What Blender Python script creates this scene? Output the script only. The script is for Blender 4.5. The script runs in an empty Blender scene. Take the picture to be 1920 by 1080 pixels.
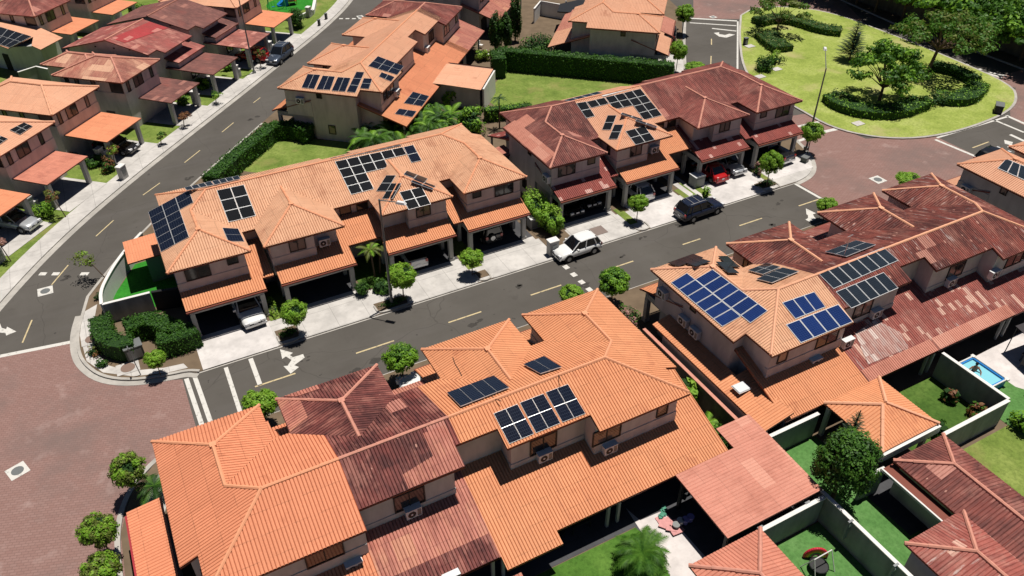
import bpy, math, random
from mathutils import Vector, Matrix
R = math.radians
scene = bpy.context.scene
# ---------------------------------------------------------------- camera
F_PX, PITCH, ROLL, HEAD, CAM_H = 1475.94, 0.654314, -0.003623, 0.486396, 38.0
_f = Vector((math.sin(HEAD)*math.cos(PITCH), math.cos(HEAD)*math.cos(PITCH), -math.sin(PITCH)))
_r0 = Vector((math.cos(HEAD), -math.sin(HEAD), 0)); _u0 = _r0.cross(_f)
_r = math.cos(ROLL)*_r0 + math.sin(ROLL)*_u0; _u = -math.sin(ROLL)*_r0 + math.cos(ROLL)*_u0
cam_d = bpy.data.cameras.new('camera'); cam = bpy.data.objects.new('camera', cam_d)
scene.collection.objects.link(cam)
cam.matrix_world = Matrix(((_r.x, _u.x, -_f.x, 0), (_r.y, _u.y, -_f.y, 0), (_r.z, _u.z, -_f.z, CAM_H), (0, 0, 0, 1)))
cam_d.sensor_width = 36.0; cam_d.lens = F_PX/1920*36.0; cam_d.clip_end = 3000; cam_d.clip_start = 0.5
scene.camera = cam
# ---------------------------------------------------------------- light
SUN_DIR = Vector((0.21, 0.06, 1.0)).normalized()          # towards the sun, almost overhead
el = math.asin(SUN_DIR.z); az = math.atan2(SUN_DIR.x, SUN_DIR.y)
world = bpy.data.worlds.new('World'); scene.world = world; world.use_nodes = True
wn = world.node_tree; wn.nodes.clear()
sky = wn.nodes.new('ShaderNodeTexSky'); sky.sky_type = 'NISHITA'; sky.sun_disc = False
sky.sun_elevation = el; sky.sun_rotation = az; sky.air_density = .42; sky.dust_density = .3
bg = wn.nodes.new('ShaderNodeBackground'); bg.inputs[1].default_value = 0.05
wo = wn.nodes.new('ShaderNodeOutputWorld')
wn.links.new(sky.outputs[0], bg.inputs[0]); wn.links.new(bg.outputs[0], wo.inputs[0])
sun_d = bpy.data.lights.new('sun', 'SUN'); sun_d.energy = 5.0; sun_d.angle = R(0.5); sun_d.color = (1.0, 0.95, 0.87)
sun = bpy.data.objects.new('sun', sun_d); scene.collection.objects.link(sun)
sun.rotation_euler = SUN_DIR.to_track_quat('Z', 'Y').to_euler(); sun.location = (0, 40, 80)
vs = scene.view_settings; vs.view_transform = 'Standard'; vs.look = 'None'; vs.gamma = 1.0
vs.exposure = -0.08; vs.use_curve_mapping = False
scene.cycles.max_bounces = 5; scene.cycles.diffuse_bounces = 1

# ---------------------------------------------------------------- helpers
C = scene.collection
rnd = random.Random(7)
def at(px, py, z=0.0):
    """photo pixel -> world point on the horizontal plane at height z"""
    d = _r*((px-960)/F_PX) + _u*((540-py)/F_PX) + _f
    t = (z-CAM_H)/d.z
    return Vector((d.x*t, d.y*t, z))
def G(pts, z=0.0): return [at(p[0], p[1], z) for p in pts]
def on_plane(px, py, zf):
    z = zf(*at(px, py, 5.0)[:2])
    for _ in range(60):
        q = at(px, py, z); z = 0.5*z + 0.5*zf(q.x, q.y)
    return at(px, py, z)

class MB:
    """collects faces; build() links them as one mesh object"""
    def __init__(s): s.v = []; s.f = []; s.uv = []; s.m = []; s.mats = []
    def mi(s, m):
        if m not in s.mats: s.mats.append(m)
        return s.mats.index(m)
    def face(s, pts, m, uv=None):
        n = len(s.v); s.v += [tuple(p) for p in pts]
        s.f.append(tuple(range(n, n+len(pts)))); s.m.append(s.mi(m))
        s.uv.append(uv if uv else [(p[0], p[1]) for p in pts])
    def box(s, c, size, m, rz=0.0, taper=1.0):
        cx, cy, cz = c; a, b, h = size[0]/2, size[1]/2, size[2]/2
        co, si = math.cos(rz), math.sin(rz)
        def P(x, y, z): return (cx+x*co-y*si, cy+x*si+y*co, cz+z)
        lo = [P(-a, -b, -h), P(a, -b, -h), P(a, b, -h), P(-a, b, -h)]
        k = taper; hi = [P(-a*k, -b*k, h), P(a*k, -b*k, h), P(a*k, b*k, h), P(-a*k, b*k, h)]
        s.hexa(lo, hi, m)
    def hexa(s, lo, hi, m, bottom=True):
        n = len(lo)
        s.face(hi, m)
        if bottom: s.face(lo[::-1], m)
        for i in range(n):
            j = (i+1) % n; s.face([lo[i], lo[j], hi[j], hi[i]], m)
    def prism(s, poly, z0, z1, m, mtop=None, bottom=False):
        lo = [(p[0], p[1], z0) for p in poly]; hi = [(p[0], p[1], z1) for p in poly]
        s.face(hi, mtop or m)
        if bottom: s.face(lo[::-1], m)
        n = len(lo)
        for i in range(n):
            j = (i+1) % n; s.face([lo[i], lo[j], hi[j], hi[i]], m)
    def tube(s, p0, p1, r0, r1, m, n=8, cap=True):
        p0, p1 = Vector(p0), Vector(p1); d = (p1-p0)
        if d.length < 1e-6: return
        d.normalize(); a = d.orthogonal().normalized(); b = d.cross(a)
        A = [p0+(a*math.cos(2*math.pi*i/n)+b*math.sin(2*math.pi*i/n))*r0 for i in range(n)]
        B = [p1+(a*math.cos(2*math.pi*i/n)+b*math.sin(2*math.pi*i/n))*r1 for i in range(n)]
        for i in range(n):
            j = (i+1) % n; s.face([A[i], A[j], B[j], B[i]], m)
        if cap: s.face(B, m); s.face(A[::-1], m)
    def build(s, name, parent=None, smooth=False, loc=None, off=None):
        o = loc if loc is not None else (off if off is not None else (Vector(parent['_o']) if parent is not None and '_o' in parent else Vector((0, 0, 0))))
        o = Vector(o)
        me = bpy.data.meshes.new(name)
        me.from_pydata([(p[0]-o.x, p[1]-o.y, p[2]-o.z) for p in s.v], [], s.f)
        for m in s.mats: me.materials.append(m)
        me.polygons.foreach_set('material_index', s.m)
        ul = me.uv_layers.new(name='UVMap')
        ul.data.foreach_set('uv', [c for f in s.uv for q in f for c in (q[0], q[1])])
        if smooth: me.polygons.foreach_set('use_smooth', [True]*len(me.polygons))
        me.update()
        ob = bpy.data.objects.new(name, me); C.objects.link(ob)
        if parent is not None:
            ob.parent = parent
            ob['_o'] = tuple(o)
        else:
            ob.location = o; ob['_o'] = tuple(o)
        return ob
def tag(o, label=None, cat=None, group=None, kind=None):
    if label: o['label'] = label
    if cat: o['category'] = cat
    if group: o['group'] = group
    if kind: o['kind'] = kind
    return o
def thing(name, loc, label, cat, group=None):
    o = bpy.data.objects.new(name, None); C.objects.link(o); o.empty_display_size = 0.3
    o.location = loc; o['_o'] = tuple(loc); return tag(o, label, cat, group)
def copy_tree(o, parent=None):
    c = o.copy(); C.objects.link(c)
    if parent is not None: c.parent = parent
    for ch in list(o.children): copy_tree(ch, c)
    return c
def place(o, loc, rz=0.0, s=1.0):
    o.location = loc; o.rotation_euler = (0, 0, rz); o.scale = (s, s, s) if not isinstance(s, tuple) else s
    return o

# ---------------------------------------------------------------- materials
def newmat(name, rough=0.8, spec=0.3):
    m = bpy.data.materials.new(name); m.use_nodes = True
    nt = m.node_tree; b = nt.nodes['Principled BSDF']
    b.inputs['Roughness'].default_value = rough; b.inputs['Specular IOR Level'].default_value = spec
    return m, nt, b
def nd(nt, t, **kw):
    n = nt.nodes.new(t)
    for k, v in kw.items(): setattr(n, k, v)
    return n
def lk(nt, a, b): nt.links.new(a, b)
def noise(nt, vec, scale, detail=3.0, rough=0.55):
    n = nd(nt, 'ShaderNodeTexNoise'); n.inputs['Scale'].default_value = scale
    n.inputs['Detail'].default_value = detail; n.inputs['Roughness'].default_value = rough
    if vec is not None: lk(nt, vec, n.inputs['Vector'])
    return n.outputs['Fac']
def ramp(nt, fac, stops):
    n = nd(nt, 'ShaderNodeValToRGB'); el = n.color_ramp.elements
    while len(el) < len(stops): el.new(0.5)
    for e, (p, c) in zip(el, stops):
        e.position = p; e.color = (c[0], c[1], c[2], 1) if not isinstance(c, (int, float)) else (c, c, c, 1)
    lk(nt, fac, n.inputs[0]); return n.outputs[0]
def mixc(nt, fac, a, b, mode='MIX'):
    n = nd(nt, 'ShaderNodeMix', data_type='RGBA', blend_type=mode)
    def setin(i, v):
        if isinstance(v, (tuple, list)): n.inputs[i].default_value = (v[0], v[1], v[2], 1)
        elif isinstance(v, (int, float)): n.inputs[i].default_value = v if i == 0 else (v, v, v, 1)
        else: lk(nt, v, n.inputs[i])
    setin(0, fac); setin(6, a); setin(7, b); return n.outputs[2]
def mth(nt, op, a, b=None, c=None):
    n = nd(nt, 'ShaderNodeMath', operation=op)
    for i, v in enumerate((a, b, c)):
        if v is None: continue
        if isinstance(v, (int, float)): n.inputs[i].default_value = v
        else: lk(nt, v, n.inputs[i])
    return n.outputs[0]
def vmap(nt, vec, sc, loc=(0, 0, 0)):
    n = nd(nt, 'ShaderNodeMapping'); n.inputs['Scale'].default_value = sc; n.inputs['Location'].default_value = loc
    lk(nt, vec, n.inputs[0]); return n.outputs[0]
def gpos(nt): return nd(nt, 'ShaderNodeNewGeometry').outputs['Position']
def uvn(nt): return nd(nt, 'ShaderNodeUVMap').outputs[0]
def opos(nt): return nd(nt, 'ShaderNodeTexCoord').outputs['Object']
def orand(nt): return nd(nt, 'ShaderNodeObjectInfo').outputs['Random']
def bump(nt, b, h, dist=0.02, st=0.5):
    n = nd(nt, 'ShaderNodeBump'); n.inputs['Distance'].default_value = dist; n.inputs['Strength'].default_value = st
    lk(nt, h, n.inputs['Height']); lk(nt, n.outputs[0], b.inputs['Normal'])
def simple(name, col, rough=0.7, spec=0.3, metal=0.0, var=0.12, scale=1.5, bmp=0.0):
    m, nt, b = newmat(name, rough, spec); b.inputs['Metallic'].default_value = metal
    f = noise(nt, gpos(nt), scale, 4)
    lk(nt, mixc(nt, f, [c*(1-var) for c in col], [min(1, c*(1+var)) for c in col]), b.inputs['Base Color'])
    if bmp: bump(nt, b, noise(nt, gpos(nt), scale*12, 3), 0.02, bmp)
    return m
def tile_mat(name, c1, c2, c3, stain=0.0, streak=0.0, patch=0.0, pcol=(.6, .24, .15), dots=0.0, blotch=0.0, sheet=(1.05, 1.12), line=0.5, rnds=0.10, stain_scale=0.35, white=0.0):
    """corrugated clay-coloured roof sheet; u runs along the eave, v down the slope (metres)"""
    m, nt, b = newmat(name, 0.75, 0.25)
    uv = uvn(nt); sx = nd(nt, 'ShaderNodeSeparateXYZ'); lk(nt, uv, sx.inputs[0])
    u, v = sx.outputs[0], sx.outputs[1]
    su = mth(nt, 'FLOOR', mth(nt, 'DIVIDE', u, sheet[0])); sv = mth(nt, 'FLOOR', mth(nt, 'DIVIDE', v, sheet[1]))
    cmb = nd(nt, 'ShaderNodeCombineXYZ'); lk(nt, su, cmb.inputs[0]); lk(nt, sv, cmb.inputs[1]); lk(nt, mth(nt, 'MULTIPLY', orand(nt), 50), cmb.inputs[2])
    wn_ = nd(nt, 'ShaderNodeTexWhiteNoise', noise_dimensions='3D'); lk(nt, cmb.outputs[0], wn_.inputs['Vector'])
    w = wn_.outputs['Value']
    col = mixc(nt, w, [c*(1-rnds) for c in c1], [min(.95, c*(1+rnds)) for c in c1])
    big = noise(nt, gpos(nt), 0.5, 4)
    col = mixc(nt, mth(nt, 'MULTIPLY', ramp(nt, big, [(.35, 0), (.7, 1)]), .45), col, c3)
    if stain:
        f = noise(nt, gpos(nt), stain_scale, 5, .65)
        f2 = noise(nt, vmap(nt, uv, (1.2, .5, 1)), 2.2, 4, .6)
        f = mth(nt, 'ADD', mth(nt, 'MULTIPLY', f, .65), mth(nt, 'MULTIPLY', f2, .35))
        f = mth(nt, 'ADD', f, mth(nt, 'MULTIPLY', mth(nt, 'SUBTRACT', w, .5), .10))
        col = mixc(nt, ramp(nt, f, [(max(0, .62-stain*.42), 0), (min(1, .80-stain*.30), 1)]), col, c2)
    if streak:
        f = noise(nt, vmap(nt, uv, (5.0, .33, 1)), 1.4, 4, .6)
        col = mixc(nt, mth(nt, 'MULTIPLY', ramp(nt, f, [(.50, 0), (.62, 1)]), streak), col, c2)
        f = noise(nt, vmap(nt, uv, (5.0, .5, 1), (7, 3, 0)), 1.6, 4, .6)
        col = mixc(nt, mth(nt, 'MULTIPLY', ramp(nt, f, [(.60, 0), (.70, 1)]), streak*.55), col, pcol)
    if patch:
        f = mth(nt, 'GREATER_THAN', w, 1-patch)
        col = mixc(nt, mth(nt, 'MULTIPLY', f, .85), col, pcol)
    if white:
        f = noise(nt, vmap(nt, uv, (2.2, .45, 1), (2, 9, 0)), 1.1, 6, .7)
        col = mixc(nt, mth(nt, 'MULTIPLY', ramp(nt, f, [(.60-.1*white, 0), (.66, 1)]), .8), col, (.55, .45, .42))
    if blotch:
        f = mth(nt, 'ADD', mth(nt, 'MULTIPLY', noise(nt, vmap(nt, uv, (1.0, .55, 1), (3, 5, 0)), .75, 5, .65), .7), mth(nt, 'MULTIPLY', noise(nt, vmap(nt, uv, (6, .25, 1), (1, 2, 0)), 1.3, 3), .3))
        col = mixc(nt, mth(nt, 'MULTIPLY', ramp(nt, f, [(.50, 0), (.60, 1)]), blotch), col, pcol)
        f = noise(nt, vmap(nt, uv, (.9, .6, 1), (8, 1, 0)), .5, 4)
        col = mixc(nt, mth(nt, 'MULTIPLY', ramp(nt, f, [(.55, 0), (.68, 1)]), blotch*.6), col, (.46, .10, .075))
    if dots:
        vo = nd(nt, 'ShaderNodeTexVoronoi'); vo.inputs['Scale'].default_value = 1.1; lk(nt, vmap(nt, uv, (1.35, .8, 1)), vo.inputs['Vector'])
        f = mth(nt, 'LESS_THAN', vo.outputs['Distance'], .085*dots)
        col = mixc(nt, mth(nt, 'MULTIPLY', f, .8), col, (.62, .33, .26))
    cc = nd(nt, 'ShaderNodeCombineXYZ'); lk(nt, mth(nt, 'FLOOR', mth(nt, 'ADD', mth(nt, 'DIVIDE', u, .18), .5)), cc.inputs[0]); lk(nt, mth(nt, 'FLOOR', mth(nt, 'DIVIDE', v, 2.3)), cc.inputs[1])
    w2 = nd(nt, 'ShaderNodeTexWhiteNoise', noise_dimensions='2D'); lk(nt, cc.outputs[0], w2.inputs['Vector'])
    col = mixc(nt, ramp(nt, w2.outputs['Value'], [(0.0, .42), (.10, .16), (.55, 0.0)]), col, mixc(nt, .5, c2, c1))
    grm = noise(nt, vmap(nt, uv, (1, .5, 1)), 5.5, 5, .7)
    col = mixc(nt, mth(nt, 'MULTIPLY', ramp(nt, grm, [(.50, 0), (.72, 1)]), .32), col, mixc(nt, .6, c2, c1))
    fv = mth(nt, 'FRACT', mth(nt, 'DIVIDE', v, sheet[1]))
    ln = mth(nt, 'LESS_THAN', fv, .028)
    ln = mth(nt, 'MULTIPLY', ln, ramp(nt, noise(nt, uv, .9, 2), [(.40, 0), (.55, 1)]))
    col = mixc(nt, mth(nt, 'MULTIPLY', ln, line), col, [c*.4 for c in c1])  # overlap shadow and dirt of each sheet drawn as one dark line
    gr = noise(nt, gpos(nt), 14, 2)
    col = mixc(nt, .22, col, mixc(nt, 1.0, col, ramp(nt, gr, [(.3, .35), (.7, 1.0)]), 'MULTIPLY'))
    lk(nt, col, b.inputs['Base Color'])
    return m
T = {}
OR = (.74, .235, .10)
T['orange'] = tile_mat('tile_orange', (.79, .305, .165), (.45, .14, .07), (.77, .275, .15), stain=.1, line=.6, rnds=.05)
T['orange_b'] = tile_mat('tile_orange_b', (.79, .345, .175), (.45, .15, .08), (.76, .29, .14), stain=.1, line=.5, rnds=.05)
T['orange_m'] = tile_mat('tile_orange_m', (.80, .455, .285), (.46, .20, .115), (.78, .39, .22), stain=.25, streak=.15, line=.7, rnds=.06)
T['peach'] = tile_mat('tile_peach', (.78, .42, .27), (.48, .2, .12), (.76, .37, .22), stain=.1, line=.45, rnds=.04)
T['flatorange'] = tile_mat('tile_flat_orange', (.78, .31, .165), (.45, .14, .07), (.75, .27, .14), stain=.1, line=.5, rnds=.05, sheet=(1.3, 1.15))
T['dark'] = tile_mat('tile_dark', (0.33, 0.1, 0.085), (0.085, 0.03, 0.03), (.30, .09, .075), stain=.7, streak=.8, patch=.025, pcol=(.62, .27, .21), dots=1.0, sheet=(1.0, 1.4), blotch=.42)
T['darkpatch'] = tile_mat('tile_dark_patch', (0.33, 0.105, 0.085), (0.105, 0.038, 0.035), (.30, .10, .08), stain=.6, streak=.75, patch=.03, pcol=(.62, .29, .23), dots=.9, blotch=0.35)
T['darkred'] = tile_mat('tile_dark_red', (0.35, 0.105, 0.085), (0.125, 0.042, 0.037), (.32, .095, .08), stain=.55, streak=.8, patch=.012, pcol=(.60, .28, .22), dots=.5, blotch=0.4)
T['rust'] = tile_mat('tile_rust', (.335, .088, .066), (.085, .028, .026), (.28, .09, .072), stain=.6, streak=1.0, patch=.008, pcol=(.60, .29, .22), dots=1.5, white=.22, blotch=.3)
T['carred'] = tile_mat('tile_car_red', (.36, .092, .075), (.20, .055, .048), (.32, .08, .066), stain=.35, streak=.4, patch=.085, pcol=(.76, .47, .41), sheet=(.34, .46), line=.0, rnds=.04)
T['pinkrear'] = tile_mat('tile_pink_rear', (.60, .245, .185), (.27, .09, .072), (.54, .20, .15), stain=.3, streak=.6, patch=.04, pcol=(.70, .34, .22), blotch=0.6)
T['checker'] = tile_mat('tile_checker', (.40, .115, .092), (.20, .062, .054), (.45, .15, .12), stain=.35, streak=.6, patch=.12, pcol=(.78, .50, .40), sheet=(.36, .62), line=.2, white=.15, blotch=0.2)
T['pink'] = tile_mat('tile_pink', (.66, .285, .21), (.45, .17, .12), (.62, .25, .18), stain=.3, streak=.25, patch=.08, pcol=(.72, .35, .26), sheet=(2.0, .9), rnds=.06, blotch=0.2)
T['brown'] = tile_mat('tile_brown', (.30, .125, .105), (.13, .06, .055), (.25, .105, .09), stain=.6, streak=.6, patch=.05, pcol=(.42, .19, .15), sheet=(1.1, .5), blotch=0.4)
T['mottled'] = tile_mat('tile_mottled', (.46, .165, .13), (.2, .075, .065), (.36, .13, .11), stain=.5, streak=.4, patch=.16, pcol=(.66, .31, .25), sheet=(.9, .55), blotch=0.6)
T['redpaint'] = tile_mat('tile_red_paint', (.40, .13, .11), (.17, .065, .056), (.42, .07, .07), stain=.4, streak=.4, patch=.10, pcol=(.62, .29, .23), sheet=(1.2, .55), blotch=0.7)
T['creammix'] = tile_mat('tile_cream_mix', (.44, .165, .125), (.2, .075, .06), (.70, .39, .25), stain=.35, streak=.5, patch=.20, pcol=(.76, .46, .31), sheet=(1.4, .9), blotch=0.5)
T['terracotta'] = tile_mat('tile_terracotta', (.68, .27, .185), (.40, .14, .1), (.64, .23, .155), stain=.3, streak=.25, patch=.04, pcol=(.72, .34, .26))
T['whitewash'] = tile_mat('tile_whitewash', (.60, .36, .31), (.36, .13, .105), (.70, .50, .45), stain=.45, streak=.8, patch=.2, pcol=(.80, .66, .60), sheet=(.4, .8), white=1.0)
T['redtint'] = tile_mat('tile_red_tint', (.50, .06, .065), (.30, .06, .055), (.46, .05, .06), stain=.4, streak=.5, patch=.12, pcol=(.62, .26, .22), sheet=(1.2, .55))
M = {}
M['fascia'] = simple('fascia', (.20, .055, .035), .6)
M['soffit'] = simple('soffit', (.25, .16, .13), .8)
M['ridge'] = simple('ridge_tile', (.80, .40, .245), .7, var=.12, scale=4)
M['ridge_orange'] = simple('ridge_tile_orange', (.76, .335, .185), .7, var=.16, scale=5)
M['ridge_red'] = simple('ridge_tile_red', (.60, .27, .20), .75, var=.3, scale=3)
M['ridge_dark'] = simple('ridge_tile_dark', (.40, .17, .125), .75, var=.5, scale=3)
def plaster(name, col, dirt=.25):
    m, nt, b = newmat(name, .9, .15)
    f = noise(nt, vmap(nt, gpos(nt), (1, 1, .35)), 1.3, 5, .6)
    c = mixc(nt, ramp(nt, f, [(.40, 0), (.75, 1)]), col, [x*(1-dirt) for x in col])
    lk(nt, c, b.inputs['Base Color']); bump(nt, b, noise(nt, gpos(nt), 30, 2), .01, .3); return m
M['wall'] = plaster('plaster_wall', (.64, .585, .56))
M['wall_grey'] = plaster('plaster_grey', (.56, .555, .53))
M['yardwall'] = plaster('yard_wall', (.30, .31, .32), .4)
M['white'] = plaster('white_plaster', (.78, .76, .73), .12)
M['col'] = plaster('column_plaster', (.46, .45, .43))
M['frame'] = simple('window_frame', (.03, .028, .028), .5)
def glassm():
    m, nt, b = newmat('window_glass', .08, .6)
    f = noise(nt, gpos(nt), .8, 2)
    c = ramp(nt, f, [(.35, (.015, .016, .019)), (.65, (.06, .052, .05))])
    c = mixc(nt, ramp(nt, orand(nt), [(.55, 0), (.6, 1)]), c, ramp(nt, f, [(.44, (.03, .028, .028)), (.47, (.26, .18, .15))]))
    lk(nt, c, b.inputs['Base Color']); return m
M['glass'] = glassm()
M['dark'] = simple('dark_opening', (.015, .015, .016), .8)
M['metal'] = simple('painted_steel', (.20, .21, .21), .45, metal=.3)
M['alu'] = simple('aluminium', (.75, .76, .77), .35, metal=.6)
M['acw'] = simple('ac_white', (.72, .72, .72), .5)
M['black'] = simple('black_plastic', (.02, .02, .022), .5)
def asphalt():
    m, nt, b = newmat('asphalt', .85, .25)
    p = gpos(nt)
    c = ramp(nt, noise(nt, p, .16, 6, .62), [(.32, (.084, .076, .067)), (.52, (.098, .089, .079)), (.75, (.116, .106, .095))])
    c = mixc(nt, ramp(nt, noise(nt, p, .9, 4), [(.60, 0), (.78, .6)]), c, (.07, .063, .056))
    c = mixc(nt, mth(nt, 'MULTIPLY', ramp(nt, noise(nt, vmap(nt, p, (.12, 1.2, 1)), .5, 3), [(.5, 0), (.7, 1)]), .4), c, (.115, .105, .098))
    vo = nd(nt, 'ShaderNodeTexVoronoi', feature='DISTANCE_TO_EDGE'); vo.inputs['Scale'].default_value = .11
    wv = nd(nt, 'ShaderNodeVectorMath', operation='ADD'); lk(nt, p, wv.inputs[0])
    nn = nd(nt, 'ShaderNodeTexNoise'); nn.inputs['Scale'].default_value = .5; lk(nt, p, nn.inputs['Vector']); lk(nt, nn.outputs['Color'], wv.inputs[1])
    lk(nt, wv.outputs[0], vo.inputs['Vector'])
    crack = mth(nt, 'LESS_THAN', vo.outputs['Distance'], .0025)
    c = mixc(nt, mth(nt, 'MULTIPLY', crack, .3), c, (.03, .028, .026))
    sp = mth(nt, 'GREATER_THAN', noise(nt, p, 1.7, 2), .735)
    c = mixc(nt, mth(nt, 'MULTIPLY', sp, .6), c, (.03, .028, .027))
    lk(nt, c, b.inputs['Base Color']); bump(nt, b, noise(nt, p, 25, 3), .01, .4); return m
M['asphalt'] = asphalt()
def brickm():
    m, nt, b = newmat('brick_paving', .85, .2)
    p = gpos(nt)
    br = nd(nt, 'ShaderNodeTexBrick'); br.offset = .5
    br.inputs['Scale'].default_value = 1.0; br.inputs['Brick Width'].default_value = .36; br.inputs['Row Height'].default_value = .18
    br.inputs['Mortar Size'].default_value = .018; br.inputs['Color1'].default_value = (.262, .152, .132, 1); br.inputs['Color2'].default_value = (.292, .178, .157, 1)
    br.inputs['Mortar'].default_value = (.205, .122, .107, 1)
    rt = nd(nt, 'ShaderNodeMapping'); rt.inputs['Rotation'].default_value = (0, 0, .35); lk(nt, p, rt.inputs[0]); lk(nt, rt.outputs[0], br.inputs['Vector'])
    c = br.outputs['Color']
    c = mixc(nt, ramp(nt, noise(nt, p, .13, 6, .65), [(.46, 0), (.66, .75)]), c, (.165, .125, .115))
    c = mixc(nt, ramp(nt, noise(nt, p, .5, 5, .6), [(.58, 0), (.74, .6)]), c, (.40, .29, .265))
    lk(nt, c, b.inputs['Base Color']); bump(nt, b, noise(nt, p, 12, 3), .01, .4); return m
M['brick'] = brickm()
def concretem(name, col, joint=2.4):
    m, nt, b = newmat(name, .85, .2)
    p = gpos(nt)
    c = mixc(nt, ramp(nt, noise(nt, p, .5, 6, .65), [(.35, 0), (.7, 1)]), col, [x*.68 for x in col])
    c = mixc(nt, mth(nt, 'MULTIPLY', ramp(nt, noise(nt, p, 2.5, 4), [(.5, 0), (.75, 1)]), .35), c, [x*.55 for x in col])
    if joint:
        sx = nd(nt, 'ShaderNodeSeparateXYZ'); lk(nt, p, sx.inputs[0])
        for o in (0, 1):
            f = mth(nt, 'FRACT', mth(nt, 'DIVIDE', sx.outputs[o], joint))
            c = mixc(nt, mth(nt, 'MULTIPLY', mth(nt, 'LESS_THAN', f, .016), .55), c, [x*.35 for x in col])
    lk(nt, c, b.inputs['Base Color']); bump(nt, b, noise(nt, p, 18, 3), .01, .3); return m
M['concrete'] = concretem('concrete', (.62, .59, .56))
M['concrete_clean'] = concretem('concrete_clean', (.72, .68, .66), 0)
M['kerb'] = concretem('kerb_concrete', (.50, .47, .43), 0)
M['patio'] = concretem('white_patio', (.74, .68, .66), 0)
M['floor_shade'] = concretem('floor_painted_shade', (.085, .085, .092), 1.2)  # shade under carports and rear roofs, put into the floor colour
M['soil'] = simple('soil', (.16, .115, .075), .95, var=.45, scale=.8)
def worn(name, col, under, amt):
    m, nt, b = newmat(name, .7, .3); p = gpos(nt)
    f = ramp(nt, noise(nt, p, 3.2, 5, .7), [(.62-amt, 0), (.72-amt*.5, 1)])
    lk(nt, mixc(nt, f, col, under), b.inputs['Base Color']); return m
M['paint'] = worn('road_paint_white', (.64, .62, .58), (.24, .23, .21), .07)
M['paint_y'] = worn('road_paint_yellow', (.58, .47, .27), (.19, .165, .13), .10)
def grassm(name, a, b_, c_, s=.35, dry=None):
    m, nt, b = newmat(name, .95, .1); p = gpos(nt)
    c = ramp(nt, noise(nt, p, s, 6, .65), [(.30, a), (.5, b_), (.70, c_)])
    c = mixc(nt, ramp(nt, noise(nt, p, 5, 4), [(.4, 0), (.7, .5)]), c, [x*.55 for x in a])
    if dry: c = mixc(nt, ramp(nt, noise(nt, p, .22, 4), [(.55, 0), (.70, .8)]), c, dry)
    lk(nt, c, b.inputs['Base Color']); bump(nt, b, noise(nt, p, 14, 4), .06, .7); return m
M['grass'] = grassm('grass', (.12, .185, .035), (.19, .26, .055), (.28, .34, .09), dry=(.30, .26, .10))
M['grass_park'] = grassm('grass_park', (.22, .29, .055), (.33, .40, .09), (.46, .50, .17), s=.25, dry=(.42, .38, .17))
M['grass_dark'] = grassm('grass_dark', (.05, .11, .02), (.085, .16, .03), (.13, .21, .045), dry=(.24, .20, .08))
M['grass_g'] = grassm('grass_green', (.05, .13, .02), (.085, .19, .03), (.13, .25, .045))
M['turf'] = grassm('artificial_turf', (.028, .20, .022), (.035, .235, .025), (.045, .27, .03), s=1)
M['turf2'] = grassm('artificial_turf_light', (.085, .21, .055), (.11, .25, .07), (.14, .28, .09), s=.8)
M['water'] = simple('pool_water', (.25, .62, .72), .05, .5, var=.05)
M['pool_blue'] = simple('pool_blue', (.02, .22, .62), .4)
def leafm(name, a, b_, spread=.5):
    m, nt, b = newmat(name, .55, .3); p = gpos(nt)
    f = noise(nt, p, 1.3, 3); w = nd(nt, 'ShaderNodeTexWhiteNoise', noise_dimensions='3D')
    sn = nd(nt, 'ShaderNodeVectorMath', operation='SNAP'); sn.inputs[1].default_value = (.11, .11, .11); lk(nt, p, sn.inputs[0]); lk(nt, sn.outputs[0], w.inputs['Vector'])
    f = mth(nt, 'ADD', mth(nt, 'MULTIPLY', f, .6), mth(nt, 'MULTIPLY', w.outputs['Value'], .4))
    lk(nt, ramp(nt, f, [(.25, a), (.75, b_)]), b.inputs['Base Color'])
    tr = nd(nt, 'ShaderNodeBsdfTranslucent'); lk(nt, ramp(nt, f, [(.25, [x*1.2 for x in a]), (.75, [x*1.2 for x in b_])]), tr.inputs[0])
    mx = nd(nt, 'ShaderNodeMixShader'); mx.inputs[0].default_value = .32
    lk(nt, b.outputs[0], mx.inputs[1]); lk(nt, tr.outputs[0], mx.inputs[2]); lk(nt, mx.outputs[0], nt.nodes['Material Output'].inputs[0])
    return m
M['leaf'] = leafm('leaf_bright', (.13, .30, .016), (.29, .52, .05))
M['leaf_lime'] = leafm('leaf_lime', (.17, .33, .02), (.34, .53, .07))
M['leaf_mid'] = leafm('leaf_mid', (.05, .145, .014), (.12, .26, .032))
M['leaf_dark'] = leafm('leaf_dark', (.016, .055, .009), (.045, .115, .018))
M['leaf_hedge'] = leafm('leaf_hedge', (.026, .095, .008), (.075, .19, .02))
M['leaf_olive'] = leafm('leaf_olive', (.10, .14, .02), (.22, .26, .06))
M['leaf_pine'] = leafm('leaf_pine', (.014, .042, .018), (.03, .075, .03))
M['leaf_rust'] = leafm('leaf_rust', (.16, .055, .03), (.32, .16, .06))
M['leaf_pinkish'] = leafm('leaf_pink', (.34, .16, .13), (.58, .36, .32))
M['bark'] = simple('bark', (.13, .09, .06), .9, var=.35, scale=6)
M['bark_pale'] = simple('bark_pale', (.34, .30, .25), .9, var=.3, scale=6)
M['core'] = simple('inner_foliage', (.018, .05, .01), .95)
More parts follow.
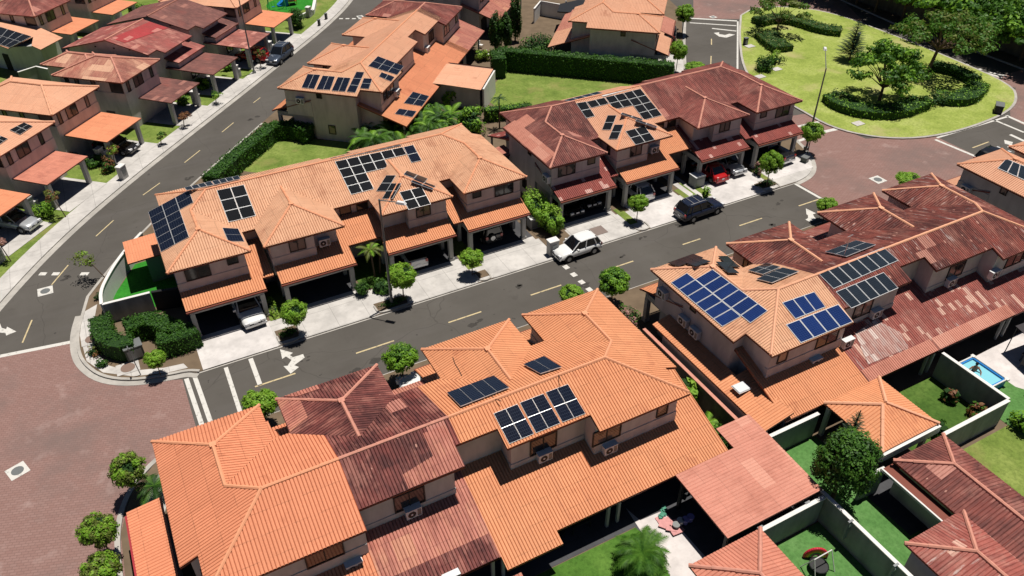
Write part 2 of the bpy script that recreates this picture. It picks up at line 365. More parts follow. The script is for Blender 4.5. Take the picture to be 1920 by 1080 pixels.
def solarm(name, cell, line, nx, ny, lw=.05, rough=.07):
    m, nt, b = newmat(name, rough, .3)
    sx = nd(nt, 'ShaderNodeSeparateXYZ'); lk(nt, uvn(nt), sx.inputs[0])
    fx = mth(nt, 'FRACT', mth(nt, 'MULTIPLY', sx.outputs[0], nx)); fy = mth(nt, 'FRACT', mth(nt, 'MULTIPLY', sx.outputs[1], ny))
    g = mth(nt, 'MAXIMUM', mth(nt, 'LESS_THAN', fx, lw), mth(nt, 'LESS_THAN', fy, lw))
    cc = mixc(nt, orand(nt), cell, [x*1.5 for x in cell])
    f = noise(nt, gpos(nt), 1.2, 2); cc = mixc(nt, f, cc, [x*.75 for x in cell])
    lk(nt, mixc(nt, g, cc, line), b.inputs['Base Color']); return m
M['pv_dark'] = solarm('pv_navy', (.006, .009, .020), (.045, .055, .085), 6, 10, .07)
M['pv_black'] = solarm('pv_black', (.013, .014, .016), (.022, .023, .025), 6, 10, .06)
M['pv_blue'] = solarm('pv_blue', (.010, .028, .12), (.045, .075, .20), 6, 10, .08)
M['pv_slate'] = solarm('pv_slate', (.018, .026, .038), (.05, .06, .075), 6, 10, .08)
M['pv_frame'] = simple('pv_frame', (.70, .71, .72), .4, metal=.2)
M['pv_frame_dark'] = simple('pv_frame_dark', (.05, .05, .055), .4)
def paintm(name, col, rough=.25, metal=0.0):
    m, nt, b = newmat(name, rough, .5); b.inputs['Base Color'].default_value = (*col, 1); b.inputs['Metallic'].default_value = metal
    b.inputs['Coat Weight'].default_value = .6; b.inputs['Coat Roughness'].default_value = .05; return m
M['car_white'] = paintm('car_white', (.80, .80, .79)); M['car_navy'] = paintm('car_navy', (.012, .018, .04))
M['car_silver'] = paintm('car_silver', (.55, .57, .60), .3, .5); M['car_red'] = paintm('car_red', (.45, .012, .015))
M['car_black'] = paintm('car_black', (.012, .012, .014)); M['car_blue'] = paintm('car_greyblue', (.07, .09, .13), .3, .4)
M['car_glass'] = paintm('car_glass', (.008, .009, .011), .05); M['tyre'] = simple('tyre', (.018, .018, .018), .85)
M['rim'] = simple('rim', (.45, .46, .47), .35, metal=.7); M['lamp_red'] = paintm('tail_red', (.35, .01, .01)); M['lamp_clear'] = paintm('lamp_clear', (.75, .76, .78), .1)
# ---------------------------------------------------------------- ground, roads, kerbs
def sheet(name, poly, z, m, kind='structure', label=None, cat=None):
    b = MB(); b.face([(p[0], p[1], z) for p in poly], m); o = b.build(name); tag(o, label, cat, None, kind); return o
def ccw(poly):
    a = sum(poly[i][0]*poly[(i+1) % len(poly)][1]-poly[(i+1) % len(poly)][0]*poly[i][1] for i in range(len(poly)))
    return list(poly) if a > 0 else list(poly)[::-1]
def offset_line(pts, d):
    out = []
    for i, p in enumerate(pts):
        a = Vector(pts[max(0, i-1)][:2]); b = Vector(pts[min(len(pts)-1, i+1)][:2]); t = (b-a).normalized()
        out.append((p[0]-t.y*d, p[1]+t.x*d))
    return out
def smooth(pts, n=3):
    pts = [(p[0], p[1]) for p in pts]
    for _ in range(n):
        q = [pts[0]]
        for a, b in zip(pts, pts[1:]):
            q += [(a[0]*.75+b[0]*.25, a[1]*.75+b[1]*.25), (a[0]*.25+b[0]*.75, a[1]*.25+b[1]*.75)]
        pts = q+[pts[-1]]
    return pts
def kerb_strip(name, line, w, h, z0, m, side=1):
    b = MB(); L2 = offset_line(line, w*side)
    for i in range(len(line)-1):
        a, c, d, e = line[i], line[i+1], L2[i+1], L2[i]
        lo = [(*a[:2], z0), (*c[:2], z0), (*d, z0), (*e, z0)]; hi = [(p[0], p[1], h) for p in lo]
        b.face(hi, m); b.face([lo[0], lo[1], hi[1], hi[0]], m); b.face([lo[2], lo[3], hi[3], hi[2]], m)
        if i == 0: b.face([lo[0], hi[0], hi[3], lo[3]], m)
        if i == len(line)-2: b.face([lo[1], lo[2], hi[2], hi[1]], m)
    o = b.build(name); tag(o, kind='structure'); return o
KH = 0.10                                                  # top of kerbs, pavements and plots
g_ = MB(); g_.face([(-400, -60, -.03), (900, -60, -.03), (900, 900, -.03), (-400, 900, -.03)], M['grass_dark']); tag(g_.build('ground'), kind='structure')
# one asphalt sheet under all the streets, plots stand on it as raised slabs
sheet('road', [(-40, 5), (140, 5), (140, 190), (-60, 190)], 0.0, M['asphalt'])
centre = [(-18, 42), (-14.5, 50.5), (-10.5, 58.5), (-5.5, 66.5), (1.1, 74.5), (8.6, 82.7), (14.8, 89.5), (23.0, 98.6), (31, 107.6), (38, 117), (45, 130), (50, 150)]
centre = smooth(centre, 3)
left_k = offset_line(centre, 3.2); right_k = offset_line(centre, -3.2)
# brick paving at the two junctions
brickL = [(-40, 5), (-6.9, 5), (-6.9, 33), (-4.6, 38.2), (-2.6, 39.2), (-1.75, 39.2), (-1.75, 45.4), (-4.8, 46.6), (-8.3, 53.4), (-16.2, 54.4), (-40, 58)]
sheet('brick_crossing', brickL, .004, M['brick'])
bR = G([(1490, 346), (1558, 382)]); 
brickR = [(55.0, 45.9), (55.2, 38.0), (74.9, 38.0), (74.9, 46.0), (68, 49), (66.9, 56.5), (57.5, 58), (60.9, 51.0), (59.9, 48.5), (58.0, 46.6)]
sheet('brick_junction', brickR, .004, M['brick'])
sheet('brick_corner', G([(1300, 34), (1385, 36), (1430, 14), (1500, 10), (1640, 62), (1560, -20), (1300, -20)]), .004, M['brick'])
sheet('brick_turn', G([(1892, 190), (1905, 165), (1850, 150), (1920, 130), (1990, 200), (1930, 240), (1895, 222)]), .004, M['brick'])
# plots
S_K = 45.55
def plot(name, poly, m, z=KH):
    b = MB(); b.prism(ccw(poly), -.02, z, M['kerb'], m); o = b.build(name); tag(o, kind='structure'); return o
corner = [(-1.3, 45.95), (-2.4, 46.1), (-4.8, 46.7), (-6.7, 48.1), (-7.7, 50.2), (-7.95, 52.0), (-7.8, 54.2), (-7.3, 56.2)]
rk = [p for p in right_k if p[1] > 58]
N4c = [(54.8, S_K), (56.8, 45.9), (58.4, 46.9), (59.7, 48.6), (60.8, 51), (61.5, 54.5)]
plotM = smooth([(-.8, S_K)]+corner, 2)+rk+[(60, 150), (95, 150), (76, 90.5), (68, 80), (62.7, 73.2), (61.6, 62)]+smooth(N4c, 2)[::-1]
plot('plot_ground', plotM, M['soil'])
plotL = left_k[1:]+[(50, 190), (-60, 190), (-60, 52)]
plot('plot_lawn', plotL, M['grass'])
plotB = [(-3.4, 39.15), (-4.6, 38.4), (-6.2, 36.5), (-7.0, 34.0), (-7.15, 30), (-7.2, 5), (140, 5), (140, 38.2), (90, 38.4), (58, 38.4), (57, 39.15)]
plot('garden_ground', plotB, M['soil'])
park = smooth(G([(1391, 30), (1388, 70), (1395, 130), (1425, 165), (1500, 205), (1560, 240), (1640, 258), (1720, 260), (1800, 245), (1880, 215), (1905, 190), (1895, 160), (1780, 110), (1660, 62), (1560, 25), (1480, 14), (1415, 16), (1391, 30)]), 2)
plot('park_lawn', park, M['grass_park'], KH+.03)
kerb_strip('park_kerb', park, .28, KH+.02, -.02, M['kerb'], -1)
wood = G([(1525, -60), (1570, -2), (1690, 52), (1835, 100), (1925, 134), (1990, 160)])+[Vector((170, 90, 0)), Vector((170, 190, 0)), Vector((100, 190, 0))]
plot('wooded_bank', wood, M['soil'], .2)
# gutters, kerbs and pavements
kerb_strip('gutter_strip', [(-.6, 45.42), (54.8, 45.42)], .55, .03, -.02, M['kerb'])
kerb_strip('gutter_edge', [(-3, 39.25), (56.5, 39.25)], .4, .06, -.02, M['kerb'], -1)
kerb_strip('corner_kerb', smooth([(-.6, 45.5)]+corner, 2)+rk[:26], .22, KH+.05, -.02, M['kerb'], 1 if False else -1)
kerb_strip('corner_gutter', smooth([(-.6, 45.42)]+corner, 2), .45, .03, -.02, M['kerb'], 1)
kerb_strip('left_gutter', [p for p in left_k], .55, .03, -.02, M['kerb'], -1)
kerb_strip('left_kerb', left_k, .2, KH+.01, -.02, M['kerb'], 1)
kerb_strip('round_kerb', smooth(N4c, 2), .45, .03, -.02, M['kerb'], -1)
kerb_strip('island_road_edge', [(62.9, 73.2), (68, 80), (76, 90)], .4, .05, -.02, M['kerb'], -1)
def walk(name, poly, m=None, z=KH+.012): sheet(name, poly, z, m or M['concrete'])
walk('left_pavement', [left_k[i] for i in range(2, len(left_k))]+offset_line(left_k, 1.75)[2:][::-1])
walk('street_pavement', [(4.9, 45.6), (54.8, 45.6)]+smooth(N4c, 2)[1:-8]+[(58.2, 49.3), (54, 48.9), (4.9, 48.7)])
walk('corner_pavement', [(-1.4, 46.9), (-2.7, 47.1), (-4.9, 47.9), (-6.1, 49.2), (-6.75, 51.3), (-6.7, 54), (-6.1, 57), (-7.2, 56.4), (-7.6, 53.6), (-7.4, 50.4), (-6.5, 48.6), (-4.7, 47.2), (-2.5, 46.45), (-1.2, 46.3)], None, KH+.008)
# driveways of each front and parking floors with carport shade painted into their colour
def drive(name, s0, s1, y1, m='concrete', y0=45.55): walk(name, [(s0, y0), (s1, y0), (s1, y1), (s0, y1)], M[m], KH+.02)
drive('driveway', -.3, 5.0, 53.4, 'concrete_clean'); drive('driveway', 6.9, 12.4, 53.4)
drive('driveway', 15.4, 21.0, 53.4); drive('driveway', 22.5, 28.1, 53.4)
drive('driveway', 31.2, 36.4, 53.8); drive('driveway', 37.9, 43.4, 53.8, 'concrete_clean'); drive('driveway', 46.2, 52.4, 53.8, 'concrete_clean'); drive('driveway', 53.2, 58.5, 53.8, 'concrete_clean', 46.9)
for s in ((13.4, 46.9, 13.9, 53), (44.2, 47.6, 44.8, 53), (45.0, 47.5, 45.5, 53)):
    walk('garden_path', [(s[0], s[1]), (s[2], s[1]), (s[2], s[3]), (s[0], s[3])], None, KH+.03)
for x0, x1 in ((-.3, 5.0), (6.9, 12.4), (15.4, 21.0), (22.5, 28.1)): walk('parking_floor', [(x0, 49.3), (x1, 49.3), (x1, 53.5), (x0, 53.5)], M['floor_shade'], KH+.026)
for x0, x1 in ((31.2, 36.4), (37.9, 43.4), (46.2, 52.4), (53.2, 58.5)): walk('parking_floor', [(x0, 49.7), (x1, 49.7), (x1, 53.9), (x0, 53.9)], M['floor_shade'], KH+.026)
# planted strips between the driveways
for (x0, x1, y0, y1, m) in ((5.15, 6.7, 45.9, 47.3, 'soil'), (5.2, 6.8, 48.6, 53, 'grass'), (12.7, 15.2, 45.8, 46.9, 'soil'), (12.6, 15.2, 48.9, 53.2, 'grass_dark'), (21.2, 22.3, 46.0, 46.9, 'soil'), (21.1, 22.4, 47.5, 53, 'grass'),
                            (28.4, 31.0, 46.4, 54, 'soil'), (29, 30.9, 45.75, 46.9, 'grass_dark'), (36.6, 37.4, 46.8, 49.6, 'grass'), (36.6, 37.7, 49.6, 53.5, 'soil'), (43.6, 44.2, 47.4, 49.8, 'grass'), (44.8, 45.0, 47.6, 50.6, 'grass'), (45.5, 46.2, 47.4, 49.4, 'grass'), (51.0, 53.0, 46.05, 47.1, 'soil'), (52.5, 53.1, 47.2, 49.5, 'grass')):
    sheet('planting_bed', [(x0, y0), (x1, y0), (x1, y1), (x0, y1)], KH+.034, M[m])
for x0, x1 in ((5.1, 6.75), (12.6, 15.3), (21.2, 22.4), (29.0, 30.8), (36.6, 38.0), (51.0, 53.1)):
    kerb_strip('planter_kerb', smooth([(x0, 46.6), (x0, 45.75), (x0+.4, 45.5), (x1-.4, 45.5), (x1, 45.75), (x1, 46.6)], 2), .13, KH+.09, 0, M['kerb'], 1)
# lawns and private floors
sheet('lawn', G([(452, 322), (520, 258), (660, 268), (640, 300), (520, 330)]), KH+.006, M['grass'])
sheet('lawn', [(37.5, 66), (37.2, 77.5), (41.8, 81.7), (43, 83.2), (56.5, 71), (57.5, 66)], KH+.007, M['grass'])
sheet('artificial_turf', [(-5.0, 54.5), (-4.9, 57.4), (-2.8, 61.2), (.2, 61.5), (.2, 54.5)], KH+.02, M['turf'])
walk('patio', [(19, 66), (36, 84), (40, 80), (30, 66)], M['soil'])
walk('apron', [(58.5, 60), (62, 72), (66.5, 78), (64, 80), (56, 70)])
sheet('garden_lawn', [(10, 8.7), (10, 20.7), (18.8, 20.7), (19.4, 18.7), (19.8, 8.7)], KH+.006, M['grass_g'])
walk('patio', G([(1173, 955), (1200, 978), (1244, 959), (1330, 1055), (1330, 1100), (1268, 1100)]), M['patio'], KH+.022)
walk('patio', [(21.0, 16.0), (28.2, 16.4), (28.2, 24), (8, 24), (8, 20.75), (18.8, 20.75), (19.5, 16.0)], M['floor_shade'], KH+.012)  # patio floor coloured dark to stand for the rear roof's shade

sheet('artificial_turf', [(23.6, 6), (23.6, 16.1), (28.2, 16.1), (28.2, 6)], KH+.02, M['turf2'])
sheet('artificial_turf', [(28.5, 6), (28.5, 21), (32.8, 21), (32.8, 6)], KH+.021, M['turf2'])
walk('painted_yard_shade', G([(1627, 933), (1657, 887), (1767, 970), (1707, 1005)], KH), M['floor_shade'], KH+.03)  # dark sheet painting in the shade of the yard
sheet('garden_lawn', [(37.2, 16.3), (37.2, 21.2), (43.9, 21.2), (43.9, 16.3)], KH+.008, M['grass_dark'])
sheet('artificial_turf', [(44.4, 12), (44.4, 21.1), (48.0, 21.1), (48.0, 17.8), (52, 12)], KH+.02, M['turf2'])
walk('patio', [(48.0, 21.1), (58, 21.4), (58, 8), (52, 12), (48.0, 17.8)], M['patio'], KH+.02)
sheet('garden_lawn', [(37.4, 4), (37.4, 15.8), (56, 15.8), (56, 4)], KH+.005, M['grass'])
# left corner garden pavement along the bottom-left trees
walk('corner_pavement', [(-6.6, 5), (-5.0, 5), (-4.9, 33.5), (-3.7, 36.6), (-2.2, 37.6), (-2.6, 38.4), (-4.4, 37.5), (-6.1, 35), (-6.6, 32)], None, KH+.02)
kerb_strip('corner_kerb', smooth([(-2.6, 39.25), (-4.5, 38.6), (-6.2, 36.8), (-7.1, 34.2), (-7.25, 30), (-7.25, 5)], 2), .3, KH+.03, -.02, M['kerb'], -1)
# ---------------------------------------------------------------- painted markings
def paint(poly, m='paint', z=.009): sheet('road_marking', poly, z, M[m])
def bar(a, b, w, m='paint', z=.009):
    a, b = Vector(a[:2]), Vector(b[:2]); t = (b-a).normalized(); n = Vector((-t.y, t.x))*w/2
    paint([a-n, b-n, b+n, a+n], m, z)
for x0, x1 in ((9.7, 12.6), (16.95, 19.7), (24.0, 26.8), (31.05, 33.75), (38.85, 40.75), (45.1, 47.7), (52.1, 54.8)):
    bar((x0, 42.28), (x1, 42.28), .13, 'paint_y')
bar((2.5, 42.3), (5.3, 42.3), .13, 'paint_y')
bar((-1.5, 45.35), (-1.35, 39.3), .3); bar((-.95, 45.35), (-.8, 39.3), .3); bar((1.15, 45.2), (1.05, 39.3), .28); bar((2.9, 45.3), (2.85, 42.3), .32)
bar((54.7, 45.45), (55.05, 39.3), .3)
for i in range(0, 4): bar(at(1058+i*14.5, 498+i*14), at(1065+i*14.5, 504+i*14), .45)
for a, b in (((488, 183), (475, 193)), ((438, 230), (416, 248)), ((375, 282), (346, 305)), ((300, 343), (268, 366)), ((213, 413), (180, 443)), ((128, 497), (97, 534)), ((60, 600), (42, 643))):
    bar(at(*a), at(*b), .11, 'paint_y')
bar(at(0, 668), at(140, 640), .35)
for i in range(3): bar(at(50+24*i, 513.5), at(63+24*i, 513.5), .42)
bar(at(151, 513.5), at(166, 513.5), .42)
for i in range(4): bar(at(636+i*12, 35), at(643+i*12, 35), .4)
def arrow(path, z=.010): paint(G(path), 'paint', z)
def z4(pts): return [(x/3, 360+y/3) for x, y in pts]
arrow(z4([(1575, 885), (1648, 905), (1630, 918), (1648, 930), (1705, 912), (1714, 932), (1655, 975), (1682, 985), (1635, 1022), (1595, 980), (1618, 978), (1640, 945), (1608, 925), (1588, 940)]))
arrow(z4([(-60, 720), (0, 740), (10, 765), (35, 772), (40, 758), (92, 785), (35, 808), (32, 795), (-10, 790), (-60, 760)]))
arrow([(1511, 391), (1530, 400), (1524, 402), (1527, 407), (1531, 411), (1518, 416), (1510, 412), (1515, 409), (1515, 404), (1512, 402)])
def z3(pts): return [(1280+x/3, y/3) for x, y in pts]
arrow(z3([(175, 185), (205, 182), (205, 192), (240, 197), (262, 190), (295, 195), (262, 207), (245, 212), (205, 206)]))
arrow(z3([(1490, 335), (1520, 332), (1535, 350), (1610, 362), (1608, 375), (1560, 368), (1530, 372), (1500, 365)]))
arrow(z3([(1808, 787), (1858, 800), (1852, 812), (1862, 822), (1850, 835), (1825, 828), (1838, 815), (1812, 808)]))
for a, b, w in (((45, 103), (305, 118), .45), ((40, 128), (302, 145), .3), ((165, 160), (302, 175), .35), ((740, 85), (820, 72), .3), ((1590, 412), (1680, 388), .35), ((645, 712), (800, 678), .35), ((630, 590), (890, 715), .3), ((780, 745), (900, 718), .5), ((630, 800), (690, 780), .4), ((1420, 785), (1660, 885), .35), ((1752, 675), (1920, 745), .3), ((1820, 650), (1960, 712), .4), ((1842, 757), (1960, 812), .4), ((1430, 775), (1830, 655), .25)):
    bar(at(*z3([a])[0]), at(*z3([b])[0]), w)
for k in range(5): bar(at(*z3([(1655+k*16, 428-k*6)])[0]), at(*z3([(1740+k*20, 468-k*10)])[0]), .45)
bar(at(*z3([(310, 120)])[0]), at(*z3([(308, 400)])[0]), .22)
for a, b in (((162, 218), (162, 252)), ((160, 315), (158, 360)), ((1630, 832), (1722, 798))): bar(at(*z3([a])[0]), at(*z3([b])[0]), .14, 'paint_y')
# dark oil and tar stains on the asphalt
M['stain'] = simple('tar_stain', (.05, .045, .040), .8, var=.3, scale=5)
_rs = random.Random(11)
for x, y, r in ((9.2, 40.6, .5), (11.0, 41.0, .7), (23.5, 43.6, .45), (36.4, 44.7, .4), (40.5, 44.9, .5), (41.6, 44.4, .3), (47.5, 41.0, .5), (18.8, 41.2, .6), (-8.0, 62.0, .5), (3.5, 74.0, .5), (12.5, 84.5, .5), (28.4, 41.3, .4), (33.5, 43.2, .35), (6.2, 43.4, .4), (51.0, 43.7, .5)):
    for k in range(3):
        ox, oy, rr = x+_rs.uniform(-1, 1)*r, y+_rs.uniform(-1, 1)*r*.6, r*_rs.uniform(.15, .5)
        sheet('road_stain', [(ox+math.cos(a*.7)*rr*_rs.uniform(.6, 1.2)*1.6, oy+math.sin(a*.7)*rr*_rs.uniform(.6, 1.2)) for a in range(9)], .006, M['stain'])
# manhole plates in the road
def manhole(x, y, label, rz=0.0, s=1.0):
    t = thing('manhole', (x, y, .006), label, 'manhole', 'manhole covers in the road')
    b = MB(); b.box((x, y, .012), (1.3*s, 1.3*s, .016), M['paint'], rz); b.build('surround', t)
    b = MB(); b.tube((x, y, .018), (x, y, .030), .42*s, .42*s, M['metal'], 20); b.build('cover', t)
for (px, py, l, s) in ((85, 546, 'round manhole with a white square surround in the asphalt of the left street', 1.0), (33, 883, 'round manhole with a white square surround in the brick crossing at far left', 1.0),
                    (1646, 337, 'round manhole with a pale square surround in the brick junction by the lawn', 1.1), (1337, 32, 'small pale manhole at the edge of the brick paving at the top', .8), (675, 31, 'pale square manhole at the top of the left street', .8)):
    q = at(px, py); manhole(q.x, q.y, l, 0 if px != 33 else .35, s*.85)
q = at(1118, 436); b = MB(); b.box((q.x, q.y, KH+.03), (1.7, 1.2, .03), simple('brown_plate', (.22, .17, .15), .8)); tag(b.build('utility_hatch'), 'brown rectangular hatch set in the driveway behind the white car', 'hatch')
b = MB(); b.box((.9, 45.75, .055), (1.5, .4, .05), M['kerb'])
for k in range(4): b.box((.45+.3*k, 45.75, .082), (.2, .2, .01), M['dark'])
tag(b.build('storm_drain'), 'slotted drain inlet in the kerb beside the corner driveway', 'drain')
# ---------------------------------------------------------------- roofs
TAN = .38
def corr(mb, poly, zf, g, m, W, period=.18, amp=.078, flat=False):
    """corrugated sheet over a plan polygon; zf(s,t) its plane; g = up/down-slope direction in plan; W maps (s,t,z) to the world"""
    gx, gy = g; ex, ey = -gy, gx
    P = [(p[0]*ex+p[1]*ey, p[0]*gx+p[1]*gy) for p in poly]
    slope = abs(zf(gx, gy)-zf(0, 0)); kv = math.sqrt(1+slope*slope)
    n = len(P); e0 = min(p[0] for p in P); e1 = max(p[0] for p in P)
    cuts = set(round(p[0], 5) for p in P)
    if flat: pass
    else:
        k = math.floor(e0/(period/4))
        ph = (0.0, .15, .5, .85)
        j = math.floor(e0/period)-1
        while j*period <= e1:
            for q in ph:
                e = (j+q)*period
                if e0 < e < e1: cuts.add(round(e, 5))
            j += 1
    cuts = sorted(cuts)
    def h(e):
        if flat: return 0.0
        q = abs(((e/period) % 1.0)-.5)*2
        return amp*(1.0-.12*(q/.7)**2 if q < .71 else max(0, .88*(1-q)/.3))
    for a, b in zip(cuts, cuts[1:]):
        if b-a < 1e-4: continue
        ia, ib = [], []
        for E, lst in ((a+1e-5, ia), (b-1e-5, ib)):
            for i in range(n):
                p, q = P[i], P[(i+1) % n]
                if (p[0]-E)*(q[0]-E) < 0: lst.append(p[1]+(q[1]-p[1])*(E-p[0])/(q[0]-p[0]))
            lst.sort()
        for k in range(0, min(len(ia), len(ib))-1, 2):
            pts, uv = [], []
            for E, G_ in ((a, ia[k]), (b, ib[k]), (b, ib[k+1]), (a, ia[k+1])):
                s, t = E*ex+G_*gx, E*ey+G_*gy
                pts.append(W(s, t, zf(s, t)+h(E))); uv.append((E, G_*kv))
            mb.face(pts, m, uv)
    lo = [W(p[0], p[1], zf(*p)-.09) for p in poly]; hi = [W(p[0], p[1], zf(*p)+.012) for p in poly]
    mb.face(lo[::-1], M['soffit'])
    for i in range(n):
        j = (i+1) % n; mb.face([lo[i], lo[j], hi[j], hi[i]], M['fascia'])
def ridge_line(mb, a, b, m, r=.10, n=None):
    """a run of half-round ridge tiles, each one lapping the next"""
    a, b = Vector(a), Vector(b); L = (b-a).length
    if L < .3: return
    k = max(1, int(L/.9)); d = (b-a)/k
    for i in range(k): mb.tube(a+d*i, a+d*(i+1), r*1.08, r*.94, m, 7, True)
class Row:
    def __init__(s, ox, oy, th, f, name): s.o = (ox, oy); s.c, s.s_ = math.cos(th), math.sin(th); s.f = f; s.th = th; s.name = name
    def W(s, S, t, z): return (s.o[0]+S*s.c-s.f*t*s.s_, s.o[1]+S*s.s_+s.f*t*s.c, z)
    def inv(s, x, y):
        dx, dy = x-s.o[0], y-s.o[1]; return dx*s.c+dy*s.s_, s.f*(-dx*s.s_+dy*s.c)
    def plane(s, kind, i=0):
        """world height function of one roof plane of the row"""
        b0, b1 = BAYS[i]; bc = (b0+b1)/2
        fn = {'front': lambda S, t: ZR-TAN*t, 'rear': lambda S, t: ZR+TAN*t,
              'end': lambda S, t: ZE+TAN*S, 'endR': lambda S, t: ZE+TAN*(LEN-S),
              'bayL': lambda S, t: ZE+TAN*(S-b0), 'bayR': lambda S, t: ZE+TAN*(b1-S), 'bayF': lambda S, t: ZE+TAN*(7.4-t),
              'lowrear': lambda S, t: ZLR+.35*(t+6.0), 'lowfront': lambda S, t: ZLF+.35*(8.65-t)}[kind]
        return lambda x, y: fn(*s.inv(x, y))
ZR, ZE, LEN, ZLR, ZLF = 7.18, 5.5, 28.6, 2.5, 2.8
BAYS = [(0, 5.8), (6.75, 12.85), (15.75, 21.85), (22.8, 28.6)]
def window(parent, W, S, t, z, w, h, axis, out, sub=2, lab=None):
    """window on a wall; axis 's' runs along s (wall faces t*out), axis 't' runs along t (wall faces s*out)"""
    f = MB(); g = MB(); d = .06*out
    def P(u, v, k): return W(S+u, t+k, z+v) if axis == 's' else W(S+k, t+u, z+v)
    def slab(mb, u0, u1, v0, v1, k0, k1, m):
        lo = [P(u0, v0, k0), P(u1, v0, k0), P(u1, v0, k1), P(u0, v0, k1)]; hi = [P(u0, v1, k0), P(u1, v1, k0), P(u1, v1, k1), P(u0, v1, k1)]
        mb.hexa(lo, hi, m)
    b = .07
    slab(f, -w/2, -w/2+b, -h/2, h/2, -.02*out, d, M['frame']); slab(f, w/2-b, w/2, -h/2, h/2, -.02*out, d, M['frame'])
    slab(f, -w/2+b, w/2-b, -h/2, -h/2+b, -.02*out, d, M['frame']); slab(f, -w/2+b, w/2-b, h/2-b, h/2, -.02*out, d, M['frame'])
    for i in range(1, sub):
        u = -w/2+w*i/sub; slab(f, u-.03, u+.03, -h/2+b, h/2-b, -.02*out, d*.9, M['frame'])
    fo = f.build('window', parent)
    slab(g, -w/2+b, w/2-b, -h/2+b, h/2-b, -.02*out, .02*out, M['glass']); g.build('pane', fo)
    return fo
def unit(row, i, label, roof='orange_m', ridge='ridge_orange', low='orange_m', rear=None, bl=6.3, br=22.3, group='row houses', bdr=None, wall='wall', fext=True, split=None, rear_ext=0.0, group2=None):
    mir = i >= 2; end = i in (0, 3); bnd = bl if not mir else LEN-br
    b0, b1 = BAYS[0] if end else BAYS[1]
    Wr = row.W
    def W(s, t, z): return Wr(LEN-s if mir else s, t, z)
    base = W((b0+b1)/2, 4.0, 0); root = thing('row_house', (base[0], base[1], 0), label, 'house', group)
    rm, lm, am = T[roof], T[low], T[rear or low]
    hw = (b1-b0)/2; bc = (b0+b1)/2; zb = ZE+TAN*hw; t0 = (ZR-zb)/TAN; tb = t0+hw
    zfront = lambda s, t: ZR-TAN*t
    zrear = lambda s, t: ZR+TAN*t
    zend = lambda s, t: ZE+TAN*s
    zl = lambda s, t: ZE+TAN*(s-b0)
    zr = lambda s, t: ZE+TAN*(b1-s)
    zbf = lambda s, t: ZE+TAN*(7.4-t)
    TE = 4.55; HIP = (ZR-ZE)/TAN
    ib0, ib1 = BAYS[1]; ibc = (ib0+ib1)/2; it0 = (ZR-ZE-TAN*(ib1-ib0)/2)/TAN
    rb = MB()
    if end:
        h0, h1 = BAYS[0]
        poly = [(HIP, 0), (hw, HIP-hw), (b1, tb), (b1, TE)]
        if bnd > ib0: tv = it0+abs(bnd-ibc); poly += [(ib0, TE), (ib0, it0+(ib1-ib0)/2), (bnd, tv), (bnd, 0)]
        else: poly += [(bnd, TE), (bnd, 0)]
        corr(rb, poly, zfront, (0, 1), rm, W)
        corr(rb, [(0, 7.4), (hw, 7.4-hw), (hw, HIP-hw), (HIP, 0), (.9, -(HIP-.9)), (.9, -1.3), (0, -1.3)], zend, (1, 0), rm, W)
        RO = -3.65
        corr(rb, [(HIP, 0), (.9, -(HIP-.9)), (.9, RO), (bnd, RO), (bnd, 0)], zrear, (0, 1), rm, W)
    else:
        poly = []
        if bnd > ib0:
            tv = it0+abs(bnd-ibc); poly = [(bnd, 0), (bnd, tv), (bc, t0), (b1, tb), (b1, TE), (14.3, TE), (14.3, 0)]
        else: poly = [(bnd, 0), (bnd, TE), (b0, TE), (b0, tb), (bc, t0), (b1, tb), (b1, TE), (14.3, TE), (14.3, 0)]
        corr(rb, poly, zfront, (0, 1), rm, W)
        corr(rb, [(b0, tb), (bc, t0), (bc, 7.4-hw), (b0, 7.4)], zl, (1, 0), rm, W)
        rc = 12.15 if mir else 14.0
        corr(rb, [(bnd, 0), (bnd, -2.65), (rc, -2.65), (rc, -1.5), (14.3, -1.5), (14.3, 0)], zrear, (0, 1), rm, W)
    corr(rb, [(b1, tb), (bc, t0), (bc, 7.4-hw), (b1, 7.4)], zr, (1, 0), rm, W)
    corr(rb, [(b0, 7.4), (bc, 7.4-hw), (b1, 7.4)], zbf, (0, 1), rm, W)
    ro = rb.build('roof', root)
    cb = MB(); rg = M[ridge]; e = .05
    P = lambda s, t, z: W(s, t, z+e)
    apex = P(bc, 7.4-hw, zb)
    ridge_line(cb, P(b0, 7.4, ZE), apex, rg); ridge_line(cb, P(b1, 7.4, ZE), apex, rg)
    ridge_line(cb, apex, P(bc, t0 if not end else HIP-hw, zb), rg)
    if end:
        ridge_line(cb, P(hw, HIP-hw, zb), P(HIP, 0, ZR), rg); ridge_line(cb, P(HIP, 0, ZR), P(.9, -(HIP-.9), ZR-TAN*(HIP-.9)), rg)
        ridge_line(cb, P(HIP, 0, ZR), P(bnd, 0, ZR), rg)
    else: cb2 = MB(); ridge_line(cb2, P(bnd, 0, ZR), P(14.3, 0, ZR), rg); cb2.build('ridge_cap', ro)
    cb.box(W(bc, 7.4-hw, zb+.06), (.34, .34, .16), rg, row.th)
    cb.build('ridge_cap', ro)
    # walls
    wb = MB(); wm = M[wall]
    def rz(s, t):
        z = min(zfront(s, t), zrear(s, t))
        return min(z, zend(s, t)) if end else z
    def wbox(s0, s1, ta, tb_, zb_, top=None, m=None):
        c = [(s0, ta), (s1, ta), (s1, tb_), (s0, tb_)]
        wb.hexa([W(*p, zb_) for p in c], [W(*p, (rz(*p)-.13) if top is None else top) for p in c], m or wm)
    sa = .45 if end else bnd
    ta = -3.2 if end else -2.2
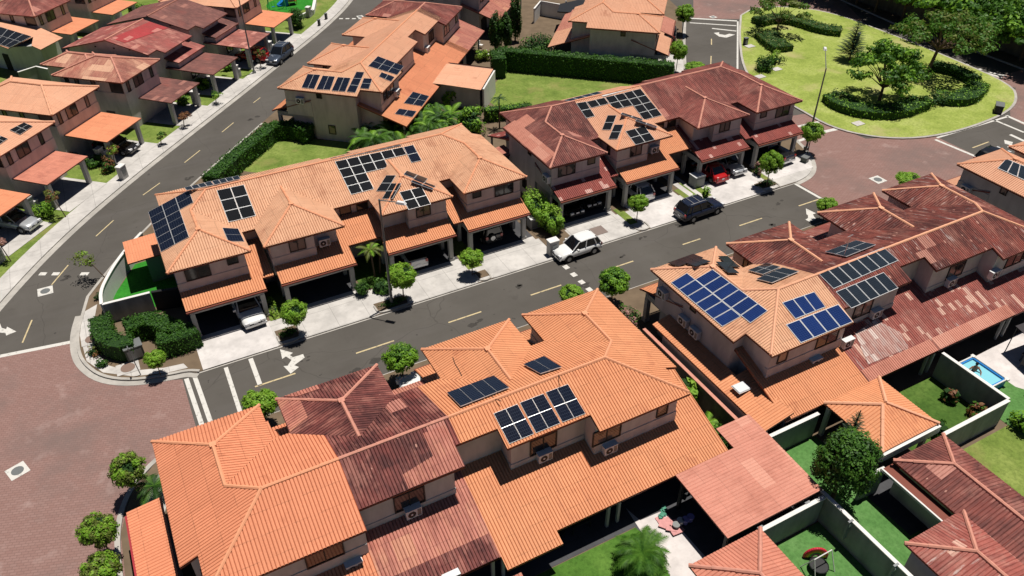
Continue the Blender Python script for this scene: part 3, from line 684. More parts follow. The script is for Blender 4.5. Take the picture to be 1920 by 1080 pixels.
    if end:
        wbox(.45, 1.35, -.85, 0, 0); wbox(1.35, bnd, ta, 0, 0); wbox(.45, bnd, 0, 4.1, 0)
    else:
        rc = 12.15 if mir else 14.0
        wbox(bnd, rc-.45, ta, 0, 0); wbox(rc-.45, 14.3, -1.05, 0, 0); wbox(bnd, 14.3, 0, 4.1, 0)
    # first-floor bay over the parking space, with the projecting plaster band below its windows
    c0, c1 = b0+.45, b1-.45
    step = c1-2.0 if not end else None
    wbox(c0, c1 if end else c1-1.9, 4.1, 6.95, 2.6, 5.5)
    if not end: wbox(c1-1.9, c1, 4.1, 6.3, 2.6, 5.5)
    for (s0, s1, q0, q1) in ((c0-.04, (c1 if end else c1-1.9)+.04, 4.1, 6.99),):
        wbox(s0, s1, q0, q1, 2.6, 4.12)
    if end: wbox(1.31, bnd-.03, -3.24, -3.0, 3.0, 4.25)
    else: wbox(bnd+.03, rc-.41, -2.24, -2.0, 3.0, 4.25)
    wb.build('wall', root)
    # parking roof, rear lower roof
    lo0, lo1 = (.4, 6.1) if end else (7.2, 13.0)
    zlf = lambda s, t: ZLF+.35*(8.65-t)
    lb = MB(); ext = 6.95 if end else (15.8 if not mir else 14.3)
    te = 7.7 if end else 7.0
    if not end and mir: ext = 12.85
    poly = [(lo0, 4.1), (ext, 4.1), (ext, te), (lo1, te), (lo1, 8.65), (lo0, 8.65)] if fext and ext > lo1+.1 else [(lo0, 4.1), (lo1, 4.1), (lo1, 8.65), (lo0, 8.65)]
    corr(lb, poly, zlf, (0, 1), lm, W); lb.build('carport_roof', root)
    zlr = lambda s, t: ZLR+.35*(t+6.0)
    qb = MB()
    if end: corr(qb, [(-.6 if mir else .7, 0), (bnd, 0), (bnd, -6.0-rear_ext), (-.6 if mir else .7, -6.0-rear_ext)], zlr, (0, 1), am, W)
    elif mir and rear_ext: corr(qb, [(bnd, 0), (14.3, 0), (14.3, -6.0-rear_ext), (11.0, -6.0-rear_ext), (11.0, -6.0), (bnd, -6.0)], zlr, (0, 1), am, W)
    else: corr(qb, [(bnd, 0), (14.3, 0), (14.3, -6.0), (bnd, -6.0)], zlr, (0, 1), am, W)
    qb.build('rear_roof', root)
    gb = MB()
    def lbeam(s0, s1, t1, z0, z1, m): gb.hexa([W(s0, t1-.06, z0), W(s1, t1-.06, z0), W(s1, t1+.06, z0), W(s0, t1+.06, z0)], [W(s0, t1-.06, z1), W(s1, t1-.06, z1), W(s1, t1+.06, z1), W(s0, t1+.06, z1)], m)
    lbeam(lo0-.02, lo1+.02, 8.74, ZLF-.12, ZLF-.01, M['fascia'])
    gb.build('gutter', root)
    # parking structure
    k0, k1 = lo0+.35, lo1-.35
    pb = MB()
    def pbox(s0, s1, ta_, tb_, z0, z1, m): pb.hexa([W(s0, ta_, z0), W(s1, ta_, z0), W(s1, tb_, z0), W(s0, tb_, z0)], [W(s0, ta_, z1), W(s1, ta_, z1), W(s1, tb_, z1), W(s0, tb_, z1)], m)
    pbox(k0-.16, k1+.16, 8.0, 8.3, 2.2, 2.72, M['col']); pbox(k0-.14, k0+.14, 4.1, 8.0, 2.25, 2.70, M['col']); pbox(k1-.14, k1+.14, 4.1, 8.0, 2.25, 2.70, M['col'])
    pbox(k0-.13, k0+.13, 4.1, 6.5, 0, 2.25, M['col'])
    pb.build('carport_beam', root)
    for ks in (k0, k1):
        cbx = MB(); c = W(ks, 8.15, 0)
        cbx.box((c[0], c[1], 1.15), (.34, .34, 2.1), M['col'], row.th); cbx.box((c[0], c[1], .2), (.44, .44, .3), M['col'], row.th); cbx.build('column', root)
    cbx = MB(); c = W(k1, 5.9, 0); cbx.box((c[0], c[1], 1.12), (.3, .3, 2.25), M['col'], row.th); cbx.build('column', root)
    # rear posts under the lower roof
    sp = [1.0, bnd-.3] if end else [bnd+.4, 14.0]
    for s in sp:
        c = W(s, -5.6, 0); cbx = MB(); cbx.box((c[0], c[1], 1.3), (.16, .16, 2.4), M['col'], row.th); cbx.build('rear_post', root)
    # windows and doors
    wz = 4.75
    if end:
        window(root, W, c0+1.5, 6.96, wz-.02, 1.75, 1.15, 's', 1); window(root, W, c0+4.0, 6.96, wz+.18, .8, .7, 's', 1, 1)
        window(root, W, 6.2 if bnd > 6.9 else 3.9, -3.21, wz+.05, 1.9, 1.15, 's', -1); window(root, W, 2.4, -3.21, wz+.1, .8, .9, 's', -1, 1)
        window(root, W, .44, 3.1, wz+.3, .6, .7, 't', -1, 1); window(root, W, .44, 2.2, 1.35, .8, 1.0, 't', -1, 1)
    else:
        window(root, W, c0+2.0, 6.96, wz, 1.25, 1.05, 's', 1); window(root, W, bnd+2.7, -2.21, wz+.15, 1.7, 1.25, 's', -1); window(root, W, 13.9 if not mir else 13.3, 4.12, wz-.1, .95, 1.5, 's', 1, 1)
        window(root, W, c0-.01, 5.6, wz, .5, 1.0, 't', -1, 1)
    for (s, w, h) in ((bc-.9, .95, 2.05), (bc+1.0, 1.3, 1.2)):
        db = MB(); z = h/2 if h > 2 else 1.5
        db.hexa([W(s-w/2, 4.08, z-h/2), W(s+w/2, 4.08, z-h/2), W(s+w/2, 4.15, z-h/2), W(s-w/2, 4.15, z-h/2)], [W(s-w/2, 4.08, z+h/2), W(s+w/2, 4.08, z+h/2), W(s+w/2, 4.15, z+h/2), W(s-w/2, 4.15, z+h/2)], M['dark'])
        db.build('door' if h > 2 else 'window', root)
    db = MB(); s = (sa+bnd)/2 if end else (bnd+12)/2
    tt = ta-.03
    db.hexa([W(s-1.2, tt-.03, 0), W(s+1.2, tt-.03, 0), W(s+1.2, tt+.02, 0), W(s-1.2, tt+.02, 0)], [W(s-1.2, tt-.03, 2.1), W(s+1.2, tt-.03, 2.1), W(s+1.2, tt+.02, 2.1), W(s-1.2, tt+.02, 2.1)], M['dark'])
    db.build('sliding_door', root)
    return root
rowM = Row(-.6, 57.6, 0, -1, 'M'); rowN = Row(30.4, 57.95, 0, -1, 'N'); rowB = Row(-3.8, 27.15, 0, 1, 'B'); rowR = Row(29.3, 27.3, 0, 1, 'R')
rowC = Row(19.9, 73.1, R(47.5), 1, 'C'); rowT = Row(52.4, 77.3, R(49.1), -1, 'T'); rowE = Row(42.3, 96.5, R(46.5), 1, 'E'); rowF = Row(61.2, 27.4, 0, 1, 'F')
H = 'terrace of row houses '
unit(rowM, 0, 'orange corner row house with a green turf yard and a white car nosing out', 'orange_m', low='orange_b', group=H+'behind the lamp post')
unit(rowM, 1, 'orange roofed row house with a panel-free front bay and empty dark carport', 'orange_m', low='orange_b', group=H+'behind the lamp post')
unit(rowM, 2, 'orange row house with black panels on three sides of its bay and a pickup inside', 'orange_m', low='orange_b', group=H+'behind the lamp post')
unit(rowM, 3, 'orange end row house with a bare pyramid bay and a jeep in its carport', 'orange_m', low='orange_b', group=H+'behind the lamp post')
rN0 = unit(rowN, 0, 'dark red end row house with a pink band of newer sheets along one eave', 'darkpatch', 'ridge_red', 'carred', group=H+'across the street', bl=6.9)
unit(rowN, 1, 'peach roofed row house with many black panels wedged between two dark red roofs', 'peach', 'ridge_orange', 'orange_b', group=H+'across the street', bl=6.9)
unit(rowN, 2, 'dark red row house with a red car and a silver car in its carport', 'darkred', 'ridge_red', 'carred', group=H+'across the street')
unit(rowN, 3, 'dark red end row house beside the brick junction with a dark pickup in its carport', 'darkred', 'ridge_red', 'carred', group=H+'across the street')
rB0 = unit(rowB, 0, 'bright orange end row house with no panels at the bottom left corner', 'orange', 'ridge_orange', 'orange', group=H+'in the foreground', bl=8.3)
rB1 = unit(rowB, 1, 'weathered dark red row house between two orange roofs in the foreground', 'dark', 'ridge_red', 'pinkrear', group=H+'in the foreground', bl=8.3)
unit(rowB, 2, 'foreground orange row house with six navy panels on its rear slope', 'orange_b', 'ridge_orange', 'orange_b', group=H+'in the foreground', rear_ext=.7, br=21.6)
unit(rowB, 3, 'foreground orange end row house with no panels beside the narrow planted side passage', 'orange_b', 'ridge_orange', 'orange_b', group=H+'in the foreground', br=21.6)
unit(rowR, 0, 'orange end row house with bright blue panels on two roof slopes', 'orange_m', 'ridge', 'orange_b', group=H+'on the right', bl=7.7)
rR1 = unit(rowR, 1, 'rusty dark red row house with two long rows of slate panels on its rear slope', 'rust', 'ridge', 'checker', group=H+'on the right', bl=7.7)
rR2 = unit(rowR, 2, 'rusty dark red row house with no panels and a checkered lower roof', 'rust', 'ridge', 'checker', group=H+'on the right')
unit(rowR, 3, 'rusty dark red end row house with bright red paint on its front bay valley', 'rust', 'ridge', 'checker', group=H+'on the right')
unit(rowC, 0, 'pale orange end row house with a fan of navy panels beside the palms', 'orange_m', low='orange_b', group=H+'along the left street')
unit(rowC, 1, 'pale orange row house with a bare roof, second from the palms', 'peach', low='flatorange', group=H+'along the left street')
unit(rowC, 2, 'pale orange row house with a bare roof, third from the palms', 'peach', low='flatorange', group=H+'along the left street')
unit(rowC, 3, 'dark red far end row house joined to the pale orange roofs', 'darkred', 'ridge_red', 'pinkrear', group=H+'along the left street', br=21)
unit(rowT, 0, 'peach roofed end row house with a blank grey gable wall behind the tall hedge', 'peach', low='peach', group=H+'beyond the hedge', wall='wall_grey')
unit(rowT, 1, 'peach roofed row house at the top edge with mottled red lower roof', 'peach', low='pink', group=H+'beyond the hedge', wall='wall_grey')
unit(rowE, 0, 'grey walled row house with dark red rear roof at the top centre', 'darkred', 'ridge_red', 'pinkrear', group=H+'at the top', wall='wall_grey')
unit(rowE, 1, 'dark red roofed row house at the top centre behind the column trees', 'darkred', 'ridge_red', 'pinkrear', group=H+'at the top', wall='wall_grey')
unit(rowF, 0, 'peach roofed end row house with three slate panels at the far right edge', 'peach', low='peach', group=H+'at the far right', wall='wall_grey')
unit(rowF, 1, 'peach roofed row house at the far right edge above the corner arrows', 'peach', low='peach', group=H+'at the far right', wall='wall_grey')
# pale newer sheets along the eave of the dark red end house, as in the picture: loose sheets lie on the roof planes
def overlay(name, row, kind, i, poly, m, label, g, lift=.03, amp=.05):
    fn = row.plane(kind, i); W = lambda s, t, z: row.W(s, t, z+lift)
    zf = lambda s, t: fn(*row.W(s, t, 0)[:2])
    b = MB(); corr(b, poly, zf, g, m, W, amp=amp); return b
def strip_overlay(root, row, kind, poly, g, mat):
    overlay('newer_sheets', row, kind, 0, poly, T[mat], None, g, .03, .078).build('newer_sheets', root)
strip_overlay(rN0, rowN, 'end', [(.05, 6.6), (1.25, 6.2), (1.25, -1.2), (.05, -1.2)], (1, 0), 'pink')
strip_overlay(rR1, rowR, 'lowrear', [(8.6, -5.0), (9.4, -2.9), (11.6, -2.6), (12.6, -4.0), (12.2, -5.1)], (0, 1), 'whitewash')
strip_overlay(rR1, rowR, 'lowrear', [(7.8, -6.0), (14.25, -6.0), (14.25, -5.15), (7.8, -5.15)], (0, 1), 'pink')
strip_overlay(rR2, rowR, 'lowrear', [(14.35, -6.0), (22.2, -6.0), (22.2, -5.15), (14.35, -5.15)], (0, 1), 'pink')
strip_overlay(rB1, rowB, 'lowrear', [(8.35, -6.0), (14.2, -6.0), (14.2, -4.75), (8.35, -4.75)], (0, 1), 'dark')
strip_overlay(rB1, rowB, 'rear', [(10.9, -2.64), (13.95, -2.64), (13.95, -.35), (12.7, -.35), (12.7, -1.6), (10.9, -1.9)], (0, 1), 'pinkrear')
def strip_overlay_i(root, row, kind, i, poly, g, mat): overlay('newer_sheets', row, kind, i, poly, T[mat], None, g, .03, .078).build('newer_sheets', root)
strip_overlay_i(rB1, rowB, 'bayL', 1, [(6.78, 7.3), (7.9, 6.2), (7.9, 4.7), (6.78, 4.5)], (1, 0), 'pinkrear')
strip_overlay_i(rB1, rowB, 'bayF', 1, [(7.2, 7.38), (9.2, 7.38), (9.2, 6.75), (7.8, 6.75)], (0, 1), 'pinkrear')
strip_overlay(rB0, rowB, 'lowrear', [(4.8, -6.0), (8.25, -6.0), (8.25, -4.85), (4.8, -5.0)], (0, 1), 'dark')
strip_overlay(rN0, rowN, 'end', [(1.25, -1.0), (2.4, -1.0), (2.4, .6), (1.25, .6)], (1, 0), 'pink')
# ---------------------------------------------------------------- solar panels
def plane_of(row, kind, i=0, lift=.13):
    f = row.plane(kind, i); return lambda x, y: f(x, y)+lift
def solar(quad, zf, nu, nv, kind, label, skip=(), frame='pv_frame', mid=False, thick=.045, bw=None, group='solar panel arrays on the roofs', gap=.013):
    """array of framed panels lying on a roof plane; quad = photo corners TL TR BR BL"""
    q = [on_plane(x, y, zf) for x, y in quad]
    def P(u, v): return (q[0]*(1-u)+q[1]*u)*(1-v)+(q[3]*(1-u)+q[2]*u)*v
    c = sum(q, Vector())/4
    root = thing('solar_array', c, label, 'solar panels', group)
    n = (q[1]-q[0]).cross(q[3]-q[0]).normalized(); n = n if n.z > 0 else -n
    for i in range(nu):
        for j in range(nv):
            if (i, j) in skip: continue
            b = MB(); du, dv = gap/max(.5, (q[1]-q[0]).length/nu), gap/max(.5, (q[3]-q[0]).length/nv)
            u0, u1, v0, v1 = (i+du)/nu, (i+1-du)/nu, (j+dv)/nv, (j+1-dv)/nv
            a = [P(u0, v0), P(u1, v0), P(u1, v1), P(u0, v1)]
            b.hexa([p-n*thick for p in a], a, M[frame])
            bb = {'pv_dark': .009, 'pv_black': .012, 'pv_blue': .02, 'pv_slate': .02}.get(kind, .02) if bw is None else bw; fu, fv = bb*min(1, 1.1/max(.4, (q[1]-q[0]).length/nu)), bb*min(1, 1.1/max(.4, (q[3]-q[0]).length/nv)); fu *= (u1-u0)*1.6; fv *= (v1-v0)*1.6
            g = [P(u0+fu, v0+fv)+n*.004, P(u1-fu, v0+fv)+n*.004, P(u1-fu, v1-fv)+n*.004, P(u0+fu, v1-fv)+n*.004]
            ax = (q[1]-q[0]).length/nu > (q[3]-q[0]).length/nv
            uv = [(0, 0), (1, 0), (1, 1), (0, 1)]
            if ax: uv = [(0, 0), (0, 1), (1, 1), (1, 0)]
            b.face(g, M[kind], uv)
            if mid:
                m0, m1 = (P((u0+u1)/2-.006/nu, v0), P((u0+u1)/2+.006/nu, v0)), (P((u0+u1)/2+.006/nu, v1), P((u0+u1)/2-.006/nu, v1))
                if not ax: m0, m1 = (P(u0, (v0+v1)/2-.005/nv), P(u0, (v0+v1)/2+.005/nv)), (P(u1, (v0+v1)/2+.005/nv), P(u1, (v0+v1)/2-.005/nv))
                b.face([x+n*.007 for x in (m0[0], m0[1], m1[0], m1[1])], M['alu'])
            b.build('panel', root)
    # mounting rails and feet under the panels
    rb = MB()
    for v in ([.25, .75] if nv <= 2 else [(k+.5)/nv for k in range(nv)]):
        js = min(nv-1, int(v*nv)); cols = [i for i in range(nu) if (i, js) not in skip]
        if not cols: continue
        a, d = P(cols[0]/nu, v)-n*(thick+.03), P((cols[-1]+1)/nu, v)-n*(thick+.03)
        rb.tube(a, d, .022, .022, M['alu'], 4)
        for k in range(3): e = a.lerp(d, (k+.5)/3); rb.tube(e, e-n*.07, .02, .02, M['alu'], 4)
    rb.build('rail', root)
    return root
def zz(pts, ox, oy, k=6.0): return [(ox+x/k, oy+y/k) for x, y in pts]
Z = zz
solar(Z([(285, 405), (745, 155), (905, 598), (430, 855)], 230, 330), plane_of(rowM, 'end'), 3, 3, 'pv_dark', 'navy panels in an L shape on the left hip of the corner row house', skip=((2, 1), (2, 2)), mid=True)
solar(Z([(1055, 160), (1365, 95), (1500, 445), (1190, 520)], 230, 330), plane_of(rowM, 'front', 0), 2, 3, 'pv_black', 'black block of six white framed panels on the orange slope of the corner house')
solar(Z([(1120, 580), (1300, 590), (1370, 735), (1185, 735)], 230, 330), plane_of(rowM, 'bayR', 0), 1, 1, 'pv_dark', 'single small navy panel on the right slope of the corner bay', mid=True)
flat = lambda z: (lambda x, y: z)
solar(Z([(690, 128), (990, 55), (1030, 100), (720, 160)], 230, 330), flat(7.25), 4, 1, 'pv_slate', 'thin tilted rack of panels behind the ridge of the corner row house')
solar(Z([(1000, 55), (1300, -8), (1330, 30), (1035, 100)], 230, 330), flat(7.25), 4, 1, 'pv_slate', 'second thin tilted rack of panels behind the ridge, beside the hedge end')
solar(Z([(405, 375), (1170, 212), (1352, 557), (590, 750)], 560, 240), plane_of(rowM, 'front', 2), 6, 4, 'pv_black', 'stepped black array with white frames on the long orange slope behind the lamp', skip=((4, 1), (5, 1), (2, 2), (3, 2), (4, 2), (5, 2), (2, 3), (3, 3), (4, 3), (5, 3)))
solar(Z([(1178, 212), (1290, 187), (1385, 365), (1268, 390)], 560, 240), plane_of(rowM, 'front', 2), 1, 2, 'pv_dark', 'pair of striped panels at the right end of the stepped black array')
solar(Z([(985, 530), (1095, 530), (990, 710), (870, 710)], 560, 240), plane_of(rowM, 'bayL', 2), 1, 2, 'pv_black', 'upper black strip on the left slope of the panelled bay behind the lamp head')
solar(Z([(1040, 620), (1155, 620), (1055, 795), (935, 795)], 560, 240), plane_of(rowM, 'bayL', 2), 1, 2, 'pv_black', 'lower black strip right behind the lamp head')
solar(Z([(1215, 478), (1455, 568), (1420, 612), (1178, 520)], 560, 240), plane_of(rowM, 'bayR', 2), 2, 1, 'pv_black', 'upper black strip on the right slope of the panelled bay')
solar(Z([(1300, 560), (1545, 652), (1505, 692), (1260, 602)], 560, 240), plane_of(rowM, 'bayR', 2), 2, 1, 'pv_black', 'lower black strip on the right slope of the panelled bay')
solar(Z([(1130, 720), (1385, 660), (1490, 855), (1235, 920)], 560, 240), plane_of(rowM, 'bayF', 2), 2, 2, 'pv_black', 'square of four black panels above the bay window beside the lamp')
solar(Z([(345, 340), (1090, 178), (1160, 190), (400, 358)], 560, 240), flat(7.25), 9, 1, 'pv_slate', 'long thin rack of panels behind the ridge in front of the palms')
# across the street
solar(Z([(1080, 320), (1190, 300), (1295, 465), (1195, 490)], 900, 140), plane_of(rowN, 'front', 1), 1, 2, 'pv_black', 'single upright black panel at the left end of the peach roof')
solar(Z([(1195, 303), (1400, 256), (1452, 325), (1252, 373)], 900, 140), plane_of(rowN, 'front', 1), 2, 1, 'pv_black', 'two black panels side by side near the ridge of the peach roof')
solar(Z([(1407, 252), (1610, 206), (1722, 345), (1507, 393)], 900, 140), plane_of(rowN, 'front', 1), 2, 2, 'pv_black', 'four black panels in the middle of the peach roof')
solar(Z([(55, 383), (245, 335), (490, 635), (285, 690)], 1160, 110), plane_of(rowN, 'front', 1), 2, 4, 'pv_black', 'tall block of eight black panels at the right edge of the peach roof')
solar(Z([(1435, 455), (1538, 455), (1472, 620), (1370, 620)], 900, 140), plane_of(rowN, 'bayL', 1), 1, 2, 'pv_black', 'upper slanting black strip on the left slope of the peach bay')
solar(Z([(1512, 560), (1615, 560), (1548, 725), (1442, 725)], 900, 140), plane_of(rowN, 'bayL', 1), 1, 2, 'pv_black', 'lower slanting black strip on the left slope of the peach bay')
solar(Z([(75, 815), (290, 755), (410, 910), (190, 970)], 1160, 110), plane_of(rowN, 'bayF', 1), 2, 2, 'pv_black', 'square of four black panels on the front of the peach bay')
solar(Z([(38, 604), (278, 680), (262, 694), (22, 620)], 1160, 110), plane_of(rowN, 'bayR', 1, .25), 2, 1, 'pv_slate', 'thin edge-on strip of panels on the right slope of the peach bay')
solar(Z([(200, 682), (440, 760), (425, 776), (185, 695)], 1160, 110), plane_of(rowN, 'bayR', 1, .25), 2, 1, 'pv_slate', 'second edge-on strip of panels lower on the right slope of the peach bay')
solar(Z([(945, 285), (1320, 190), (1385, 205), (1010, 300)], 900, 140), flat(7.2), 4, 1, 'pv_slate', 'low grey rack of panels behind the peach ridge in front of the lawn')
solar(Z([(1330, 225), (1640, 150), (1700, 160), (1390, 245)], 900, 140), flat(7.2), 4, 1, 'pv_frame', 'whitish rack of panels behind the peach ridge')
# right hand terrace
solar([(1257.5, 530), (1288.3, 511.2), (1389.6, 593), (1354.2, 612.7)], plane_of(rowR, 'end'), 1, 6, 'pv_blue', 'outer column of six bright blue panels along the end eave')
solar([(1303, 523.8), (1336.2, 504.4), (1440, 582.5), (1406.8, 606)], plane_of(rowR, 'end'), 1, 6, 'pv_blue', 'inner column of six bright blue panels beside the hip ridge')
solar([(1466, 567), (1526.7, 546.5), (1548.5, 575.5), (1491.7, 598.3)], plane_of(rowR, 'rear', 0), 3, 1, 'pv_blue', 'upper row of three blue panels on the rear slope of the orange end house')
solar([(1473.3, 608.3), (1571.7, 570), (1600, 603.3), (1501.7, 643.3)], plane_of(rowR, 'rear', 0), 4, 1, 'pv_blue', 'lower row of four blue panels at the rear eave of the orange end house')
solar([(1533.3, 511.7), (1656.7, 463.3), (1685, 488.3), (1563.3, 541.7)], plane_of(rowR, 'rear', 1), 7, 1, 'pv_slate', 'upper row of seven slate panels on the rusty rear slope')
solar([(1566.7, 546.7), (1656.7, 510), (1685, 540), (1596.7, 578.3)], plane_of(rowR, 'rear', 1), 5, 1, 'pv_slate', 'lower row of five slate panels at the rusty rear eave')
solar(Z([(430, 375), (720, 272), (830, 315), (550, 412)], 1180, 430), plane_of(rowR, 'bayF', 0, .24), 3, 1, 'pv_black', 'outer row of black panels on the street side of the orange end bay', frame='pv_frame_dark')
solar(Z([(630, 375), (790, 318), (915, 358), (745, 415)], 1180, 430), plane_of(rowR, 'bayF', 0, .27), 2, 1, 'pv_black', 'inner pair of black panels on the street side of the orange end bay', frame='pv_frame_dark')
solar(Z([(1000, 298), (1105, 298), (1250, 420), (1125, 420)], 1180, 430), plane_of(rowR, 'bayR', 0, .24), 1, 2, 'pv_black', 'upper black pair on the right slope of the orange end bay', frame='pv_frame_dark')
solar(Z([(975, 362), (1075, 362), (1240, 490), (1115, 490)], 1180, 430), plane_of(rowR, 'bayR', 0, .28), 1, 2, 'pv_black', 'lower black pair on the right slope of the orange end bay', frame='pv_frame_dark')
solar(Z([(1330, 458), (1545, 375), (1705, 420), (1500, 505)], 1180, 430), plane_of(rowR, 'front', 0, .24), 2, 2, 'pv_black', 'upper white framed black square on the street side near the orange and rusty border')
solar(Z([(1425, 555), (1725, 425), (1910, 470), (1605, 600)], 1180, 430), plane_of(rowR, 'front', 0, .24), 3, 1, 'pv_black', 'row of three white framed black panels just below the orange ridge')
solar(Z([(1240, 970), (1590, 842), (1815, 890), (1480, 1025)], 1340, 310), plane_of(rowR, 'front', 1, .24), 2, 2, 'pv_black', 'white framed black square on the rusty street-side slope near the ridge')
# foreground terrace
solar(Z([(225, 335), (755, 140), (930, 275), (380, 490)], 800, 680), plane_of(rowB, 'front', 2, .24), 4, 1, 'pv_dark', 'row of four navy panels on the street side of the foreground orange roof', mid=False, bw=.005)
solar(Z([(1205, 975), (1440, 882), (1640, 1005), (1398, 1082)], 780, 520), plane_of(rowB, 'front', 2, .24), 2, 1, 'pv_dark', 'pair of navy panels alone above the long foreground ridge', bw=.005)
solar(Z([(750, 570), (1022, 462), (1210, 800), (930, 915)], 800, 680), plane_of(rowB, 'rear', 2), 2, 1, 'pv_dark', 'left pair of navy panels on the foreground rear slope', mid=True, bw=.006)
solar(Z([(1045, 448), (1315, 345), (1508, 680), (1230, 792)], 800, 680), plane_of(rowB, 'rear', 2), 2, 1, 'pv_dark', 'middle pair of navy panels on the foreground rear slope', mid=True, bw=.006)
solar(Z([(1337, 332), (1590, 238), (1790, 572), (1528, 672)], 800, 680), plane_of(rowB, 'rear', 2), 2, 1, 'pv_dark', 'right pair of navy panels on the foreground rear slope', mid=True, bw=.006)
# terrace on the left street
for q, n in (([(580, 350), (725, 360), (655, 520), (510, 505)], 'first panel pair from the street'), ([(750, 368), (890, 380), (835, 530), (675, 525)], 'second panel pair from the street'), ([(920, 385), (1065, 395), (1005, 550), (850, 540)], 'third panel pair from the street')):
    solar(Z(q, 480, 80), plane_of(rowC, 'end'), 2, 1, 'pv_dark', n+' on the hip above the tall grey gable wall', mid=False)
solar(Z([(1130, 325), (1220, 330), (1120, 560), (1018, 550)], 480, 80), plane_of(rowC, 'end'), 1, 3, 'pv_dark', 'tall column of three panels on the hip above the grey gable wall')
solar(Z([(1212, 398), (1310, 403), (1270, 520), (1168, 510)], 480, 80), plane_of(rowC, 'end'), 1, 2, 'pv_dark', 'short column of two panels nearest the hip ridge above the grey gable wall')
solar(Z([(1370, 150), (1665, 262), (1590, 362), (1260, 262)], 480, 80), plane_of(rowC, 'rear', 0), 3, 2, 'pv_dark', 'block of six navy panels on the rear slope near the upstairs window')
solar(Z([(1412, 330), (1560, 385), (1520, 437), (1380, 380)], 480, 80), plane_of(rowC, 'rear', 0), 2, 1, 'pv_dark', 'small navy pair just below the block of six on the rear slope')
solar(Z([(1765, 550), (1950, 600), (1870, 715), (1660, 680)], 480, 80), plane_of(rowC, 'lowrear', 0), 2, 2, 'pv_dark', 'upper navy group on the low rear roof above the palms')
solar(Z([(1610, 740), (1808, 770), (1760, 838), (1560, 800)], 480, 80), plane_of(rowC, 'lowrear', 0), 2, 1, 'pv_dark', 'lower navy pair on the low rear roof right above the palms')
solar(Z([(1720, 222), (1960, 320), (1960, 482), (1620, 330)], 1600, 260), plane_of(rowF, 'end'), 3, 1, 'pv_slate', 'three slate panels on the peach roof at the far right edge')
M['darkened'] = plaster('shade_darkened_wall', (.13, .12, .10), .5)  # side passage shade put into the base colour, random dirt on top
# ---------------------------------------------------------------- free-standing houses and garden roofs
def hip_roof(parent, W, a0, a1, b0, b1, z, tan, tm, rm, name='roof', amp=.045, period=.2, capr=.11):
    """plain hip roof over a rectangle"""
    wa, wb = a1-a0, b1-b0; k = min(wa, wb)/2; zt = z+tan*k
    rb = MB()
    if wb >= wa: A, B = ((a0+a1)/2, b0+k), ((a0+a1)/2, b1-k)
    else: A, B = (a0+k, (b0+b1)/2), (a1-k, (b0+b1)/2)
    c = [(a0, b0), (a1, b0), (a1, b1), (a0, b1)]
    if wb >= wa:
        polys = [([c[0], c[1], A], 'b0'), ([c[1], c[2], B, A], 'a1'), ([c[2], c[3], B], 'b1'), ([c[3], c[0], A, B], 'a0')]
    else:
        polys = [([c[0], c[1], B, A], 'b0'), ([c[1], c[2], B], 'a1'), ([c[2], c[3], A, B], 'b1'), ([c[3], c[0], A], 'a0')]
    for p, s in polys:
        p = [q for i, q in enumerate(p) if (q[0]-p[i-1][0])**2+(q[1]-p[i-1][1])**2 > 1e-6]
        if len(p) < 3: continue
        fn = {'b0': lambda s_, t: z+tan*(t-b0), 'b1': lambda s_, t: z+tan*(b1-t), 'a0': lambda s_, t: z+tan*(s_-a0), 'a1': lambda s_, t: z+tan*(a1-s_)}[s]
        corr(rb, p, fn, (0, 1) if s[0] == 'b' else (1, 0), tm, W, amp=amp, period=period)
    ro = rb.build(name, parent); cb = MB()
    P = lambda q, zz_: W(q[0], q[1], zz_+.05)
    for q, ap in ((c[0], A), (c[1], A if wb >= wa else B), (c[2], B), (c[3], B if wb >= wa else A)): ridge_line(cb, P(q, z), P(ap, zt), rm, capr)
    ridge_line(cb, P(A, zt), P(B, zt), rm, capr); cb.build('ridge_cap', ro); return ro
def bxw(mb, W, a0, a1, b0, b1, z0, z1, m):
    c = [(a0, b0), (a1, b0), (a1, b1), (a0, b1)]; mb.hexa([W(*p, z0) for p in c], [W(*p, z1) for p in c], m)
def shed(parent, W, poly, zf, g, tm, name='roof', amp=.03, period=.2):
    b = MB(); corr(b, poly, zf, g, tm, W, amp=amp, period=period); return b.build(name, parent)
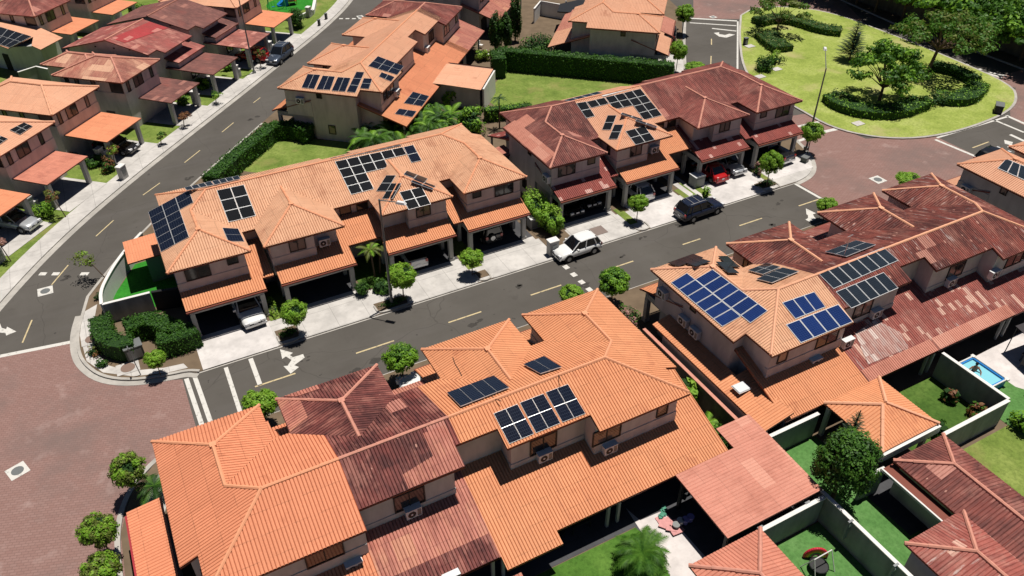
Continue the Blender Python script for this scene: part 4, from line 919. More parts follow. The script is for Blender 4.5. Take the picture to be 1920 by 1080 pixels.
def detached(ox, oy, label, kind='hip', up='peach', car='flatorange', a0=-.9, a1=6.1, b0=4.4, b1=15.0, rid='ridge', th=R(47.9), carport=(0, 5.5, 0, 6.4), wall='wall', ze=5.5, zc=2.8, group='free-standing houses along the left street', back=None):
    fr = Row(ox, oy, th, 1, 'L'); W = fr.W; c = W((a0+a1)/2, (b0+b1)/2, 0)
    root = thing('house', (c[0], c[1], 0), label, 'house', group); wm = M[wall]
    if kind == 'hip':
        hip_roof(root, W, a0, a1, b0, b1, ze, .36, T[up], M[rid], amp=.035)
        wb = MB(); bxw(wb, W, a0+.45, a1-.45, b0+.45, b1-.45, 0, ze+.02, wm); bxw(wb, W, a0+.41, a1-.41, b0+.41, b1-.41, 2.9, 4.1, wm)
        if back: bxw(wb, W, back[0]+.4, back[1]-.4, b1-.6, back[2]-.4, 0, ze-.1, wm)
        wb.build('wall', root)
        if back: hip_roof(root, W, back[0], back[1], b1-3.0, back[2], ze-.08, .36, T[up], M[rid], 'rear_roof', amp=.035)
        L = b1-b0
        for k, t in enumerate((b0+1.3, b0+4.0, b0+6.0, b0+7.2)): window(root, W, a0+.44, t, 4.75, 1.5 if k == 0 else .5, 1.2, 't', -1, 1)
        for k, s in enumerate((a0+1.2, a0+2.9, a0+5.2)): window(root, W, s, b0+.44, 4.7, .5 if k != 1 else 1.5, 1.3, 's', -1, 1 if k != 1 else 2)
        window(root, W, a0+.44, b0+3.0, 1.4, 1.0, 1.0, 't', -1, 1)
    else:
        bm = (b0+b1)/2; hb = (b1-b0)/2; tn = .24; zt = ze+tn*hb
        rb = MB(); rp = [(a0, b0), (a1, b0), (a1, bm), (a0, bm)]
        corr(rb, [(a0, b0+1.0), (a0+1.6, b0+1.0), (a0+1.6, b0), (a1, b0), (a1, bm), (a0, bm)], lambda s, t: ze+tn*(t-b0), (0, 1), T[up], W, amp=.025)
        corr(rb, [(a0, bm), (a1, bm), (a1, b1), (a0, b1)], lambda s, t: ze+tn*(b1-t), (0, 1), T[up], W, amp=.025)
        ro = rb.build('roof', root)
        if up == 'redpaint':
            pb = MB(); corr(pb, [(a0+.8, bm-1.9), (a1-.1, bm-3.2), (a1-.1, bm-.9), (a0+.8, bm-.3)], lambda s, t: ze+tn*(t-b0)+.03, (0, 1), T['redtint'], W, amp=.025); pb.build('painted_sheets', ro)
        cb = MB(); ridge_line(cb, W(a0, bm, zt+.04), W(a1, bm, zt+.04), M[rid]); cb.build('ridge_cap', ro)
        wb = MB(); e0, e1 = b0+1.3, b1-.5
        for s0, s1 in ((a0+.5, a1-.5),):
            P = [(e0, 0), (e1, 0), (e1, ze+tn*.5-.12), (bm, zt-.14), (e0, ze+tn*1.3-.12)]
            wb.hexa([W(s0, t, z) for t, z in P], [W(s1, t, z) for t, z in P], wm)
        wb.build('wall', root)
        zl = lambda s, t: 3.7+.22*(t-4.3)
        shed(root, W, [(.2, 4.3), (5.7, 4.3), (5.7, 9.5), (.2, 9.5)], zl, (0, 1), T[up], 'lower_roof', .025)
        wb = MB(); bxw(wb, W, .5, 5.4, 4.6, 8, 0, 3.55, wm); wb.build('lower_wall', root)
        for k, t in enumerate((b0+3.6, b0+5.6, b0+8)):
            b = MB(); b.hexa([W(a0+.44, t-.1, zt-1.1), W(a0+.47, t-.1, zt-1.1), W(a0+.47, t+.1, zt-1.1), W(a0+.44, t+.1, zt-1.1)], [W(a0+.44, t-.1, zt-.96), W(a0+.47, t-.1, zt-.96), W(a0+.47, t+.1, zt-.96), W(a0+.44, t+.1, zt-.96)], M['dark']); b.build('vent', root)
        window(root, W, a0+.49, b0+2.6, 3.2, 1.2, 1.1, 't', -1, 2); window(root, W, 3, 4.59, 1.5, 1.4, 1.2, 's', -1, 2)
    if carport:
        p0, p1, q0, q1 = carport
        shed(root, W, [(p0, q0), (p1, q0), (p1, q1), (p0, q1)], lambda s, t: zc+.035*t, (0, 1), T[car], 'carport_roof', .02)
        for s in (p0+.45, p1-.45):
            b = MB(); q = W(s, q0+.5, 0); b.box((q[0], q[1], zc/2-.03), (.38, .38, zc-.06), M['col'], th); b.build('post', root)
        b = MB(); bxw(b, W, p0+.2, p1-.2, q0+.38, q0+.62, zc-.32, zc-.1, M['col']); b.build('carport_beam', root)
        walk('parking_floor', [W(p0+.1, -1.2, 0), W(p1-.1, -1.2, 0), W(p1-.1, q1, 0), W(p0+.1, q1, 0)], M['concrete'], KH+.03)
    return root
q = at(57, 363, 2.9)
detached(q.x-5.5*.67, q.y-5.5*.742, 'house with plain orange carport at the left edge, silver car nosing out', 'hip', 'peach', 'flatorange')
detached(-7.9, 73.4, 'house with two small roof panel arrays and a gridded salmon carport roof', 'hip', 'peach', 'terracotta', b0=3.2, b1=9.5, a0=-.6, a1=6.4)
detached(-2.3, 79.7, 'house with a plain orange carport roof beside the papaya tree', 'hip', 'peach', 'flatorange')
detached(4.7, 86.2, 'house with a cream and dark red patched hip roof and a brown carport', 'hip', 'creammix', 'brown', a0=-2.1, a1=4.5, b0=3.5, b1=12, rid='ridge_red', back=(.3, 4.5, 15.4))
detached(10.2, 91.9, 'gabled house whose roof is half painted bright red', 'gable', 'redpaint', 'brown', a0=-2.6, a1=4.5, b0=4.8, b1=17, rid='ridge_red', ze=5.3)
detached(15.6, 98.1, 'gabled brown roofed house with a mottled carport behind the parked navy suv', 'gable', 'brown', 'mottled', a0=-2.7, a1=4.5, b0=4.8, b1=17, rid='ridge_dark', ze=5.3)
detached(20.3, 104.1, 'house with a plain orange carport beside the playground', 'hip', 'peach', 'flatorange', a0=-1.7, a1=5.2, b0=3.8)
detached(-3.1, 113.8, 'dark red hip roofed house with a narrow orange carport at the top left', 'hip', 'darkred', 'flatorange', a0=-2.0, a1=4.6, b0=2.6, b1=11, rid='ridge_red', group='houses of the street behind')
detached(2.4, 119.4, 'house cut by the top edge with an orange carport near the bright hedge', 'hip', 'peach', 'flatorange', b0=2.8, group='houses of the street behind')
hz = 3.7
r_ = thing('house', at(40, 80, 0), 'low peach roofed house with eight black panels at the left edge', 'house', 'houses of the street behind')
pl = G([(-60, 10), (8, 34), (117, 68), (75, 90), (59, 85), (63, 71), (16, 93), (-60, 75)], hz)
b = MB(); Wid = lambda s, t, z: (s, t, z)
corr(b, [(p.x, p.y) for p in pl], lambda s, t: hz+.10*((s*-.742+t*.67)-75), (-.742, .67), T['peach'], lambda s, t, z: (s, t, z-.4), amp=.02); b.build('roof', r_)
b = MB(); pw = G([(-55, 14), (8, 40), (106, 69), (73, 85), (16, 88), (-55, 73)], hz-.5); b.prism(ccw([(p.x, p.y) for p in pw]), 0, hz-.55, M['wall_grey']); b.build('wall', r_)
for (px, py) in ((22, 112), (45, 105)):
    q = at(px, py, 1.2); b = MB(); b.box((q.x, q.y, 1.1), (1.3, .9, 2.1), M['dark'], R(48)); b.build('doorway', r_)
zfl = lambda x, y: hz-.28+.10*((x*-.742+y*.67)-75)
solar([(0, 50), (59, 68), (18, 89), (-17, 78)], zfl, 4, 2, 'pv_black', 'block of eight black panels on the low peach roof at the left edge')
L1 = Row(-7.9, 73.4, R(47.9), 1, 'L')
def L1f(x, y): s, t = L1.inv(x, y); return 5.62+.36*min(t-3.2, s+.6, 6.4-s)
solar(Z([(268, 295), (370, 337), (225, 435), (105, 380)], 0, 180), L1f, 2, 2, 'pv_black', 'right hand black array on the small hip roof at the left edge')
solar(Z([(-60, 420), (90, 478), (0, 540), (-130, 490)], 0, 180), L1f, 2, 2, 'pv_black', 'left hand black array cut by the left edge of the photo')
# garden extensions behind the foreground terraces
def pavilion(name, label, a, hipargs, tm, rid, open_=False, zw=2.7, cat='roofed annex'):
    x0, x1, y0, y1 = a; root = thing(name, ((x0+x1)/2, (y0+y1)/2, 0), label, cat)
    if hipargs: hip_roof(root, Wid, x0, x1, y0, y1, hipargs[0], hipargs[1], T[tm], M[rid])
    wb = MB()
    if open_:
        for x in (x0+.3, x1-.3):
            for y in (y0+.3, y1-.3): p = MB(); p.box((x, y, zw/2), (.25, .25, zw), M['col']); p.build('post', root)
    else: wb.box(((x0+x1)/2, (y0+y1)/2, zw/2), (x1-x0-.7, y1-y0-.7, zw), M['wall']); wb.build('wall', root)
    return root
t = pavilion('pavilion', 'bright orange hip roofed pavilion behind the blue panelled house', (32.9, 37.7, 16.7, 21.2), (2.8, .36), 'orange_b', 'ridge', True)
b = MB(); b.box((35.3, 16.62, 2.45), (4.9, .2, .55), M['white']); b.build('parapet', t)
pavilion('annex', 'dark red hip roofed annex at the right edge next to the orange pavilion', (33.0, 37.2, 4, 16.0), (2.8, .34), 'darkpatch', 'ridge_red')
pavilion('annex', 'weathered checkered roof annex in the bottom right corner', (29.1, 33.6, 2, 11.9), (2.8, .30), 'checker', 'ridge_red')
pavilion('annex', 'salmon hip roofed annex at the bottom edge by the white patio', (18.5, 23.2, 8.5, 16.1), (2.8, .36), 'terracotta', 'ridge_red')
t = thing('patio_roof', (25, 19, 0), 'salmon single slope patio roof between the foreground orange roof and the round tree', 'patio roof')
shed(t, Wid, [(21.4, 16.5), (28.1, 16.5), (28.1, 22.6), (25.6, 22.6), (25.6, 21.0), (21.4, 21.0)], lambda x, y: 2.62+.05*(y-16.5), (1, 0), T['pink'], 'roof', .025)
for x, y in ((21.7, 16.8), (21.7, 20.6), (27.8, 16.8)):
    b = MB(); b.box((x, y, 1.3), (.18, .18, 2.6), M['black']); b.build('post', t)
t = thing('lean_to', (29.4, 26, 0), 'narrow orange lean-to roof along the side wall of the blue panelled house', 'lean-to')
shed(t, Wid, [(28.3, 21.3), (30.5, 21.3), (30.5, 25.6), (29.72, 25.6), (29.72, 32.6), (28.3, 32.6)], lambda x, y: 2.5+.25*(x-28.3), (1, 0), T['orange_b'], 'roof', .045)
b = MB(); b.box((28.5, 26.4, 1.2), (.12, 10.2, 2.4), M['wall']); b.build('wall', t)
t = thing('skylight', at(1390, 727, 3.1), 'small clear roof light set in the narrow orange lean-to', 'skylight')
q = at(1390, 727, 2.95); b = MB(); b.box((q.x, q.y, q.z+.06), (.9, .7, .05), M['lamp_clear']); b.build('sheet', t); b = MB(); b.box((q.x, q.y, q.z+.015), (1.0, .8, .03), M['alu']); b.build('frame', t)
t = thing('lean_to', (-5.2, 31, 0), 'flat orange lean-to with a red edge beside the bright orange end house', 'lean-to')
shed(t, Wid, [(-6.1, 24), (-4.25, 24), (-4.25, 33.0), (-6.1, 33.0)], lambda x, y: 2.65+.12*(x+6.1), (1, 0), T['orange'], 'roof', .045)
b = MB(); b.box((-6.16, 28.3, 2.5), (.1, 9.0, .26), simple('red_edge', (.36, .03, .04), .6)); b.build('edge_trim', t); b = MB(); b.box((-5.0, 28.2, 1.2), (1.3, 8.4, 2.4), M['wall']); b.build('wall', t)
t = thing('lean_to', (-1.6, 59, 0), 'small flat orange lean-to beside the corner house over the turf yard', 'lean-to')
shed(t, Wid, [(-3.1, 57.3), (.1, 57.3), (.1, 60.7), (-3.1, 60.7)], lambda x, y: 2.7+.05*(x+3), (0, 1), T['flatorange'], 'roof', .02)
b = MB(); b.box((-1.0, 59.2, 1.3), (1.7, 2.6, 2.6), simple('green_wall', (.14, .22, .15), .85)); b.build('wall', t)
t = thing('lean_to', (30, 59.7, 0), 'small rusty lean-to at the side of the dark red end house', 'lean-to')
shed(t, Wid, [(28.6, 58.6), (31.2, 58.6), (31.2, 60.6), (28.6, 60.6)], lambda x, y: 2.7+.12*(x-28.6), (1, 0), T['pinkrear'], 'roof', .03)
b = MB(); b.box((30, 59.5, 1.3), (2.2, 1.6, 2.5), M['wall_grey']); b.build('wall', t)
t = thing('garden_room', (36, 77.3, 0), 'flat peach roofed garden room with a white end wall beside the lawn', 'garden room')
fp = [(29.7, 79.6), (32.2, 77.2), (35.2, 73.7), (38.95, 78.1), (33.4, 84.2)]
shed(t, Wid, fp, lambda x, y: 2.85+.02*(x-32), (-.73, .68), T['peach'], 'roof', .015)
b = MB(); k = lambda p, q, f: (p[0]+(q[0]-p[0])*f, p[1]+(q[1]-p[1])*f); cc = (35.66, 77.5)
b.prism(ccw([k(p, cc, .12) for p in fp]), 0, 2.7, M['wall_grey']); b.build('wall', t)
b = MB(); a_, b_2 = Vector((35.35, 73.75)), Vector((38.9, 77.95)); n_ = Vector((b_2-a_)).normalized(); b.box(((a_.x+b_2.x)/2+.1, (a_.y+b_2.y)/2-.1, 1.4), (5.4, .18, 2.8), M['white'], math.atan2(n_.y, n_.x)); b.build('end_wall', t)
t = thing('shade_roof', (33, 14.3, 0), 'narrow dark brown shade roof beside the dark red annex', 'shade roof')
b = MB(); b.box((32.75, 13.9, 2.35), (.85, 4.3, .12), M['fascia']); b.build('roof', t); b = MB(); b.box((32.3, 13.9, 2.4), (.1, 4.4, .16), M['white']); b.build('edge_trim', t)
t = thing('awning', (9.1, 19.7, 0), 'tiny weathered tile awning over a rear window at the bottom edge', 'awning')
shed(t, Wid, [(9.0, 18.9), (11.0, 18.9), (11.0, 19.9), (9.0, 19.9)], lambda x, y: 2.2+.3*(y-18.9), (0, 1), T['pinkrear'], 'roof', .045)
t = thing('carport', at(1130, 15, 0), 'black flat roofed shelter behind the white garden wall at the top', 'shelter')
q = G([(1050, 8), (1085, 0), (1180, 4), (1165, 30), (1045, 22)], 2.8); b = MB(); b.prism(ccw([(p.x, p.y) for p in q]), 2.7, 2.85, M['black'], None, True); b.build('roof', t)
for px, py in ((1060, 38), (1130, 40)): p = at(px, py, 0); b = MB(); b.box((p.x, p.y, 1.35), (.2, .2, 2.7), M['col']); b.build('post', t)
# walls of the yards
def wallseg(pts, h, label, m='yardwall', w=.16, capm='white', group='yard walls'):
    pts = [Vector(p[:2]) for p in pts]; c = sum(pts, Vector((0, 0)))/len(pts)
    t = thing('garden_wall', (c.x, c.y, 0), label, 'wall', group); b = MB(); cp = MB()
    o1, o2 = offset_line([tuple(p) for p in pts], w/2), offset_line([tuple(p) for p in pts], -w/2)
    p1, p2 = offset_line([tuple(p) for p in pts], w/2+.04), offset_line([tuple(p) for p in pts], -w/2-.04)
    for i in range(len(pts)-1):
        f = [o1[i], o1[i+1], o2[i+1], o2[i]]; b.hexa([(*p, 0) for p in f], [(*p, h) for p in f], M[m])
        f = [p1[i], p1[i+1], p2[i+1], p2[i]]; cp.hexa([(*p, h) for p in f], [(*p, h+.07) for p in f], M[capm])
    b.build('wall', t); cp.build('coping', t); return t
wallseg(smooth([(-5.55, 54.25), (-5.45, 56.0), (-4.75, 57.8), (-3.9, 59.6), (-2.8, 61.4), (-1.6, 63)], 2), 1.8, 'curved white wall around the green turf yard by the left street', 'white')
wallseg([(-5.5, 54.2), (-2.2, 54.05)], 1.8, 'short straight grey wall in front of the green turf yard')
wallseg([(-2.1, 54.05), (-.2, 53.6)], 1.8, 'dark gate wall between the turf yard and the corner house', 'dark', capm='black')
wallseg([(28.3, 6), (28.3, 20.9)], 2.2, 'long white topped wall between the two turf yards at the bottom right')
wallseg([(27.95, 21.2), (27.95, 33)], 1.9, 'narrow stained wall along the planted side passage beside the lean-to', 'darkened', capm='ridge_red')
wallseg([(23.5, 16.25), (28.1, 16.25)], 2.2, 'white topped wall behind the rainbow float yard')
wallseg([(28.45, 21.1), (32.6, 21.1)], 2.1, 'dark wall behind the round tree')
wallseg([(31.2, 16.2), (32.7, 16.1)], 2.2, 'short pale wall stub beside the dark red annex')
wallseg([(37.75, 16.25), (43.85, 16.25)], 2.2, 'white topped grey wall at the end of the shady grass garden')
wallseg([(43.95, 16.3), (43.95, 21.2)], 2.2, 'white topped wall between the grass garden and the pool yard')
wallseg(G([(1001, 45), (1013, 30), (1046, 36), (1068, 40)]), 2.1, 'pale garden wall beside the column trees at the top', 'white')
wallseg(G([(1590, -2), (1713, 42), (1850, 88), (1925, 116), (1990, 140)]), 2.6, 'long dark boundary wall under the trees at the top right', 'darkened', capm='yardwall')
wallseg(G([(505, 38), (560, 40), (588, 28), (592, 8)]), .7, 'low curved white seat wall around the playground', 'white', .35)
wallseg(G([(36, 142), (70, 131), (92, 136)], 1.5), 1.9, 'pale yard wall with a crossbar behind the patched hip roof', 'yardwall')
for (x, y, rz, l) in ((23.6, 16.4, 0, 'first of the wall lamps on the float yard wall, nearest the salmon annex'), (27.0, 16.4, 0, 'wall lamp on the float yard wall nearest the round tree'), (28.15, 14.4, 0, 'wall lamp on the long yard wall opposite the float'), (28.15, 11.4, 0, 'lowest wall lamp on the long yard wall at the bottom edge'), (31.6, 16.05, 0, 'wall lamp on the short pale wall stub')):
    t = thing('wall_lamp', (x, y, 1.9), l, 'lamp', 'yard wall lamps'); b = MB(); b.box((x, y, 1.95), (.16, .16, .22), M['white']); b.build('shade', t); b = MB(); b.box((x, y, 1.55), (.34, .12, 1.5), M['yardwall']); b.build('pilaster', t)
# ---------------------------------------------------------------- vegetation
def leaf(mb, p, n, size, m, rg):
    n = Vector(n).normalized(); a = n.orthogonal().normalized(); a = (Matrix.Rotation(rg.uniform(0, 6.28), 3, n) @ a); b = n.cross(a)
    s = size*rg.uniform(.7, 1.3); p = Vector(p)
    mb.face([p-a*s*.5, p+b*s*.34, p+a*s*.6, p-b*s*.34], m)
def cloud(mb, c, r, n, size, mats, seed, clumps=16, shell=.55, drop=.0, cs=.42):
    """leaf clumps spread through an ellipsoid"""
    rg = random.Random(seed); c = Vector(c); cl = []
    for i in range(clumps):
        while True:
            d = Vector((rg.uniform(-1, 1), rg.uniform(-1, 1), rg.uniform(-.8, 1)))
            if .05 < d.length < 1: break
        d.normalize(); k = rg.uniform(shell, .88)
        cl.append((Vector((d.x*r[0]*k, d.y*r[1]*k, d.z*r[2]*k)), rg.uniform(.7, 1.15)*cs, rg.choice(mats)))
    for i in range(n):
        q, s, m = rg.choice(cl)
        d = Vector((rg.gauss(0, 1), rg.gauss(0, 1), rg.gauss(0, 1))); d.normalize(); d *= rg.uniform(.55, 1.0)
        p = q+Vector((d.x*r[0]*s, d.y*r[1]*s, d.z*r[2]*s))
        o = Vector((p.x/r[0], p.y/r[1], p.z/r[2]))
        nn = d*.7+o*.5+Vector((rg.uniform(-.5, .5), rg.uniform(-.5, .5), rg.uniform(0, .8)))
        leaf(mb, c+p, nn, size, m if rg.random() < .75 else rg.choice(mats), rg)
def limbs(mb, base, top, r0, r1, spread, n, m, seed):
    rg = random.Random(seed); base, top = Vector(base), Vector(top)
    mid = base.lerp(top, .55)+Vector((rg.uniform(-.06, .06), rg.uniform(-.06, .06), 0))
    mb.tube(base, mid, r0, (r0+r1)/2, m, 7); mb.tube(mid, top, (r0+r1)/2, r1, m, 7)
    for i in range(n):
        a = 6.283*i/n+rg.uniform(-.4, .4); s = mid.lerp(top, rg.uniform(.1, .9))
        e = top+Vector((math.cos(a)*spread[0]*rg.uniform(.5, .9), math.sin(a)*spread[0]*rg.uniform(.5, .9), rg.uniform(-.1, 1)*spread[1]))
        k = s.lerp(e, .5)+Vector((0, 0, spread[1]*.15)); mb.tube(s, k, r1*.8, r1*.5, m, 5); mb.tube(k, e, r1*.5, r1*.2, m, 5)
def make_tree(name, label, cat, crown_c, r, n, size, mats, seed, trunk_r=.06, bark='bark', clumps=16, shell=.55, group=None, core=.6, cs=.42, loc=(0, 0, 0)):
    t = thing(name, loc, label, cat, group); t['_o'] = (0, 0, 0)
    tb = MB(); limbs(tb, (0, 0, -.05), (0, 0, crown_c[2]-r[2]*.25), trunk_r, trunk_r*.6, (r[0], r[2]*.7), 6, M[bark], seed); tb.build('trunk', t)
    cb = MB(); cloud(cb, crown_c, r, n, size, [M[m] for m in mats], seed, clumps, shell, cs=cs)
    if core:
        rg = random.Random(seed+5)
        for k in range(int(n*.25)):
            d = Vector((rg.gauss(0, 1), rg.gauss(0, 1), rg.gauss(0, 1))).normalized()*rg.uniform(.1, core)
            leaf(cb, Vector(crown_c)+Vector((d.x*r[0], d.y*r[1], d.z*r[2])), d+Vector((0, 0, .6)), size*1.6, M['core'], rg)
    cb.build('crown', t); return t
protos = {}
LG = 'clipped street trees beside the kerbs'
def street_tree(px, py, label, h=2.1, r=1.2, kind='leaf', rz=0.0):
    """crown centre at a photo pixel, h its height above the ground"""
    q = at(px, py, KH+h); key = kind
    if key not in protos:
        mats = {'leaf': ['leaf', 'leaf', 'leaf_lime'], 'mid': ['leaf', 'leaf_mid', 'leaf'], 'lime': ['leaf_lime', 'leaf', 'leaf_olive']}[kind]
        protos[key] = make_tree('street_tree', label, 'tree', (0, 0, 2.15), (1.2, 1.2, .88), 5200, .15, mats, len(key)+3, .06, clumps=70, group=LG, shell=.74, cs=.27, core=.7)
        o = protos[key]
    else: o = copy_tree(protos[key]); o['label'] = label
    s = .84*r/1.2; place(o, (q.x, q.y, KH), rz, (s, s*(.92+.16*math.sin(px)**2), h/2.1)); return o
street_tree(551, 586, 'round bright tree by the kerb in front of the white car', 2.1, 1.15)
street_tree(752, 518, 'round bright tree at the foot of the tall lamp post', 2.3, 1.3, 'leaf', 1)
street_tree(884, 484, 'airy bright street tree beside the jeep driveway', 1.7, 1.1, 'leaf', 2)
street_tree(1197, 382, 'small round tree in front of the black panelled peach house', 1.9, 1.1, 'leaf', 3)
street_tree(1447, 306, 'round tree on the thin trunk before the dark red carports', 2.6, 1.2, 'leaf', 4)
street_tree(1524, 248, 'small round tree behind the lamp post at the brick junction', 2.3, 1.35, 'leaf', 5)
street_tree(751, 671, 'dense round tree rising between the foreground roofs and the street', 2.2, 1.4, 'mid', 0)
street_tree(1151, 528, 'round tree above the right tip of the foreground orange roof', 2.2, 1.45, 'mid', 2)
street_tree(487, 757, 'loose tree behind the bright orange bay at the lower left', 2.0, 1.35, 'leaf', 2.5)
street_tree(1072, 552, 'low bushy tree half hidden behind the foreground orange bay', 1.5, 1.1, 'leaf', 4.5)
street_tree(240, 881, 'upper of the yellowish round trees on the brick edge at lower left', 2.3, 1.15, 'lime', 0)
street_tree(183, 996, 'middle yellowish round tree on the brick edge at lower left', 2.3, 1.15, 'lime', 2)
street_tree(190, 1072, 'lowest yellowish round tree cut by the bottom edge', 2.2, 1.15, 'lime', 3.4)
street_tree(290, 674, 'light green small tree in front of the corner hedge', 1.5, .85, 'leaf', 3)
street_tree(1272, 95, 'round street tree by the road right of the blank grey gable wall', 2.8, 1.35, 'leaf', 1)
street_tree(1284, 26, 'highest round street tree at the top edge left of the brick paving', 2.8, 1.5, 'leaf', 3)
street_tree(1303, 126, 'bright round bush showing above the dark red ridge', 1.3, 1.5, 'leaf', 3)
street_tree(1551, 386, 'bright bush at the tip of the rusty bay beside the straight arrow', 1.6, 1.1, 'leaf', 3)
street_tree(1703, 337, 'wide bright bush behind the rusty bay on the brick junction', 1.2, 1.5, 'leaf', .5)
# bushes and shrubs
def bush(px, py, label, r, n=900, size=.16, mats=('leaf_mid',), z=None, name='bush', loc=None, cat='bush', seed=None, clumps=14, group=None, core=.75):
    q = Vector(loc) if loc else at(px, py, KH); rg = seed if seed is not None else int(px*7+py)
    t = thing(name, (q.x, q.y, KH), label, cat, group); t['_o'] = (0, 0, 0)
    b = MB(); cloud(b, (0, 0, r[2]*.85), r, n, size, [M[m] for m in mats], rg, clumps, .5)
    r2 = random.Random(rg)
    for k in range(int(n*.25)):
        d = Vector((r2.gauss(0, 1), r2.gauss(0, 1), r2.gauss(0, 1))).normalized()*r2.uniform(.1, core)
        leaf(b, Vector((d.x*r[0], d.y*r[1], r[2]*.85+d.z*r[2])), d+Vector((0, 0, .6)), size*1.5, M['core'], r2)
    b.build('foliage', t)
    s = MB(); 
    for k in range(4): s.tube((0, 0, -.05), (r2.uniform(-.4, .4)*r[0], r2.uniform(-.4, .4)*r[1], r[2]*.9), .03, .012, M['bark'], 5)
    s.build('stem', t); return t
bush(1012, 428, 'big lime green bush between the two front terraces', (1.15, 2.0, 1.5), 4200, .19, ('leaf_lime', 'leaf'), loc=(29.6, 51.4, 0), clumps=30)
bush(1012, 428, 'lime green bush in front of the dark red end house', (1.05, 1.2, 1.3), 2400, .19, ('leaf_lime', 'leaf'), loc=(29.9, 49.2, 0), clumps=22)
bush(681, 553, 'dark clipped ball shrub beside the driveway near the lamp', (.62, .62, .75), 1300, .10, ('leaf_hedge',), clumps=24)
bush(715, 545, 'spiky dark shrub left of the lamp post', (.7, .9, .6), 700, .2, ('leaf_mid', 'leaf_dark'))
bush(1432, 132, 'dark clipped ball shrub on the park lawn near the road', (1.25, 1.25, 1.1), 1500, .16, ('leaf_hedge',), clumps=30)
bush(1452, 118, 'pale loose shrub beside the dark ball on the park lawn', (1.4, 1.2, .8), 500, .22, ('leaf_olive', 'leaf_lime'))
bush(1730, 200, 'small dark ball shrub at the end of the curved park hedge', (.8, .8, .85), 700, .15, ('leaf_hedge',), clumps=20)
bush(558, 52, 'dark egg shaped shrub beside the playground carport', (1.3, 1.3, 1.5), 2200, .17, ('leaf_hedge', 'leaf_dark'), clumps=34)
bush(85, 405, 'bright clipped bush beside the silver car at the left edge', (.95, .95, .8), 1100, .15, ('leaf', 'leaf_lime'), clumps=22)
bush(312, 145, 'bright leafy plant below the brown carport at the left', (1.4, .9, .7), 700, .25, ('leaf', 'leaf_lime'))
bush(385, 165, 'dark garden bush between two carports on the left street', (1.1, .9, .8), 700, .2, ('leaf_mid', 'leaf'))
bush(345, 195, 'garden shrub beside the brown carport post', (.9, .9, .6), 500, .2, ('leaf_mid', 'leaf_lime'))
bush(180, 310, 'loose green bed shrub beside the gridded carport', (1.3, .9, .6), 600, .2, ('leaf_mid',))
bush(205, 322, 'rusty leaved garden shrub by the white meter pillar', (.8, .8, .8), 500, .18, ('leaf_rust', 'leaf_mid'))
bush(135, 305, 'dark shrub in the shade of the gridded carport', (.9, .9, .6), 500, .2, ('leaf_dark',))
bush(428, 132, 'green shrub under the mottled carport edge', (.8, .7, .6), 400, .2, ('leaf_mid', 'leaf'))
bush(885, 250, 'bright green broad bush at the end of the palm row', (1.6, 1.5, 1.7), 2600, .24, ('leaf', 'leaf_mid'), clumps=26)
bush(850, 195, 'light green bush beside the garden room', (1.3, 1.2, 1.2), 1300, .22, ('leaf', 'leaf_lime'))
bush(878, 92, 'grey green garden plant behind the low rear roof', (1.1, 1.0, 1.0), 700, .22, ('leaf_olive', 'leaf_mid'))
bush(905, 112, 'pale yellow green garden plant near the tall hedge corner', (1.1, 1.0, .8), 600, .25, ('leaf_olive', 'leaf_lime'))
bush(1008, 105, 'bushy plants along the pale garden wall at the top', (3.0, 1.6, 1.5), 2200, .25, ('leaf_mid', 'leaf_dark'), clumps=26)
bush(1352, 778, 'fern like dark green shrub in the side passage', (1.0, 1.0, .8), 1200, .17, ('leaf_mid', 'leaf_hedge'), loc=(27.2, 23.2, 0))
bush(1295, 690, 'bright banana like plant in the side passage beside the lean-to', (.6, 1.1, 1.0), 380, .5, ('leaf', 'leaf_lime'), loc=(27.6, 27.6, 0), clumps=8)
bush(1745, 790, 'dark leafy plant in the shady grass garden', (.6, .6, .7), 260, .3, ('leaf_hedge',), loc=(39.6, 17.4, 0))
bush(1840, 745, 'reddish cordyline plant against the grass garden wall', (.7, .7, .6), 300, .28, ('leaf_rust', 'leaf_mid'), loc=(43.2, 17.3, 0))
bush(1810, 720, 'dark reddish plant below the white topped wall', (.6, .6, .6), 260, .28, ('leaf_rust', 'leaf_dark'), loc=(42.9, 19.2, 0))
bush(1895, 800, 'lime shrub outside the grass garden wall at the right edge', (.9, .9, .7), 600, .2, ('leaf_lime', 'leaf'), loc=(44.9, 15.2, 0))
bush(1910, 750, 'green plant on the turf at the right edge below the pool', (.7, .7, .8), 400, .2, ('leaf_mid', 'leaf'), loc=(48.2, 16.4, 0))
bush(780, 712, 'striped green plant beside the white car hood', (.7, .7, .5), 300, .35, ('leaf_lime',), loc=(11.9, 36.4, 0))
bush(1205, 565, 'pale flowering climber on the side wall above the lean-to', (.6, 1.2, 1.2), 900, .16, ('leaf_mid', 'leaf_pinkish'), loc=(28.5, 35.3, 0))
bush(535, 590, 'lime flower bed beside the white corner car', (.35, 1.5, .45), 500, .16, ('leaf_lime', 'leaf_olive'), loc=(5.7, 50.0, 0))
bush(1345, 375, 'narrow upright shrub beside the parked black suv', (.45, .45, .9), 350, .17, ('leaf', 'leaf_lime'), loc=(44.9, 46.9, 0))
bush(1318, 365, 'low rounded green shrub on the lawn strip before the peach house', (.5, .4, .35), 250, .15, ('leaf_lime',), loc=(43.9, 47.4, 0))
bush(1398, 320, 'white flowering shrub between the dark red carports', (.5, .6, .8), 350, .18, ('leaf_pinkish', 'leaf_mid'), loc=(52.6, 48.4, 0))
bush(1400, 375, 'dark groundcover at the foot of the thin trunked tree', (1.0, .7, .2), 400, .14, ('leaf_dark',), loc=(52.0, 46.6, 0))
